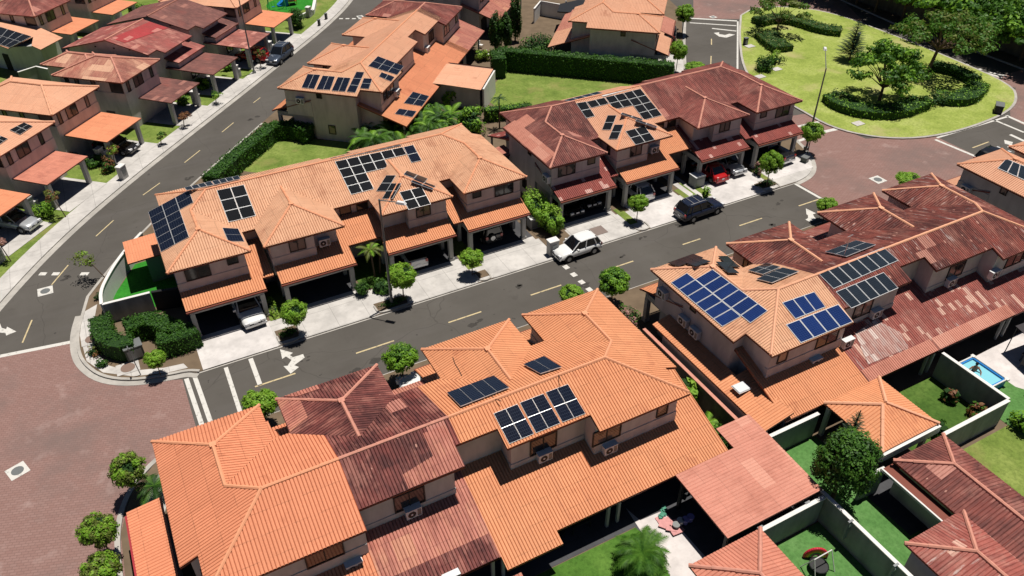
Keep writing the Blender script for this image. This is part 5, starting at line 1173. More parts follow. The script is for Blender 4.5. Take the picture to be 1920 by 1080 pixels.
bush(545, 625, 'dark groundcover under the tree before the white car', (.75, .55, .22), 400, .13, ('leaf_hedge',), loc=(5.95, 46.5, 0))
bush(752, 580, 'dark groundcover around the lamp post base', (1.2, .5, .22), 500, .13, ('leaf_hedge',), loc=(14.2, 46.3, 0))
for px, py, l in ((742, 245, 'dark leafy shrub mass under the low roof edge behind the palms'), (800, 228, 'leafy shrub beneath the corner of the low rear roof'), (835, 262, 'leafy shrub between the palm row and the bright broad bush'), (700, 268, 'leafy shrub filling the left part of the palm row')):
    bush(px, py, l, (1.9, 1.5, 1.1), 1800, .26, ('leaf_mid', 'leaf_hedge', 'leaf'), clumps=24)
# pink and rust little trees of the left pavement
def small_tree(px, py, label, mats, r=.7, h=1.9, lean=(.25, .0)):
    q = at(px, py, KH); t = thing('sapling', (q.x, q.y, KH), label, 'tree', 'saplings along the left street'); t['_o'] = (0, 0, 0)
    b = MB(); b.tube((0, 0, -.05), (lean[0]*.5, lean[1], h*.55), .05, .04, M['bark'], 6); b.tube((lean[0]*.5, lean[1], h*.55), (lean[0], lean[1], h), .04, .02, M['bark'], 6); b.build('trunk', t)
    b = MB(); cloud(b, (lean[0], lean[1], h), (r, r, r*.6), 420, .15, [M[m] for m in mats], int(px+py), 12, .5); b.build('crown', t); return t
small_tree(124, 407, 'rust leaved sapling leaning on the left pavement', ('leaf_rust', 'leaf_olive'), .75, 2.3, (-.5, .2))
small_tree(21, 490, 'pink flowering sapling at the left edge', ('leaf_pinkish', 'leaf_rust'), .9, 2.2, (-.4, .2))
small_tree(216, 312, 'orange leaved sapling near the meter pillar on the left pavement', ('leaf_rust', 'leaf_lime'), .8, 1.8)
small_tree(302, 272, 'small green sapling beside the left kerb', ('leaf_mid', 'leaf_olive'), .6, 1.0)
small_tree(345, 238, 'rust coloured sapling below the brown carport', ('leaf_rust',), .75, 1.2)
small_tree(405, 195, 'low green sapling opposite the dashed centre line', ('leaf_mid', 'leaf_lime'), .7, 1.1)
small_tree(489, 128, 'rust leaved sapling in front of the dark red car', ('leaf_rust', 'leaf_mid'), .8, 1.8)
small_tree(197, 520, 'leaning sapling outside the curved white wall', ('leaf_olive', 'leaf_lime'), 1.0, 1.9, (-1.0, .4))
bush(188, 560, 'leafless low shrub outside the curved white wall', (.5, .5, .3), 160, .12, ('leaf_dark',))
bush(170, 655, 'dry brown shrub at the brick corner', (.45, .6, .35), 260, .13, ('leaf_rust', 'leaf_olive'), loc=(-6.9, 50.9, 0))
bush(178, 690, 'dark low shrub at the brick corner kerb', (.5, .4, .3), 260, .13, ('leaf_hedge',), loc=(-6.4, 49.3, 0))
# hedges
def hedge(line, w, h, label, mats=('leaf_hedge',), dens=70, size=.14, seed=1, group='clipped hedges', z0=KH, bulge=.12):
    line = [Vector(p[:2]) for p in line]; c = sum(line, Vector((0, 0)))/len(line); rg = random.Random(seed)
    t = thing('hedge', (c.x, c.y, z0), label, 'hedge', group); b = MB()
    o1, o2 = offset_line([tuple(p) for p in line], w/2-.12), offset_line([tuple(p) for p in line], -w/2+.12)
    for i in range(len(line)-1):
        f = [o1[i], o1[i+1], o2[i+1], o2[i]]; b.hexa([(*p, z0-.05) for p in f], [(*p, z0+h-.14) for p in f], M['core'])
    b.build('inner_growth', t); b = MB()
    q1, q2 = offset_line([tuple(p) for p in line], w/2), offset_line([tuple(p) for p in line], -w/2)
    def bil(P, u, v): return (P[0]*(1-u)+P[1]*u)*(1-v)+(P[3]*(1-u)+P[2]*u)*v
    def cover(P, n, area):
        n = Vector(n)
        for k in range(int(area*dens)):
            p = bil(P, rg.random(), rg.random()); wv = math.sin(p.x*2.1+p.y*1.7)*math.sin(p.x*1.3-p.y*2.3+p.z*2)
            leaf(b, p+n*(rg.uniform(-.14, .06)+bulge*wv), n+Vector((rg.uniform(-.8, .8), rg.uniform(-.8, .8), rg.uniform(-.3, .8))), size, M[rg.choice(mats)], rg)
    for i in range(len(line)-1):
        a, c_, d, e = [Vector((*p, 0)) for p in (q1[i], q1[i+1], q2[i+1], q2[i])]; zt = Vector((0, 0, z0+h)); zb = Vector((0, 0, z0))
        L = (c_-a).length; n1 = Vector((a.x-e.x, a.y-e.y, 0)).normalized()
        cover([a+zt, c_+zt, d+zt, e+zt], (0, 0, 1), L*w); cover([a+zb, c_+zb, c_+zt, a+zt], n1, L*h*.8); cover([e+zb, d+zb, d+zt, e+zt], -n1, L*h*.8)
        if i == 0: cover([a+zb, e+zb, e+zt, a+zt], -Vector((c_-a)).normalized(), w*h)
        if i == len(line)-2: cover([c_+zb, d+zb, d+zt, c_+zt], Vector((c_-a)).normalized(), w*h)
    b.build('leaves', t); return t
hedge(G([(395, 340), (450, 290), (512, 240)], 1.2), 1.7, 1.7, 'tall hedge along the left street beside the small lawn', dens=60, size=.18, seed=2)
hedge(G([(508, 242), (545, 238), (580, 247)], 1.2), 1.6, 1.7, 'short return of the street hedge in front of the grey gable wall', dens=60, size=.18, seed=3)
hedge([(3.6, 66.2), (12, 66.6), (20, 66.8)], .9, 1.3, 'low bright hedge just behind the orange ridge and its racks', ('leaf', 'leaf_hedge'), 60, .17, 4)
hedge([(41.3, 81.2), (42.4, 83.9)], 1.7, 2.6, 'short end of the tall hedge beside the garden room', dens=40, size=.2, seed=5)
hedge([(42.6, 84.2), (50, 77.6), (58.6, 69.9)], 1.6, 2.6, 'long tall dark hedge in front of the blank grey gable wall', dens=40, size=.2, seed=6)
hedge([(34.6, 71.6), (39.6, 70.3)], 1.2, 1.5, 'clipped hedge end between the palms and the lawn', ('leaf', 'leaf_hedge'), 50, .18, 7)
hedge([(37.6, 68.2), (44.5, 65.6)], .9, 1.3, 'thin hedge along the lawn behind the dark red ridge', ('leaf_hedge',), 40, .18, 17)
hedge(smooth([(-5.9, 53.4), (-6.0, 51.3), (-5.0, 49.6), (-4.1, 49.6)], 1), 1.5, 1.5, 'left arm of the rounded corner hedge at the brick crossing', dens=110, size=.13, seed=8)
hedge(smooth([(-4.4, 51.3), (-2.8, 51.6), (-1.7, 50.3), (-1.2, 48.9)], 1), 1.5, 1.5, 'middle arch of the corner hedge around the green cabinet', dens=110, size=.13, seed=9)
hedge([(-2.6, 48.7), (-.9, 48.5), (.1, 48.7)], 1.4, 1.5, 'right arm of the corner hedge beside the white driveway', dens=110, size=.13, seed=10)
hedge(smooth(G([(1558, 190), (1575, 205), (1620, 218), (1680, 218), (1725, 200)]), 1), 2.6, 1.0, 'curved front hedge around the big park tree bed', ('leaf_hedge', 'leaf'), 34, .2, 11)
hedge(smooth(G([(1750, 190), (1790, 196), (1815, 190), (1832, 168)]), 1), 2.4, 1.0, 'curved hedge at the right end of the park lawn', ('leaf_hedge', 'leaf'), 34, .2, 12)
hedge(smooth(G([(1745, 132), (1790, 140), (1825, 160)]), 1), 1.8, 1.0, 'hedge along the far edge of the park behind the big tree', ('leaf_hedge',), 34, .2, 13)
hedge(smooth(G([(1418, 48), (1455, 40), (1500, 48), (1540, 62), (1575, 66)]), 1), 2.4, .9, 'long curved hedge at the top of the park lawn', ('leaf_hedge', 'leaf_olive'), 30, .22, 14)
hedge(smooth(G([(1432, 70), (1450, 88), (1468, 100)]), 1), 3.0, .9, 'kidney shaped hedge bed below the top park tree', ('leaf_hedge', 'leaf_olive'), 30, .22, 15)
hedge(G([(245, 16), (300, 20)], .8), 1.5, 1.3, 'bright hedge at the top left beyond the orange carport', ('leaf_lime', 'leaf'), 40, .2, 16)
bush(1575, 190, 'grey green mounded shrub at the left end of the park tree bed', (2.0, 1.5, .8), 900, .2, ('leaf_olive', 'leaf_dark'))
bush(1760, 195, 'grey green mounded shrub beside the small dark ball', (1.8, 1.4, .7), 700, .2, ('leaf_olive', 'leaf_dark'))
# palms
def frond(mb, base, az, L, up, droop, m, rg, w=.34, n=11):
    d = Vector((math.cos(az), math.sin(az), 0)); prev = Vector(base); side = Vector((-d.y, d.x, 0))
    for i in range(n):
        f = (i+1)/n; p = Vector(base)+d*L*f*(1-.12*f)+Vector((0, 0, up*f-droop*f*f)); t = (p-prev).normalized()
        ww = w*math.sin(math.pi*min(1, .18+.8*f))*L/1.6
        for s in (-1, 1):
            tip = p+side*s*ww+t*ww*.7+Vector((0, 0, -ww*.25)); mb.face([prev, prev.lerp(p, .55)+Vector((0, 0, .004)), tip], m)
            tip2 = p+side*s*ww*.9+t*ww*.9+Vector((0, 0, -ww*.3)); mb.face([prev.lerp(p, .5), p, tip2], m)
        prev = p
def palm(px, py, label, h, L, n=16, mats=('leaf_mid', 'leaf'), stems=1, loc=None, seed=0, trunk=.09, name='palm', group=None):
    q = Vector(loc) if loc else at(px, py, KH); rg = random.Random(seed+int(px))
    t = thing(name, (q.x, q.y, KH), label, 'palm', group); t['_o'] = (0, 0, 0); tb = MB(); cb = MB()
    for k in range(stems):
        a = rg.uniform(0, 6.28); o = Vector((math.cos(a), math.sin(a), 0))*(0 if stems == 1 else rg.uniform(.1, .5)); hh = h*rg.uniform(.75, 1.1)
        top = Vector((o.x*1.8, o.y*1.8, hh)); tb.tube((o.x, o.y, -.05), top, trunk, trunk*.7, M['bark'], 7)
        for i in range(n): frond(cb, top, 6.283*i/n+rg.uniform(-.25, .25), L*rg.uniform(.75, 1.1), L*rg.uniform(.35, .95), L*rg.uniform(.5, 1.15), M[rg.choice(mats)], rg)
    tb.build('trunk', t); cb.build('crown', t); return t
PG = 'palm row behind the orange terrace'
for i, (px, py, l) in enumerate(((662, 292, 'small palm at the left end of the palm row'), (700, 285, 'bushy palm clump second from the left behind the orange ridge'), (735, 272, 'bushy palm clump below the navy low-roof panels'), (770, 265, 'palm clump in the middle of the palm row'), (805, 255, 'palm clump right of the row middle, under the low roof corner'), (838, 245, 'rightmost palm clump next to the broad green bush'), (720, 250, 'rear palm clump touching the grey gable wall'), (765, 240, 'rear palm clump beneath the low roof edge'))):
    palm(px, py, l, 1.5 if i else .5, 2.3 if i else 1.3, 17, ('leaf_mid', 'leaf_dark', 'leaf_mid', 'leaf'), 4 if i else 1, seed=i, group=PG)
palm(1185, 1075, 'fluffy green palm in the small garden beside the white patio', 1.3, 1.8, 110, ('leaf_mid', 'leaf_hedge', 'leaf_mid'), 1, loc=(17.6, 18.6, 0), seed=5, name='fluffy_palm')
palm(270, 945, 'dark spreading palm between the yellowish trees and the orange wall', 1.2, 1.5, 18, ('leaf_dark', 'leaf_mid'), 1, loc=(-4.7, 35.7, 0), seed=6)
palm(700, 510, 'slim palm with hanging fronds between the carports by the lamp', 3.0, 1.2, 12, ('leaf', 'leaf_olive'), 2, loc=(14.2, 50.4, 0), seed=7)
palm(855, 235, 'tall dark banana like palm beside the lawn', 3.2, 1.2, 9, ('leaf_dark',), 1, loc=(35.2, 69.3, 0), seed=8)
palm(1330, 760, 'long leaved bright plant in the side passage near the flat roof', .8, 1.3, 8, ('leaf_lime', 'leaf'), 1, loc=(26.9, 24.6, 0), seed=9)
# special trees
t = make_tree('round_tree', 'big dense dark green tree standing at the yard wall in the lower right', 'tree', (0, 0, 3.6), (1.75, 1.75, 2.3), 11000, .15, ['leaf_hedge', 'leaf_dark', 'leaf_hedge', 'leaf_mid'], 21, .16, clumps=90, shell=.72, cs=.27); place(t, (29.75, 16.7, KH))
def conifer(loc, label, h, r, n, seed, m='leaf_pine'):
    rg = random.Random(seed); t = thing('conifer', loc, label, 'tree'); t['_o'] = (0, 0, 0); b = MB(); b.tube((0, 0, -.05), (0, 0, h), .12, .03, M['bark'], 6); b.build('trunk', t); c = MB()
    k = int(h/.42)
    for i in range(k):
        z = .8+(h-.8)*i/k; rr = r*(1-i/k)**.75+.1
        for j in range(9): frond(c, (0, 0, z), 6.283*j/9+i*.5+rg.uniform(-.1, .1), rr, .25*rr, .15*rr, M[m], rg, .24, 8)
    c.build('crown', t); return t
conifer((32.2, 18.4, KH), 'small dark tiered conifer behind the big round tree', 5.0, 1.5, 9, 3)
q = at(1592, 113, KH); conifer((q.x, q.y, KH), 'dark tiered conifer alone on the middle of the park lawn', 5.2, 2.4, 9, 4)
for i, (px, py, h, l) in enumerate(((930, 98, 5.2, 'left column shaped dark tree at the top'), (948, 92, 4.8, 'middle column shaped dark tree at the top, the broadest'), (966, 78, 6.4, 'tallest pointed column tree at the top'))):
    q = at(px, py, KH); t = make_tree('column_tree', l, 'tree', (0, 0, h*.52), (.95, .95, h*.5), 3600, .2, ['leaf_hedge', 'leaf_dark'], 31+i, .12, clumps=60, shell=.6, cs=.3, group='column trees at the top'); place(t, (q.x, q.y, KH))
def park_tree(px, py, label, h, r, n, mats, seed, trunk=.2, lean=(0, 0), cat='tree', layers=9, cl=.9, size=.3, bark='bark', fk=.3, low=.5):
    q = at(px, py, KH); rg = random.Random(seed); t = thing('park_tree', (q.x, q.y, KH), label, cat, 'large trees around the park'); t['_o'] = (0, 0, 0)
    tb = MB(); cb = MB(); fork = Vector((lean[0]*.4, lean[1]*.4, h*fk)); tb.tube((0, 0, -.05), fork, trunk, trunk*.7, M[bark], 8)
    for i in range(layers):
        a = 2.4*i+rg.uniform(-.3, .3); f = (i+.5)/layers; rr = r*math.sqrt(f)*.92; e = Vector((lean[0]+math.cos(a)*rr, lean[1]+math.sin(a)*rr, h*(low+(1-low)*(1-f*.75)*rg.uniform(.8, 1.0))))
        k = fork.lerp(e, .5)+Vector((0, 0, h*.04)); tb.tube(fork, k, trunk*.42, trunk*.22, M[bark], 6); tb.tube(k, e, trunk*.22, trunk*.07, M[bark], 5)
        cloud(cb, e, (r*.36*cl, r*.36*cl, h*.10), n//layers, size, [M[m] for m in mats], seed+i, 9, .4, cs=.55)
    tb.build('trunk', t); cb.build('crown', t); return t
park_tree(1648, 190, 'bright layered tree rising from the curved hedge bed in the park', 6.6, 4.1, 6500, ('leaf_mid', 'leaf', 'leaf_hedge'), 41, .2, layers=22, low=.30, size=.32, fk=.25)
park_tree(1732, 150, 'wide airy umbrella tree with a bare leaning trunk in the park', 7.2, 5.6, 5600, ('leaf_mid', 'leaf_olive', 'leaf_mid'), 42, .24, (2.4, .3), layers=24, cl=.75, low=.60, fk=.5, size=.32)
park_tree(1456, 62, 'airy small leaved tree at the top of the park lawn', 4.8, 3.8, 2600, ('leaf_mid', 'leaf_olive'), 43, .14, layers=12, cl=.85, low=.45)
def wall_y(x): return 42+(x-1713)*.336 if x > 1713 else 42+(x-1713)*.358
wx = [(1605, -6), (1640, -8), (1690, -6), (1735, 8), (1775, -5), (1812, 4), (1850, -7), (1880, 6), (1912, -6), (1950, -4), (1640, 52), (1685, 46), (1730, 55), (1775, 48), (1820, 56), (1865, 50), (1910, 58), (1960, 52), (1560, -8), (1600, 48)]
wl = ['leftmost dark tree standing on the verge at the boundary wall', 'dark tree along the boundary wall, second from the left', 'dark tree along the boundary wall, third from the left', 'bushy tree along the boundary wall above the umbrella tree crown', 'tree along the boundary wall just right of the umbrella tree', 'paler dense tree along the boundary wall near the road bend', 'dark tree along the boundary wall before the zebra crossing', 'dark tree along the boundary wall right above the zebra crossing', 'dense tree along the boundary wall near the right edge', 'tree along the boundary wall cut by the right edge', 'rear tree at the top edge, leftmost of the far crowns', 'rear tree at the top edge, second of the far crowns', 'rear tree at the top edge, third of the far crowns', 'rear tree at the top edge above the umbrella tree', 'rear tree at the top edge, fifth of the far crowns', 'rear tree near the top right corner', 'rear tree in the top right corner', 'rearmost tree outside the right edge', 'dark tree over the shaded road at the very top edge', 'rear tree at the top edge left of all the far crowns']
wp = []
for i, ((x, dy), l) in enumerate(zip(wx, wl)):
    if len(wp) < 4: o = park_tree(x, wall_y(x)-dy, l, 6.4+.5*(i % 3), 4.6, 6500, (('leaf_dark', 'leaf_hedge', 'leaf_mid'), ('leaf_hedge', 'leaf_mid', 'leaf'), ('leaf_mid', 'leaf_hedge', 'leaf'), ('leaf_hedge', 'leaf_mid'))[i], 60+i, .2, layers=24, cl=1.0, size=.4, low=.4, fk=.28); wp.append(o)
    else:
        o = copy_tree(wp[(i*7+1) % 4]); o['label'] = l; q = at(x, wall_y(x)-dy, KH); place(o, (q.x, q.y, KH), i*1.9, .9+.07*(i % 5))
# papaya
q = at(150, 286, KH); t = thing('papaya_tree', (q.x, q.y, KH), 'thin papaya tree with two leaf tufts beside the plain orange carport', 'tree'); t['_o'] = (0, 0, 0); b = MB(); b.tube((0, 0, -.05), (-.25, .2, 4.6), .09, .06, M['bark_pale'], 7); b.build('trunk', t); b = MB(); rg = random.Random(3)
for top, n in (((-.25, .2, 4.6), 11), ((.1, .1, 2.4), 8)):
    for i in range(n): frond(b, top, 6.283*i/n, rg.uniform(.8, 1.2), .35, .5, M['leaf' if i % 2 else 'leaf_mid'], rg, .5, 4)
b.build('crown', t)
# ---------------------------------------------------------------- vehicles
def car(label, kind, paint, x, y, head, L=4.3, Wd=1.78, Ht=1.65, cat='car', z=0.0, name=None, group=None, rack=False, spare=False):
    t = thing(name or {'suv': 'parked_suv', 'car': 'parked_car', 'pickup': 'pickup_truck', 'jeep': 'jeep'}[kind], (x, y, z), label, cat, group)
    t['_o'] = (0, 0, 0); t.rotation_euler = (0, 0, head); pm = M[paint]; hw = Wd/2; l2 = L/2
    b = MB(); belt = Ht*.60; zb = .28
    if kind == 'pickup': st = [(-1, .62, .93, belt*.98), (-.97, .80, 1, belt), (-.2, .88, 1, belt), (.28, .88, 1, belt*1.0), (.5, .86, .99, belt*.97), (.86, .80, .96, belt*.88), (.97, .66, .86, belt*.74), (1, .55, .80, belt*.6)]
    elif kind == 'car': st = [(-1, .6, .84, belt*.85), (-.93, .78, .95, belt*.97), (-.5, .88, 1, belt), (.2, .88, 1, belt), (.45, .86, .99, belt*.96), (.8, .78, .95, belt*.82), (.94, .64, .86, belt*.68), (1, .5, .78, belt*.52)]
    else: st = [(-1, .68, .90, belt*.93), (-.96, .82, .97, belt), (-.5, .88, 1, belt), (.25, .88, 1, belt), (.46, .86, .99, belt*.97), (.84, .80, .95, belt*.86), (.96, .68, .86, belt*.72), (1, .55, .80, belt*.55)]
    secs = []
    for fx, kt, kw, zt in st:
        X = fx*l2; w = hw*kw; zm = zb+(zt-zb)*.62
        secs.append([(X, -w*.93, zb), (X, -w, zb+.18), (X, -w*.995, zm), (X, -hw*kt, zt-.02), (X, -hw*kt*.5, zt+.015), (X, hw*kt*.5, zt+.015), (X, hw*kt, zt-.02), (X, w*.995, zm), (X, w, zb+.18), (X, w*.93, zb)])
    for A, B in zip(secs, secs[1:]):
        for i in range(10): j = (i+1) % 10; b.face([A[i], A[j], B[j], B[i]], pm)
    b.face(secs[0][::-1], pm); b.face(secs[-1], pm); seam = b; b = MB()
    for s in (-1, 1):                                               # door seams and mirrors
        b.box((.22*l2, s*(hw+.08), belt+.06), (.16, .2, .14), pm)
    b.build('mirrors', t); bo = seam.build('body', t, smooth=True); md = bo.modifiers.new('weld', 'WELD'); md.merge_threshold = .001; md = bo.modifiers.new('round', 'SUBSURF'); md.levels = md.render_levels = 2
    c0, c1, r0, r1 = {'suv': (-.95, .42, -.76, .06), 'car': (-.72, .46, -.42, .08), 'pickup': (-.12, .46, -.06, .18), 'jeep': (-.97, .30, -.93, .12)}[kind]
    lo = [(c0*l2, -hw*.88), (c1*l2, -hw*.86), (c1*l2, hw*.86), (c0*l2, hw*.88)]; hi = [(r0*l2, -hw*.70), (r1*l2, -hw*.70), (r1*l2, hw*.70), (r0*l2, hw*.70)]
    g = MB(); zt = Ht-.04
    g.hexa([(*p, belt-.03) for p in lo], [(*p, zt) for p in hi], M['car_glass'], True); gl = g.build('windows', t); md = gl.modifiers.new('weld', 'WELD'); md.merge_threshold = .001; md = gl.modifiers.new('round', 'BEVEL'); md.width = .09; md.segments = 3
    rf = MB(); e = .04; secs = []
    for X, zz_, kw in ((r0*l2-e, zt-.07, .66), (r0*l2+.14, zt+.0, .715), (r0*l2*.5+r1*l2*.5, Ht+.01, .725), (r1*l2-.12, zt+.0, .71), (r1*l2+e, zt-.08, .66)):
        secs.append([(X, hw*kw*a, zz_+d) for a, d in ((-1.04, -.05), (-.97, .0), (-.5, .035), (.5, .035), (.97, .0), (1.04, -.05))])
    for A, B in zip(secs, secs[1:]):
        for q_ in range(5): rf.face([A[q_], A[q_+1], B[q_+1], B[q_]], pm)
    for a, d in zip(lo, hi):                                        # pillars
        rf.tube((a[0], a[1]*1.01, belt), (d[0], d[1]*1.01, zt), .05, .045, pm, 5)
    if kind != 'pickup':
        for s in (-1, 1):
            m0 = (lo[0][0]*.45+lo[1][0]*.55, s*hw*.885, belt); m1 = (hi[0][0]*.4+hi[1][0]*.6, s*hw*.71, zt); rf.tube(m0, m1, .05, .045, pm, 5)
            m0 = (lo[0][0]*.82+lo[1][0]*.18, s*hw*.885, belt); m1 = (hi[0][0]*.8+hi[1][0]*.2, s*hw*.71, zt); rf.tube(m0, m1, .06, .055, pm, 5)
    rf.build('roof', t)
    if rack:
        k = MB()
        for s in (-1, 1): k.tube((r0*l2+.15, s*hw*.62, Ht+.07), (r1*l2-.1, s*hw*.62, Ht+.07), .025, .025, M['alu'], 5)
        for f in (.25, .6): X = (r0+(r1-r0)*f)*l2; k.tube((X, -hw*.62, Ht+.09), (X, hw*.62, Ht+.09), .022, .022, M['alu'], 5)
        k.build('roof_rack', t)
    if kind == 'pickup':
        k = MB(); bx0, bx1 = -.96*l2, -.14*l2; k.box(((bx0+bx1)/2, 0, belt+.03), (bx1-bx0, Wd*.80, .05), M['car_black']); k.build('bed_liner', t)
    if spare:
        k = MB(); k.tube((-l2-.14, .2, .85), (-l2+.02, .2, .85), .34, .34, M['tyre'], 16); sp = k.build('spare_wheel', t); k = MB(); k.tube((-l2-.16, .2, .85), (-l2-.13, .2, .85), .22, .22, M['rim'], 12); k.build('rim', sp)
    rw = .34 if kind != 'car' else .32
    for sx in (-.60, .60):
        for s in (-1, 1):
            k = MB(); k.tube((sx*l2, s*(hw-.20), rw), (sx*l2, s*(hw+.012), rw), rw, rw, M['tyre'], 18); w = k.build('wheel', t)
            k = MB(); k.tube((sx*l2, s*(hw), rw), (sx*l2, s*(hw+.02), rw), rw*.62, rw*.56, M['rim'], 12); k.build('rim', w)
            k = MB(); k.tube((sx*l2, s*(hw-.25), rw+.02), (sx*l2, s*(hw+.004), rw+.02), rw*1.17, rw*1.17, M['black'], 18); k.build('wheel_arch', t)
    for s in (-1, 1):
        k = MB(); k.box((.955*l2, s*hw*.62, belt*.70), (.18, .34, .15), M['lamp_clear']); k.build('headlight', t)
        k = MB(); k.box((-.975*l2, s*hw*.78, belt*.82), (.10, .22, .26), M['lamp_red']); k.build('tail_light', t)
    k = MB(); k.box((.99*l2, 0, belt*.52), (.05, Wd*.5, .22), M['black']); k.build('grille', t)
    k = MB(); k.box((.975*l2, 0, .42), (.14, Wd*.86, .16), pm if kind != 'jeep' else M['black']); k.build('bumper', t); k = MB(); k.box((-.98*l2, 0, .45), (.14, Wd*.86, .2), pm if kind != 'pickup' else M['alu']); k.build('bumper', t)
    for s, m in ((1, 'lamp_clear'), (-1, 'lamp_clear')):
        k = MB(); k.box((s*(l2+.01), 0, .62), (.02, .32, .13), M[m]); k.build('number_plate', t)
    return t
S, N_, E_, W_ = -math.pi/2, math.pi/2, 0.0, math.pi
ST = R(47.9)
car('white suv parked at the kerb facing left by the white meter pillar', 'suv', 'car_white', 30.15, 45.45, W_+R(1.5), 4.15, 1.72, 1.62, rack=False)
q1, q2 = at(1301, 416), at(1341, 405)
car('black suv with silver roof bars parked at the kerb facing right', 'suv', 'car_navy', (q1.x+q2.x)/2, (q1.y+q2.y)/2+.9, R(2), 4.6, 1.86, 1.72, rack=True)
car('white car nosing out of the corner carport into the sun', 'suv', 'car_white', 3.95, 50.35, S+R(4), 4.5, 1.85, 1.6, z=KH+.02)
car('pale pickup backed into the carport behind the lamp', 'pickup', 'car_white', 17.6, 51.8, N_-R(2), 5.1, 1.85, 1.75, 'pickup', KH+.02)
car('dark jeep with a spare wheel on its back in the end carport', 'jeep', 'car_black', 24.6, 51.6, N_, 3.9, 1.75, 1.75, 'car', KH+.02, spare=True)
car('black car deep in the dark carport of the dark red end house', 'car', 'car_black', 33.0, 52.0, S, 4.3, 1.75, 1.45, 'car', KH+.02)
car('black hatchback beside the saloon in the dark red end carport', 'car', 'car_black', 35.1, 52.3, S, 4.0, 1.7, 1.5, 'car', KH+.02, name='parked_car')
car('pale blue grey car tail out in the carport of the peach house', 'suv', 'car_white', 39.9, 51.2, N_+R(3), 4.4, 1.8, 1.6, 'car', KH+.02)
car('bright red car with its rear in the sun at the dark red carport', 'car', 'car_red', 48.3, 50.4, N_, 3.9, 1.7, 1.5, 'car', KH+.02)
car('silver car next to the red car in the same carport', 'car', 'car_silver', 50.8, 50.9, S, 4.3, 1.78, 1.55, 'car', KH+.02)
car('dark navy pickup tail out in the last carport at the brick junction', 'pickup', 'car_navy', 56.4, 50.8, N_+R(4), 5.0, 1.85, 1.75, 'pickup', KH+.02)
q = at(52, 425, .3); car('silver car nosing out of the carport at the left edge', 'suv', 'car_silver', q.x-1.2*.742, q.y+1.2*.67, math.atan2(-.67, .742), 4.4, 1.8, 1.6, 'car', KH+.03)
q = at(238, 283, .3); car('black car under the plain orange carport on the left street', 'suv', 'car_black', q.x-.8, q.y+.8, math.atan2(-.67, .742), 4.4, 1.8, 1.6, 'car', KH+.03)
q = at(489, 112, .3); car('dark red car with its tail out under the mottled carport', 'suv', 'car_red', q.x-.9, q.y+.9, math.atan2(.67, -.742), 4.3, 1.78, 1.65, 'car', KH+.03)
q1, q2 = at(504, 120), at(545, 105); car('navy suv parked on the left street facing the camera', 'suv', 'car_blue', (q1.x+q2.x)/2+.1, (q1.y+q2.y)/2, ST+math.pi, 4.7, 1.85, 1.8, rack=True)
car('white car nosing out behind the foreground orange bay', 'suv', 'car_white', 11.75, 35.6, N_, 4.3, 1.76, 1.6, 'car', KH+.02)
q = at(1862, 290, .8); car('black car on the road behind the far right peach roof', 'suv', 'car_black', q.x, q.y, R(8), 4.5, 1.8, 1.6)
q = at(1263, 186, .7); car('navy car half hidden behind the ridge right of the tall hedge', 'car', 'car_navy', q.x, q.y, R(49), 4.4, 1.76, 1.5)
q = at(1256, 62, .6); car('dark grey car parked before the peach house at the top', 'suv', 'car_black', q.x, q.y, R(49), 4.4, 1.8, 1.6)
# ---------------------------------------------------------------- street furniture
def lamp(foot, h, arm, label, r=.10):
    q = Vector(foot); t = thing('street_lamp', (q.x, q.y, KH), label, 'street lamp', 'tall street lamps'); t['_o'] = (0, 0, 0)
    b = MB(); b.tube((0, 0, 0), (0, 0, h), r, r*.55, M['metal'], 10); b.box((0, 0, .12), (.38, .38, .24), M['metal']); b.build('pole', t)
    a = Vector(arm); b = MB(); b.tube((0, 0, h-.08), (a.x, a.y, h+a.z), .05, .035, M['metal'], 7); b.build('arm', t)
    b = MB(); d = Vector((a.x, a.y, 0)).normalized(); rz = math.atan2(d.y, d.x); b.box((a.x+d.x*.3, a.y+d.y*.3, h+a.z), (.75, .32, .16), M['acw'], rz, .7); hd = b.build('lamp_head', t)
    b = MB(); b.box((a.x+d.x*.3, a.y+d.y*.3, h+a.z-.09), (.5, .24, .03), M['lamp_clear'], rz); b.build('lens', hd)
    b = MB(); b.tube((.0, 0, 1.5), (.16, -.06, 1.5), .1, .1, M['metal'], 6); b.build('service_box', t); return t
lamp((13.95, 46.15, 0), 9.45, (.95, -.95, .0), 'tall street lamp with a white head in front of the black panelled bay', .12)
q = at(1511, 281); lamp(q, 8.6, (1.9, 2.2, .75), 'tall leaning-arm street lamp at the brick junction by the park', .11)
lamp((15.56, 97.09, 0), 9.6, (-1.2, 1.3, .3), 'tall street lamp by the mottled carport on the left street', .11)
q = at(1385, 40); lamp(q, 10, (1.2, 1.2, .4), 'street lamp in front of the wood at the top right', .1) if False else None
def pillar(px, py, label, w=.75, d=.5, h=1.5, rz=0.0, step=True, group='meter pillars beside the driveways'):
    q = at(px, py, KH); t = thing('meter_pillar', (q.x, q.y, KH), label, 'meter pillar', group); t['_o'] = (0, 0, 0); t.rotation_euler = (0, 0, rz)
    b = MB(); b.box((0, 0, h/2), (w, d, h), M['col']); b.build('pillar', t); b = MB(); b.box((0, 0, h+.04), (w+.08, d+.08, .09), M['white']); b.build('coping', t)
    b = MB(); b.box((0, -d/2-.015, h*.62), (w*.6, .03, h*.35), M['metal']); b.build('hatch', t)
    if step:
        b = MB(); b.box((w*.85, .05, h*.3), (w*.7, d, h*.6), M['col']); b.box((w*.85, .05, h*.62), (w*.78, d+.08, .07), M['white']); b.build('side_block', t)
    return t
pillar(1036, 476, 'white meter pillar hidden partly by the parked white suv', .85, .6, 1.35, 0, False)
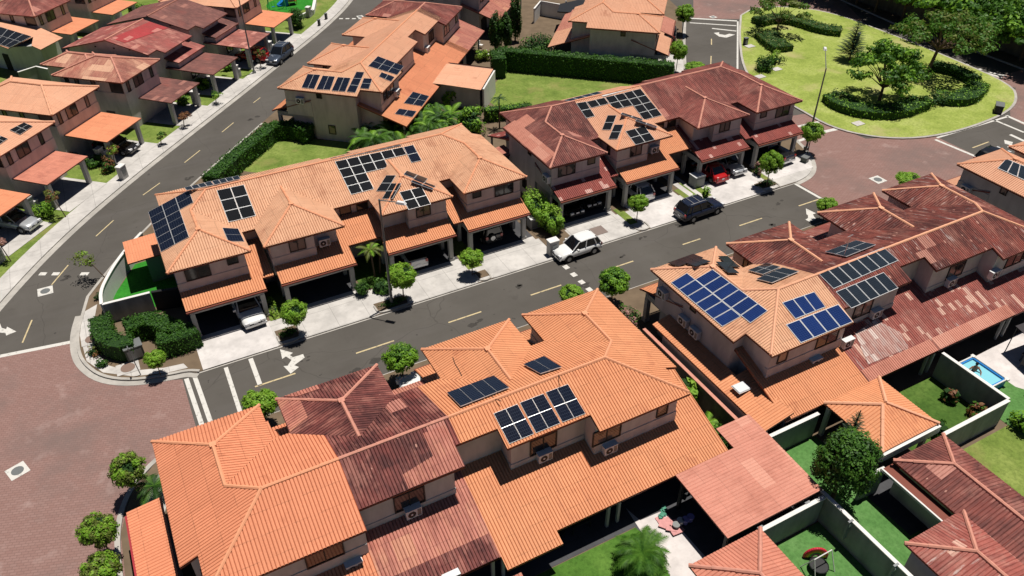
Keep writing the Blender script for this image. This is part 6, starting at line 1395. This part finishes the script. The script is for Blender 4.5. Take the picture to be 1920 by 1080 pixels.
pillar(233, 334, 'pale meter pillar at the kerb with the orange leaved sapling', .8, .5, 1.3, ST, False)
pillar(192, 302, 'white capped meter pillar beside the leg of the plain orange carport', .7, .5, 1.4, ST)
pillar(368, 195, 'white capped meter pillar beside the brown carport of the patched house', .6, .5, 1.5, ST)
pillar(445, 146, 'white capped meter pillar beside the brown carport of the red painted house', .6, .5, 1.5, ST)
pillar(508, 100, 'white capped meter pillar just behind the navy suv', .6, .5, 1.5, ST)
pillar(62, 400, 'stacked white capped meter pillar between bush and silver car', .7, .5, 1.6, ST)
pillar(580, 32, 'white capped meter pillar near the playground wall', .7, .5, 1.4, ST)
pillar(2, 490, 'dark meter pillar at the left edge by the pink sapling', .7, .5, 1.2, ST, False)
def cabinet(px, py, label, size, m, rz=0.0, name='utility_cabinet', cat='utility box'):
    q = at(px, py, KH); t = thing(name, (q.x, q.y, KH), label, cat); t['_o'] = (0, 0, 0); t.rotation_euler = (0, 0, rz)
    b = MB(); b.box((0, 0, size[2]/2), size, M[m]); b.build('case', t); b = MB(); b.box((0, 0, size[2]+.03), (size[0]+.08, size[1]+.08, .06), M['acw'] if m not in ('black', 'cab_green') else M['metal']); b.build('lid', t)
    b = MB(); b.box((0, -size[1]/2-.01, size[2]*.5), (size[0]*.8, .02, size[2]*.7), M['metal']); b.build('door', t); return t
M['cab_green'] = simple('cabinet_green', (.075, .09, .075), .6)
cabinet(255, 668, 'grey green utility cabinet in the hollow of the corner hedge', (1.2, .9, 1.1), 'cab_green', .1)
cabinet(345, 640, 'pale box behind the corner hedge beside the carport column', (.9, .5, 1.0), 'col', 0)
cabinet(1305, 347, 'pale grey box with white lid at the side of the red car carport', (1.1, 1.0, 1.1), 'yardwall', 0)
cabinet(1040, 430, 'grey planter box under the lime bushes', (1.2, .7, .9), 'yardwall', 0, 'planter_box', 'planter')
cabinet(1000, 425, 'pale low block beside the end carport column', (.9, .8, 1.0), 'col', 0, 'planter_box', 'planter')
cabinet(1870, 210, 'black litter bin at the tip of the park lawn', (1.3, .8, .9), 'black', .6, 'litter_bin', 'bin')
cabinet(1397, 84, 'small black litter bin on the park lawn by the left kerb', (.5, .4, .9), 'black', 0, 'litter_bin', 'bin')
cabinet(1508, 303, 'pale yellow pedestal at the foot of the lamp by the brick junction', (.6, .6, .5), 'cab_green', .3, 'pedestal', 'utility box')
cabinet(599, 48, 'black bollard on the left pavement nearer the camera', (.3, .3, .8), 'black', ST, 'bollard', 'bollard'); cabinet(612, 36, 'black bollard on the left pavement farther up', (.3, .3, .8), 'black', ST, 'bollard', 'bollard')
cabinet(1605, 85, 'dark information box on the far side of the park lawn', (.5, .3, 1.6), 'black', .5, 'sign_box', 'sign')
q = at(264, 703, KH); t = thing('sign_pole', (q.x, q.y, KH), 'thin grey pole standing at the corner before the hedge cabinet', 'pole'); t['_o'] = (0, 0, 0)
b = MB(); b.tube((0, 0, 0), (-.15, .1, 2.4), .035, .03, M['metal'], 6); b.build('post', t); b = MB(); b.box((-.15, .1, 2.4), (.05, .34, .3), M['metal']); b.build('plate', t)
q = at(173, 633, KH); manhole(q.x, q.y, 'round cover in the corner pavement beside the hedge', 0, .01) if False else None
for px, py, l in ((173, 636, 'small round brown cover in the pavement left of the corner hedge'), (240, 690, 'round brown cover in the paved spot before the hedge cabinet')):
    q = at(px, py, KH); t = thing('access_cover', (q.x, q.y, KH+.01), l, 'access cover', 'pavement access covers'); b = MB(); b.tube((q.x, q.y, KH+.012), (q.x, q.y, KH+.05), .48, .48, simple('rust_cover', (.22, .15, .12)), 18); b.build('cover', t); b = MB(); b.box((q.x, q.y, KH+.02), (1.5, 1.2, .03), M['concrete']); b.build('surround', t)
for px, py, l in ((1406, 87, 'small pale slab in the park grass by the left bin'), (1425, 144, 'pale slab in the park grass below the dark ball shrub'), (1609, 232, 'pale slab in the park grass near the brick junction'), (1456, 130, 'pale slab beside the loose shrub on the park lawn')):
    q = at(px, py, KH+.03); t = thing('slab', (q.x, q.y, KH+.03), l, 'slab', 'slabs in the park grass'); b = MB(); b.box((q.x, q.y, KH+.06), (1.2, .9, .06), M['concrete']); b.build('slab', t)
# ---------------------------------------------------------------- air conditioners
def ac_proto():
    t = thing('air_conditioner', (0, 0, 0), '', 'air conditioner', 'air conditioner units on the walls'); t['_o'] = (0, 0, 0)
    b = MB(); b.box((0, -.2, .33), (.86, .34, .60), M['acw']); b.box((0, -.2, .645), (.9, .38, .03), M['acw']); b.build('case', t)
    b = MB(); b.tube((-.12, -.372, .33), (-.12, -.385, .33), .22, .22, M['black'], 16); b.build('fan_grille', t)
    b = MB(); b.tube((-.12, -.386, .33), (-.12, -.395, .33), .07, .06, M['acw'], 8); b.build('fan_hub', t)
    b = MB(); b.box((.28, -.378, .33), (.2, .012, .45), M['metal']); b.build('side_panel', t)
    for s in (-1, 1): b = MB(); b.box((s*.3, -.18, 0), (.05, .38, .07), M['alu']); b.build('bracket', t)
    return t
ac0 = None
def at_plane_y(px, py, Y):
    d = _r*((px-960)/F_PX)+_u*((540-py)/F_PX)+_f; k = Y/d.y; return Vector((d.x*k, Y, CAM_H+d.z*k))
def at_plane_x(px, py, X):
    d = _r*((px-960)/F_PX)+_u*((540-py)/F_PX)+_f; k = X/d.x; return Vector((X, d.y*k, CAM_H+d.z*k))
def ac(loc, rz, label):
    global ac0
    if ac0 is None: ac0 = ac_proto(); o = ac0
    else: o = copy_tree(ac0)
    o['label'] = label; place(o, loc, rz)
for px, py, Y, l in ((663, 1062, 23.93, 'white air conditioner under the window of the bright orange end house'), (775, 978, 24.93, 'white air conditioner below the window of the dark red foreground house'), (1017, 870, 24.93, 'white air conditioner beneath the six navy panels'), (1138, 850, 23.93, 'white air conditioner under the right rear window of the foreground orange end house'),
                     (1522, 682, 24.07, 'white air conditioner at the rear corner of the blue panelled house'), (1580, 652, 24.07, 'white air conditioner left of the white streaked lower roof'), (1632, 602, 25.07, 'air conditioner below the lower slate panels'), (1772, 541, 25.07, 'air conditioner on the rusty row wall, left of two farther ones'), (1856, 518, 24.07, 'air conditioner on the rusty row wall nearest the right edge'), (844, 1085, 21.3, 'air conditioner hung under the weathered lower roof at the bottom edge')):
    v_ = at_plane_y(px, py, Y); v_.z = max(v_.z, ZLR+.35*6+.35*(Y-.4-27.2)+.12) if v_.z > 3 else v_.z; ac(v_, 0, l)
for px, py, X, l in ((1246, 556, 29.72, 'air conditioner high on the side wall near the blue panels, street end'), (1285, 607, 29.72, 'first of two air conditioners above the side lean-to'), (1306, 629, 29.72, 'second of two air conditioners above the side lean-to')):
    ac(at_plane_x(px, py, X), -math.pi/2, l)
ac(at_plane_x(1028, 340, 30.82), -math.pi/2, 'air conditioner on the side wall of the dark red end house')
for (s, l) in ((2.4, 'air conditioner on the tall grey gable wall above the street hedge'),):
    p = rowC.W(.42, 5.2, 4.0); ac(p, R(47.5)-math.pi/2, l)
for s, l in ((5.0, 'air conditioner on the rear wall of the pale orange terrace nearest the camera'), (17.5, 'air conditioner on the rear wall of the pale orange terrace farther off')):
    p = rowC.W(s, -3.25 if s < 7 else -2.25, 3.75); ac(p, R(47.5), l)
p = rowF.W(.42, 6.0, 3.4); ac(p, -math.pi/2, 'air conditioner on the dark end wall at the far right')
for s, yy, l in ((11.6, 6.35, 'air conditioner beside the bay window of the bare orange row house'),): p = rowM.W(s-.3, yy+.02, 3.75); ac(p, 0, l)
p = rowN.W(11.6, 6.37, 3.75); ac(p, 0, 'air conditioner beside the bay window of the peach house')
# ---------------------------------------------------------------- private gardens
t = thing('garden_pool', (46.3, 19.6, KH), 'rectangular frame pool with bright water on the turf at the right', 'pool')
px_ = 46.3; py_ = 19.6; rz = 0.0
b = MB(); c = [(45.35, 20.7), (47.2, 20.7), (47.2, 18.4), (45.35, 18.4)]; o = [(45.2, 20.85), (47.35, 20.85), (47.35, 18.25), (45.2, 18.25)]
for i in range(4): j = (i+1) % 4; b.hexa([(*o[i], KH), (*o[j], KH), (*c[j], KH), (*c[i], KH)], [(*o[i], .72), (*o[j], .72), (*c[j], .72), (*c[i], .72)], M['pool_blue'])
b.build('wall', t); b = MB(); b.face([(*p, .60) for p in c], M['water']); b.build('water', t); b = MB()
for i in range(4): j = (i+1) % 4; b.tube((*o[i], .76), (*o[j], .76), .055, .055, M['white'], 8)
b.build('rim', t); 
for i in range(4): b = MB(); b.box((o[i][0], o[i][1], .74), (.26, .26, .14), M['white']); b.build('corner_cap', t)
M['skin'] = simple('skin', (.30, .15, .095), .6, var=.05); M['hair'] = simple('hair', (.012, .009, .008), .6); M['swim'] = simple('swimwear', (.02, .03, .07), .6)
def person(loc, label, rz=0.0):
    t = thing('person', loc, label, 'person'); t['_o'] = (0, 0, 0); t.rotation_euler = (0, 0, rz)
    J = [(0, 0, .88), (0, 0, 1.12), (0, -.01, 1.36), (0, .0, 1.48), (0, .02, 1.56), (0, .03, 1.66), (.17, 0, 1.36), (.40, .16, 1.16), (.50, .38, 1.05), (.52, .46, 1.02), (-.17, 0, 1.36), (-.38, .18, 1.14), (-.34, .42, 1.04), (-.33, .50, 1.02), (.10, 0, .84), (.11, .04, .46), (.11, 0, .06), (.11, .14, .02), (-.10, 0, .84), (-.11, .04, .46), (-.11, 0, .06), (-.11, .14, .02)]
    Ed = [(0, 1), (1, 2), (2, 3), (3, 4), (4, 5), (2, 6), (6, 7), (7, 8), (8, 9), (2, 10), (10, 11), (11, 12), (12, 13), (0, 14), (14, 15), (15, 16), (16, 17), (0, 18), (18, 19), (19, 20), (20, 21)]
    rad = [.14, .125, .14, .06, .075, .085, .065, .048, .034, .03, .065, .048, .034, .03, .09, .065, .045, .035, .09, .065, .045, .035]
    me = bpy.data.meshes.new('body'); me.from_pydata(J, Ed, []); me.materials.append(M['skin'])
    o = bpy.data.objects.new('body', me); C.objects.link(o); o.parent = t; o.modifiers.new('skin', 'SKIN')
    for v, r in zip(me.skin_vertices[0].data, rad): v.radius = (r, r)
    me.skin_vertices[0].data[0].use_root = True; s = o.modifiers.new('sub', 'SUBSURF'); s.levels = 2; s.render_levels = 2
    hb = MB(); rg = random.Random(2)
    for k in range(5):
        z0 = 1.60+k*.035; rr = .105*math.sqrt(max(0, 1-((z0-1.66)/.13)**2))
        hb.tube((0, .0, z0), (0, 0, z0+.035), rr, .105*math.sqrt(max(0, 1-((z0+.035-1.66)/.13)**2)), M['hair'], 12)
    hb.build('hair', t); b = MB(); b.tube((0, 0, .80), (0, 0, 1.0), .165, .15, M['swim'], 12); b.build('shorts', t); return t
person((46.35, 19.95, KH-.55), 'dark haired person standing waist deep in the frame pool', 2.4)
# dark patio furniture beside the pool yard
def table(x, y, label, w=1.4, d=.8, m='black'):
    t = thing('garden_table', (x, y, KH), label, 'table'); t['_o'] = (0, 0, 0); b = MB(); b.box((0, 0, .72), (w, d, .05), M[m]); b.build('tabletop', t)
    for sx in (-1, 1):
        for sy in (-1, 1): b = MB(); b.box((sx*(w/2-.08), sy*(d/2-.08), .35), (.06, .06, .7), M[m]); b.build('leg', t)
    return t
ch0 = None
def chair(x, y, rz, label, m='black'):
    t = thing('garden_chair', (x, y, KH), label, 'chair', 'garden chairs'); t['_o'] = (0, 0, 0); t.rotation_euler = (0, 0, rz)
    b = MB(); b.box((0, 0, .43), (.46, .46, .05), M[m]); b.build('seat', t); b = MB(); b.box((0, .22, .70), (.46, .05, .5), M[m]); b.build('backrest', t)
    for sx in (-1, 1):
        for sy in (-1, 1): b = MB(); b.box((sx*.2, sy*.2, .2), (.04, .04, .42), M[m]); b.build('leg', t)
    return t
table(51.2, 19.0, 'dark garden table in the shade of the pool yard parasol roof'); 
for x, y, rz, l in ((50.1, 18.7, 1.57, 'dark garden chair left of the pool yard table'), (51.0, 18.1, 3.14, 'dark garden chair in front of the pool yard table'), (52.3, 19.0, -1.57, 'dark garden chair right of the pool yard table')): chair(x, y, rz, l)
t = thing('shade_sail', (51.2, 19.1, 2.4), 'dark flat shade canopy on thin posts over the pool yard table', 'canopy'); b = MB(); b.hexa([(49.8, 17.6, 2.35), (53.4, 17.3, 2.35), (53.2, 20.4, 2.35), (50.6, 20.6, 2.35)], [(49.8, 17.6, 2.4), (53.4, 17.3, 2.4), (53.2, 20.4, 2.4), (50.6, 20.6, 2.4)], simple('canopy', (.05, .045, .05), .8)); b.build('canopy', t)
for x, y in ((49.9, 17.7), (53.3, 17.4), (50.7, 20.5), (53.1, 20.3)): b = MB(); b.tube((x, y, KH), (x, y, 2.35), .035, .035, M['black'], 6); b.build('post', t)
table(16.0, 22.3, 'dark table in the shade under the long foreground rear roof', 1.3, .8); chair(14.7, 22.2, .4, 'dark chair under the long foreground rear roof'); chair(22.6, 21.2, .5, 'dark chair at the shaded end of the white patio'); table(24.2, 19.2, 'dark table in the shade under the salmon patio roof', 1.5, .9)
M['rb'] = [simple('float_'+n, c, .4, var=.03) for n, c in (('red', (.6, .03, .06)), ('orange', (.75, .25, .03)), ('yellow', (.75, .65, .05)), ('green', (.12, .5, .1)), ('pink', (.75, .12, .35)))]
t = thing('rainbow_float', (26.3, 14.5, KH), 'rainbow striped inflatable ring standing upright on the turf yard', 'inflatable toy'); t['_o'] = (0, 0, 0); t.rotation_euler = (0, 0, -.5)
for k in range(5):
    b = MB(); rr = .62-.105*k
    for i in range(18): a, c_ = math.pi*i/18, math.pi*(i+1)/18; b.tube((math.cos(a)*rr, 0, .12+math.sin(a)*rr*1.15), (math.cos(c_)*rr, 0, .12+math.sin(c_)*rr*1.15), .075, .075, M['rb'][k], 8)
    b.build('band', t)
t = thing('swing_frame', (25.9, 13.9, KH), 'white tubular swing frame with round net beside the rainbow ring', 'swing'); t['_o'] = (0, 0, 0)
b = MB(); z = 1.35
for s in (-1, 1): b.tube((s*.7, -.55, 0), (s*.62, 0, z), .03, .03, M['white'], 6); b.tube((s*.7, .55, 0), (s*.62, 0, z), .03, .03, M['white'], 6)
b.tube((-.62, 0, z), (.62, 0, z), .03, .03, M['white'], 6); b.build('frame', t); b = MB()
for i in range(14): a, c_ = 6.283*i/14, 6.283*(i+1)/14; b.tube((math.cos(a)*.5, math.sin(a)*.5, .4), (math.cos(c_)*.5, math.sin(c_)*.5, .4), .03, .03, M['black'], 6)
b.face([(math.cos(6.283*i/14)*.48, math.sin(6.283*i/14)*.48, .4) for i in range(14)], M['black']); b.build('seat', t)
b = MB(); b.tube((-.5, 0, .4), (-.5, 0, z), .012, .012, M['white'], 4); b.tube((.5, 0, .4), (.5, 0, z), .012, .012, M['white'], 4); b.build('ropes', t)
M['cloth_pink'] = simple('cloth_pink', (.62, .30, .29), .9, var=.3, scale=6); M['teal'] = simple('cloth_teal', (.08, .26, .18), .9, var=.4, scale=6); M['lilac'] = simple('lilac_plastic', (.36, .32, .68), .5)
def heap(x, y, label, m, w, d, name='laundry', cat='laundry', seed=1):
    t = MB(); rg = random.Random(seed)
    for k in range(7): t.box((x+rg.uniform(-.5, .5)*w, y+rg.uniform(-.5, .5)*d, KH+.05+.02*k), (w*rg.uniform(.3, .6), d*rg.uniform(.3, .6), .05), M[m], rg.uniform(0, 3))
    o = t.build(name, loc=(x, y, KH)); return tag(o, label, cat)
_q = at(1256, 985); heap(_q.x, _q.y, 'pink cloth spread on the bright white patio', 'cloth_pink', .8, 1.4, seed=1); _q = at(1240, 964); heap(_q.x, _q.y, 'teal cloth crumpled at the shadow edge of the white patio', 'teal', .6, .5, seed=2)
for x, y, m, l, nme in ((*at(1274, 985)[:2], 'acw', 'white bucket on the bright patio', 'bucket'), (*at(1266, 993)[:2], 'metal', 'grey ball shaped pot on the bright patio', 'bucket'), (*at(1284, 983)[:2], 'lilac', 'lilac stool on the bright patio, nearer the bucket', 'stool'), (*at(1293, 978)[:2], 'lilac', 'lilac stool next to the other one, nearer the roof shade', 'stool')):
    t = thing(nme, (x, y, KH), l, nme); t['_o'] = (0, 0, 0); b = MB(); b.tube((0, 0, 0), (0, 0, .36), .15, .2, M[m], 12); b.build('tub' if nme == 'bucket' else 'base', t); b = MB(); b.tube((0, 0, .36), (0, 0, .40), .215, .215, M[m], 14); b.build('rim' if nme == 'bucket' else 'seat', t)
t = thing('drying_rail', (24, 19, KH), 'thin white pole across the shaded patio', 'pole'); t['_o'] = (0, 0, 0); b = MB(); b.tube((-.6, 1.0, 1.2), (1.4, 1.6, 1.4), .025, .025, M['white'], 6); b.build('pole', t); b = MB(); b.tube((-.6, 1.0, 0), (-.6, 1.0, 1.2), .03, .03, M['white'], 6); b.tube((1.4, 1.6, 0), (1.4, 1.6, 1.4), .03, .03, M['white'], 6); b.build('stand', t)
# rocking horse white thing at the lawn edge, blue cover, playground
q = at(858, 110, KH); t = thing('covered_trolley', (q.x, q.y, KH), 'bright blue tarpaulin covered heap beside the low rear roof', 'covered heap'); t['_o'] = (0, 0, 0); b = MB()
for k, (r0, r1) in enumerate(((.95, .85), (.85, .55), (.55, .15))): b.tube((0, 0, k*.38), (.05*k, 0, (k+1)*.38), r0, r1, simple('blue_tarp', (.03, .10, .42), .6), 9)
b.build('tarpaulin', t); b = MB(); b.box((.2, .1, 1.16), (.3, .2, .08), M['white']); b.build('strap', t)
for px, py, l, c_ in ((902, 90, 'white garden chair near the column trees', 'white'), (915, 108, 'white garden chair beside the tall hedge', 'white'), (890, 84, 'white garden chair nearest the low rear roof', 'white')):
    q = at(px, py, KH); chair(q.x, q.y, .7, l, c_)
q = at(545, 8, KH); sheet('artificial_turf', [(q.x+3.6*math.cos(a*.3927), q.y+3.6*math.sin(a*.3927)) for a in range(16)], KH+.02, M['turf'])
t = thing('play_swing', at(520, 18, KH), 'green framed swing set on the playground turf', 'swing'); t['_o'] = (0, 0, 0); b = MB(); gm = simple('play_green', (.03, .3, .1), .5)
for s in (-1, 1): b.tube((s*1.2, -.7, 0), (s*1.1, 0, 2.2), .05, .05, gm, 6); b.tube((s*1.2, .7, 0), (s*1.1, 0, 2.2), .05, .05, gm, 6)
b.tube((-1.1, 0, 2.2), (1.1, 0, 2.2), .05, .05, gm, 6); b.build('frame', t)
for s in (-.5, .5): b = MB(); b.tube((s-.2, 0, .5), (s-.2, 0, 2.2), .015, .015, M['black'], 4); b.tube((s+.2, 0, .5), (s+.2, 0, 2.2), .015, .015, M['black'], 4); b.box((s, 0, .48), (.46, .22, .05), M['pool_blue']); b.build('swing_seat', t)
t = thing('play_tower', at(548, 8, KH), 'playground tower with a blue slide and a red roof', 'slide'); t['_o'] = (0, 0, 0); b = MB(); b.box((0, 0, .6), (1.2, 1.2, .1), M['rb'][1])
for sx in (-.55, .55):
    for sy in (-.55, .55): b.tube((sx, sy, 0), (sx, sy, 2.2), .05, .05, M['rb'][2], 6)
b.build('tower', t); b = MB(); b.hexa([(-.7, -.5, .0), (-2.2, -.4, .0), (-2.2, .4, .0), (-.7, .5, .0)], [(-.6, -.5, 1.3), (-2.2, -.4, .25), (-2.2, .4, .25), (-.6, .5, 1.3)], M['pool_blue']); b.build('slide', t); b = MB(); b.hexa([(-.75, -.75, 2.2), (.75, -.75, 2.2), (.75, .75, 2.2), (-.75, .75, 2.2)], [(-.1, -.1, 2.8), (.1, -.1, 2.8), (.1, .1, 2.8), (-.1, .1, 2.8)], M['rb'][0]); b.build('roof', t)
# wires on roofs, antenna
t = thing('antenna', rowR.W(11.2, .9, 7.0), 'thin pale antenna pole on the rusty roof above the slate panels', 'antenna'); t['_o'] = (0, 0, 0); b = MB(); b.tube((0, 0, -.2), (.1, 0, 1.7), .03, .02, M['alu'], 5); b.build('pole', t); b = MB(); b.tube((-.2, 0, 1.6), (.3, 0, 1.65), .015, .015, M['alu'], 4); b.build('crossbar', t)
def cable(pts, row, kind, i, label):
    f = plane_of(row, kind, i, .08); p = [on_plane(x, y, f) for x, y in pts]; b = MB()
    for a, c_ in zip(p, p[1:]): b.tube(a, c_, .022, .022, M['black'], 5)
    tag(b.build('cable'), label, 'cable', 'cables on the roofs')
cable([(849, 670), (853, 682), (860, 693), (866, 705)], rowB, 'bayL', 2, 'loose dark cable on the left slope of the foreground bay')
cable([(922, 743), (930, 749), (940, 752)], rowB, 'front', 2, 'short cable between the navy panel row and the ridge')
cable([(1046, 700), (1050, 709), (1053, 715)], rowB, 'front', 2, 'short cable from the lone pair of panels to the ridge')
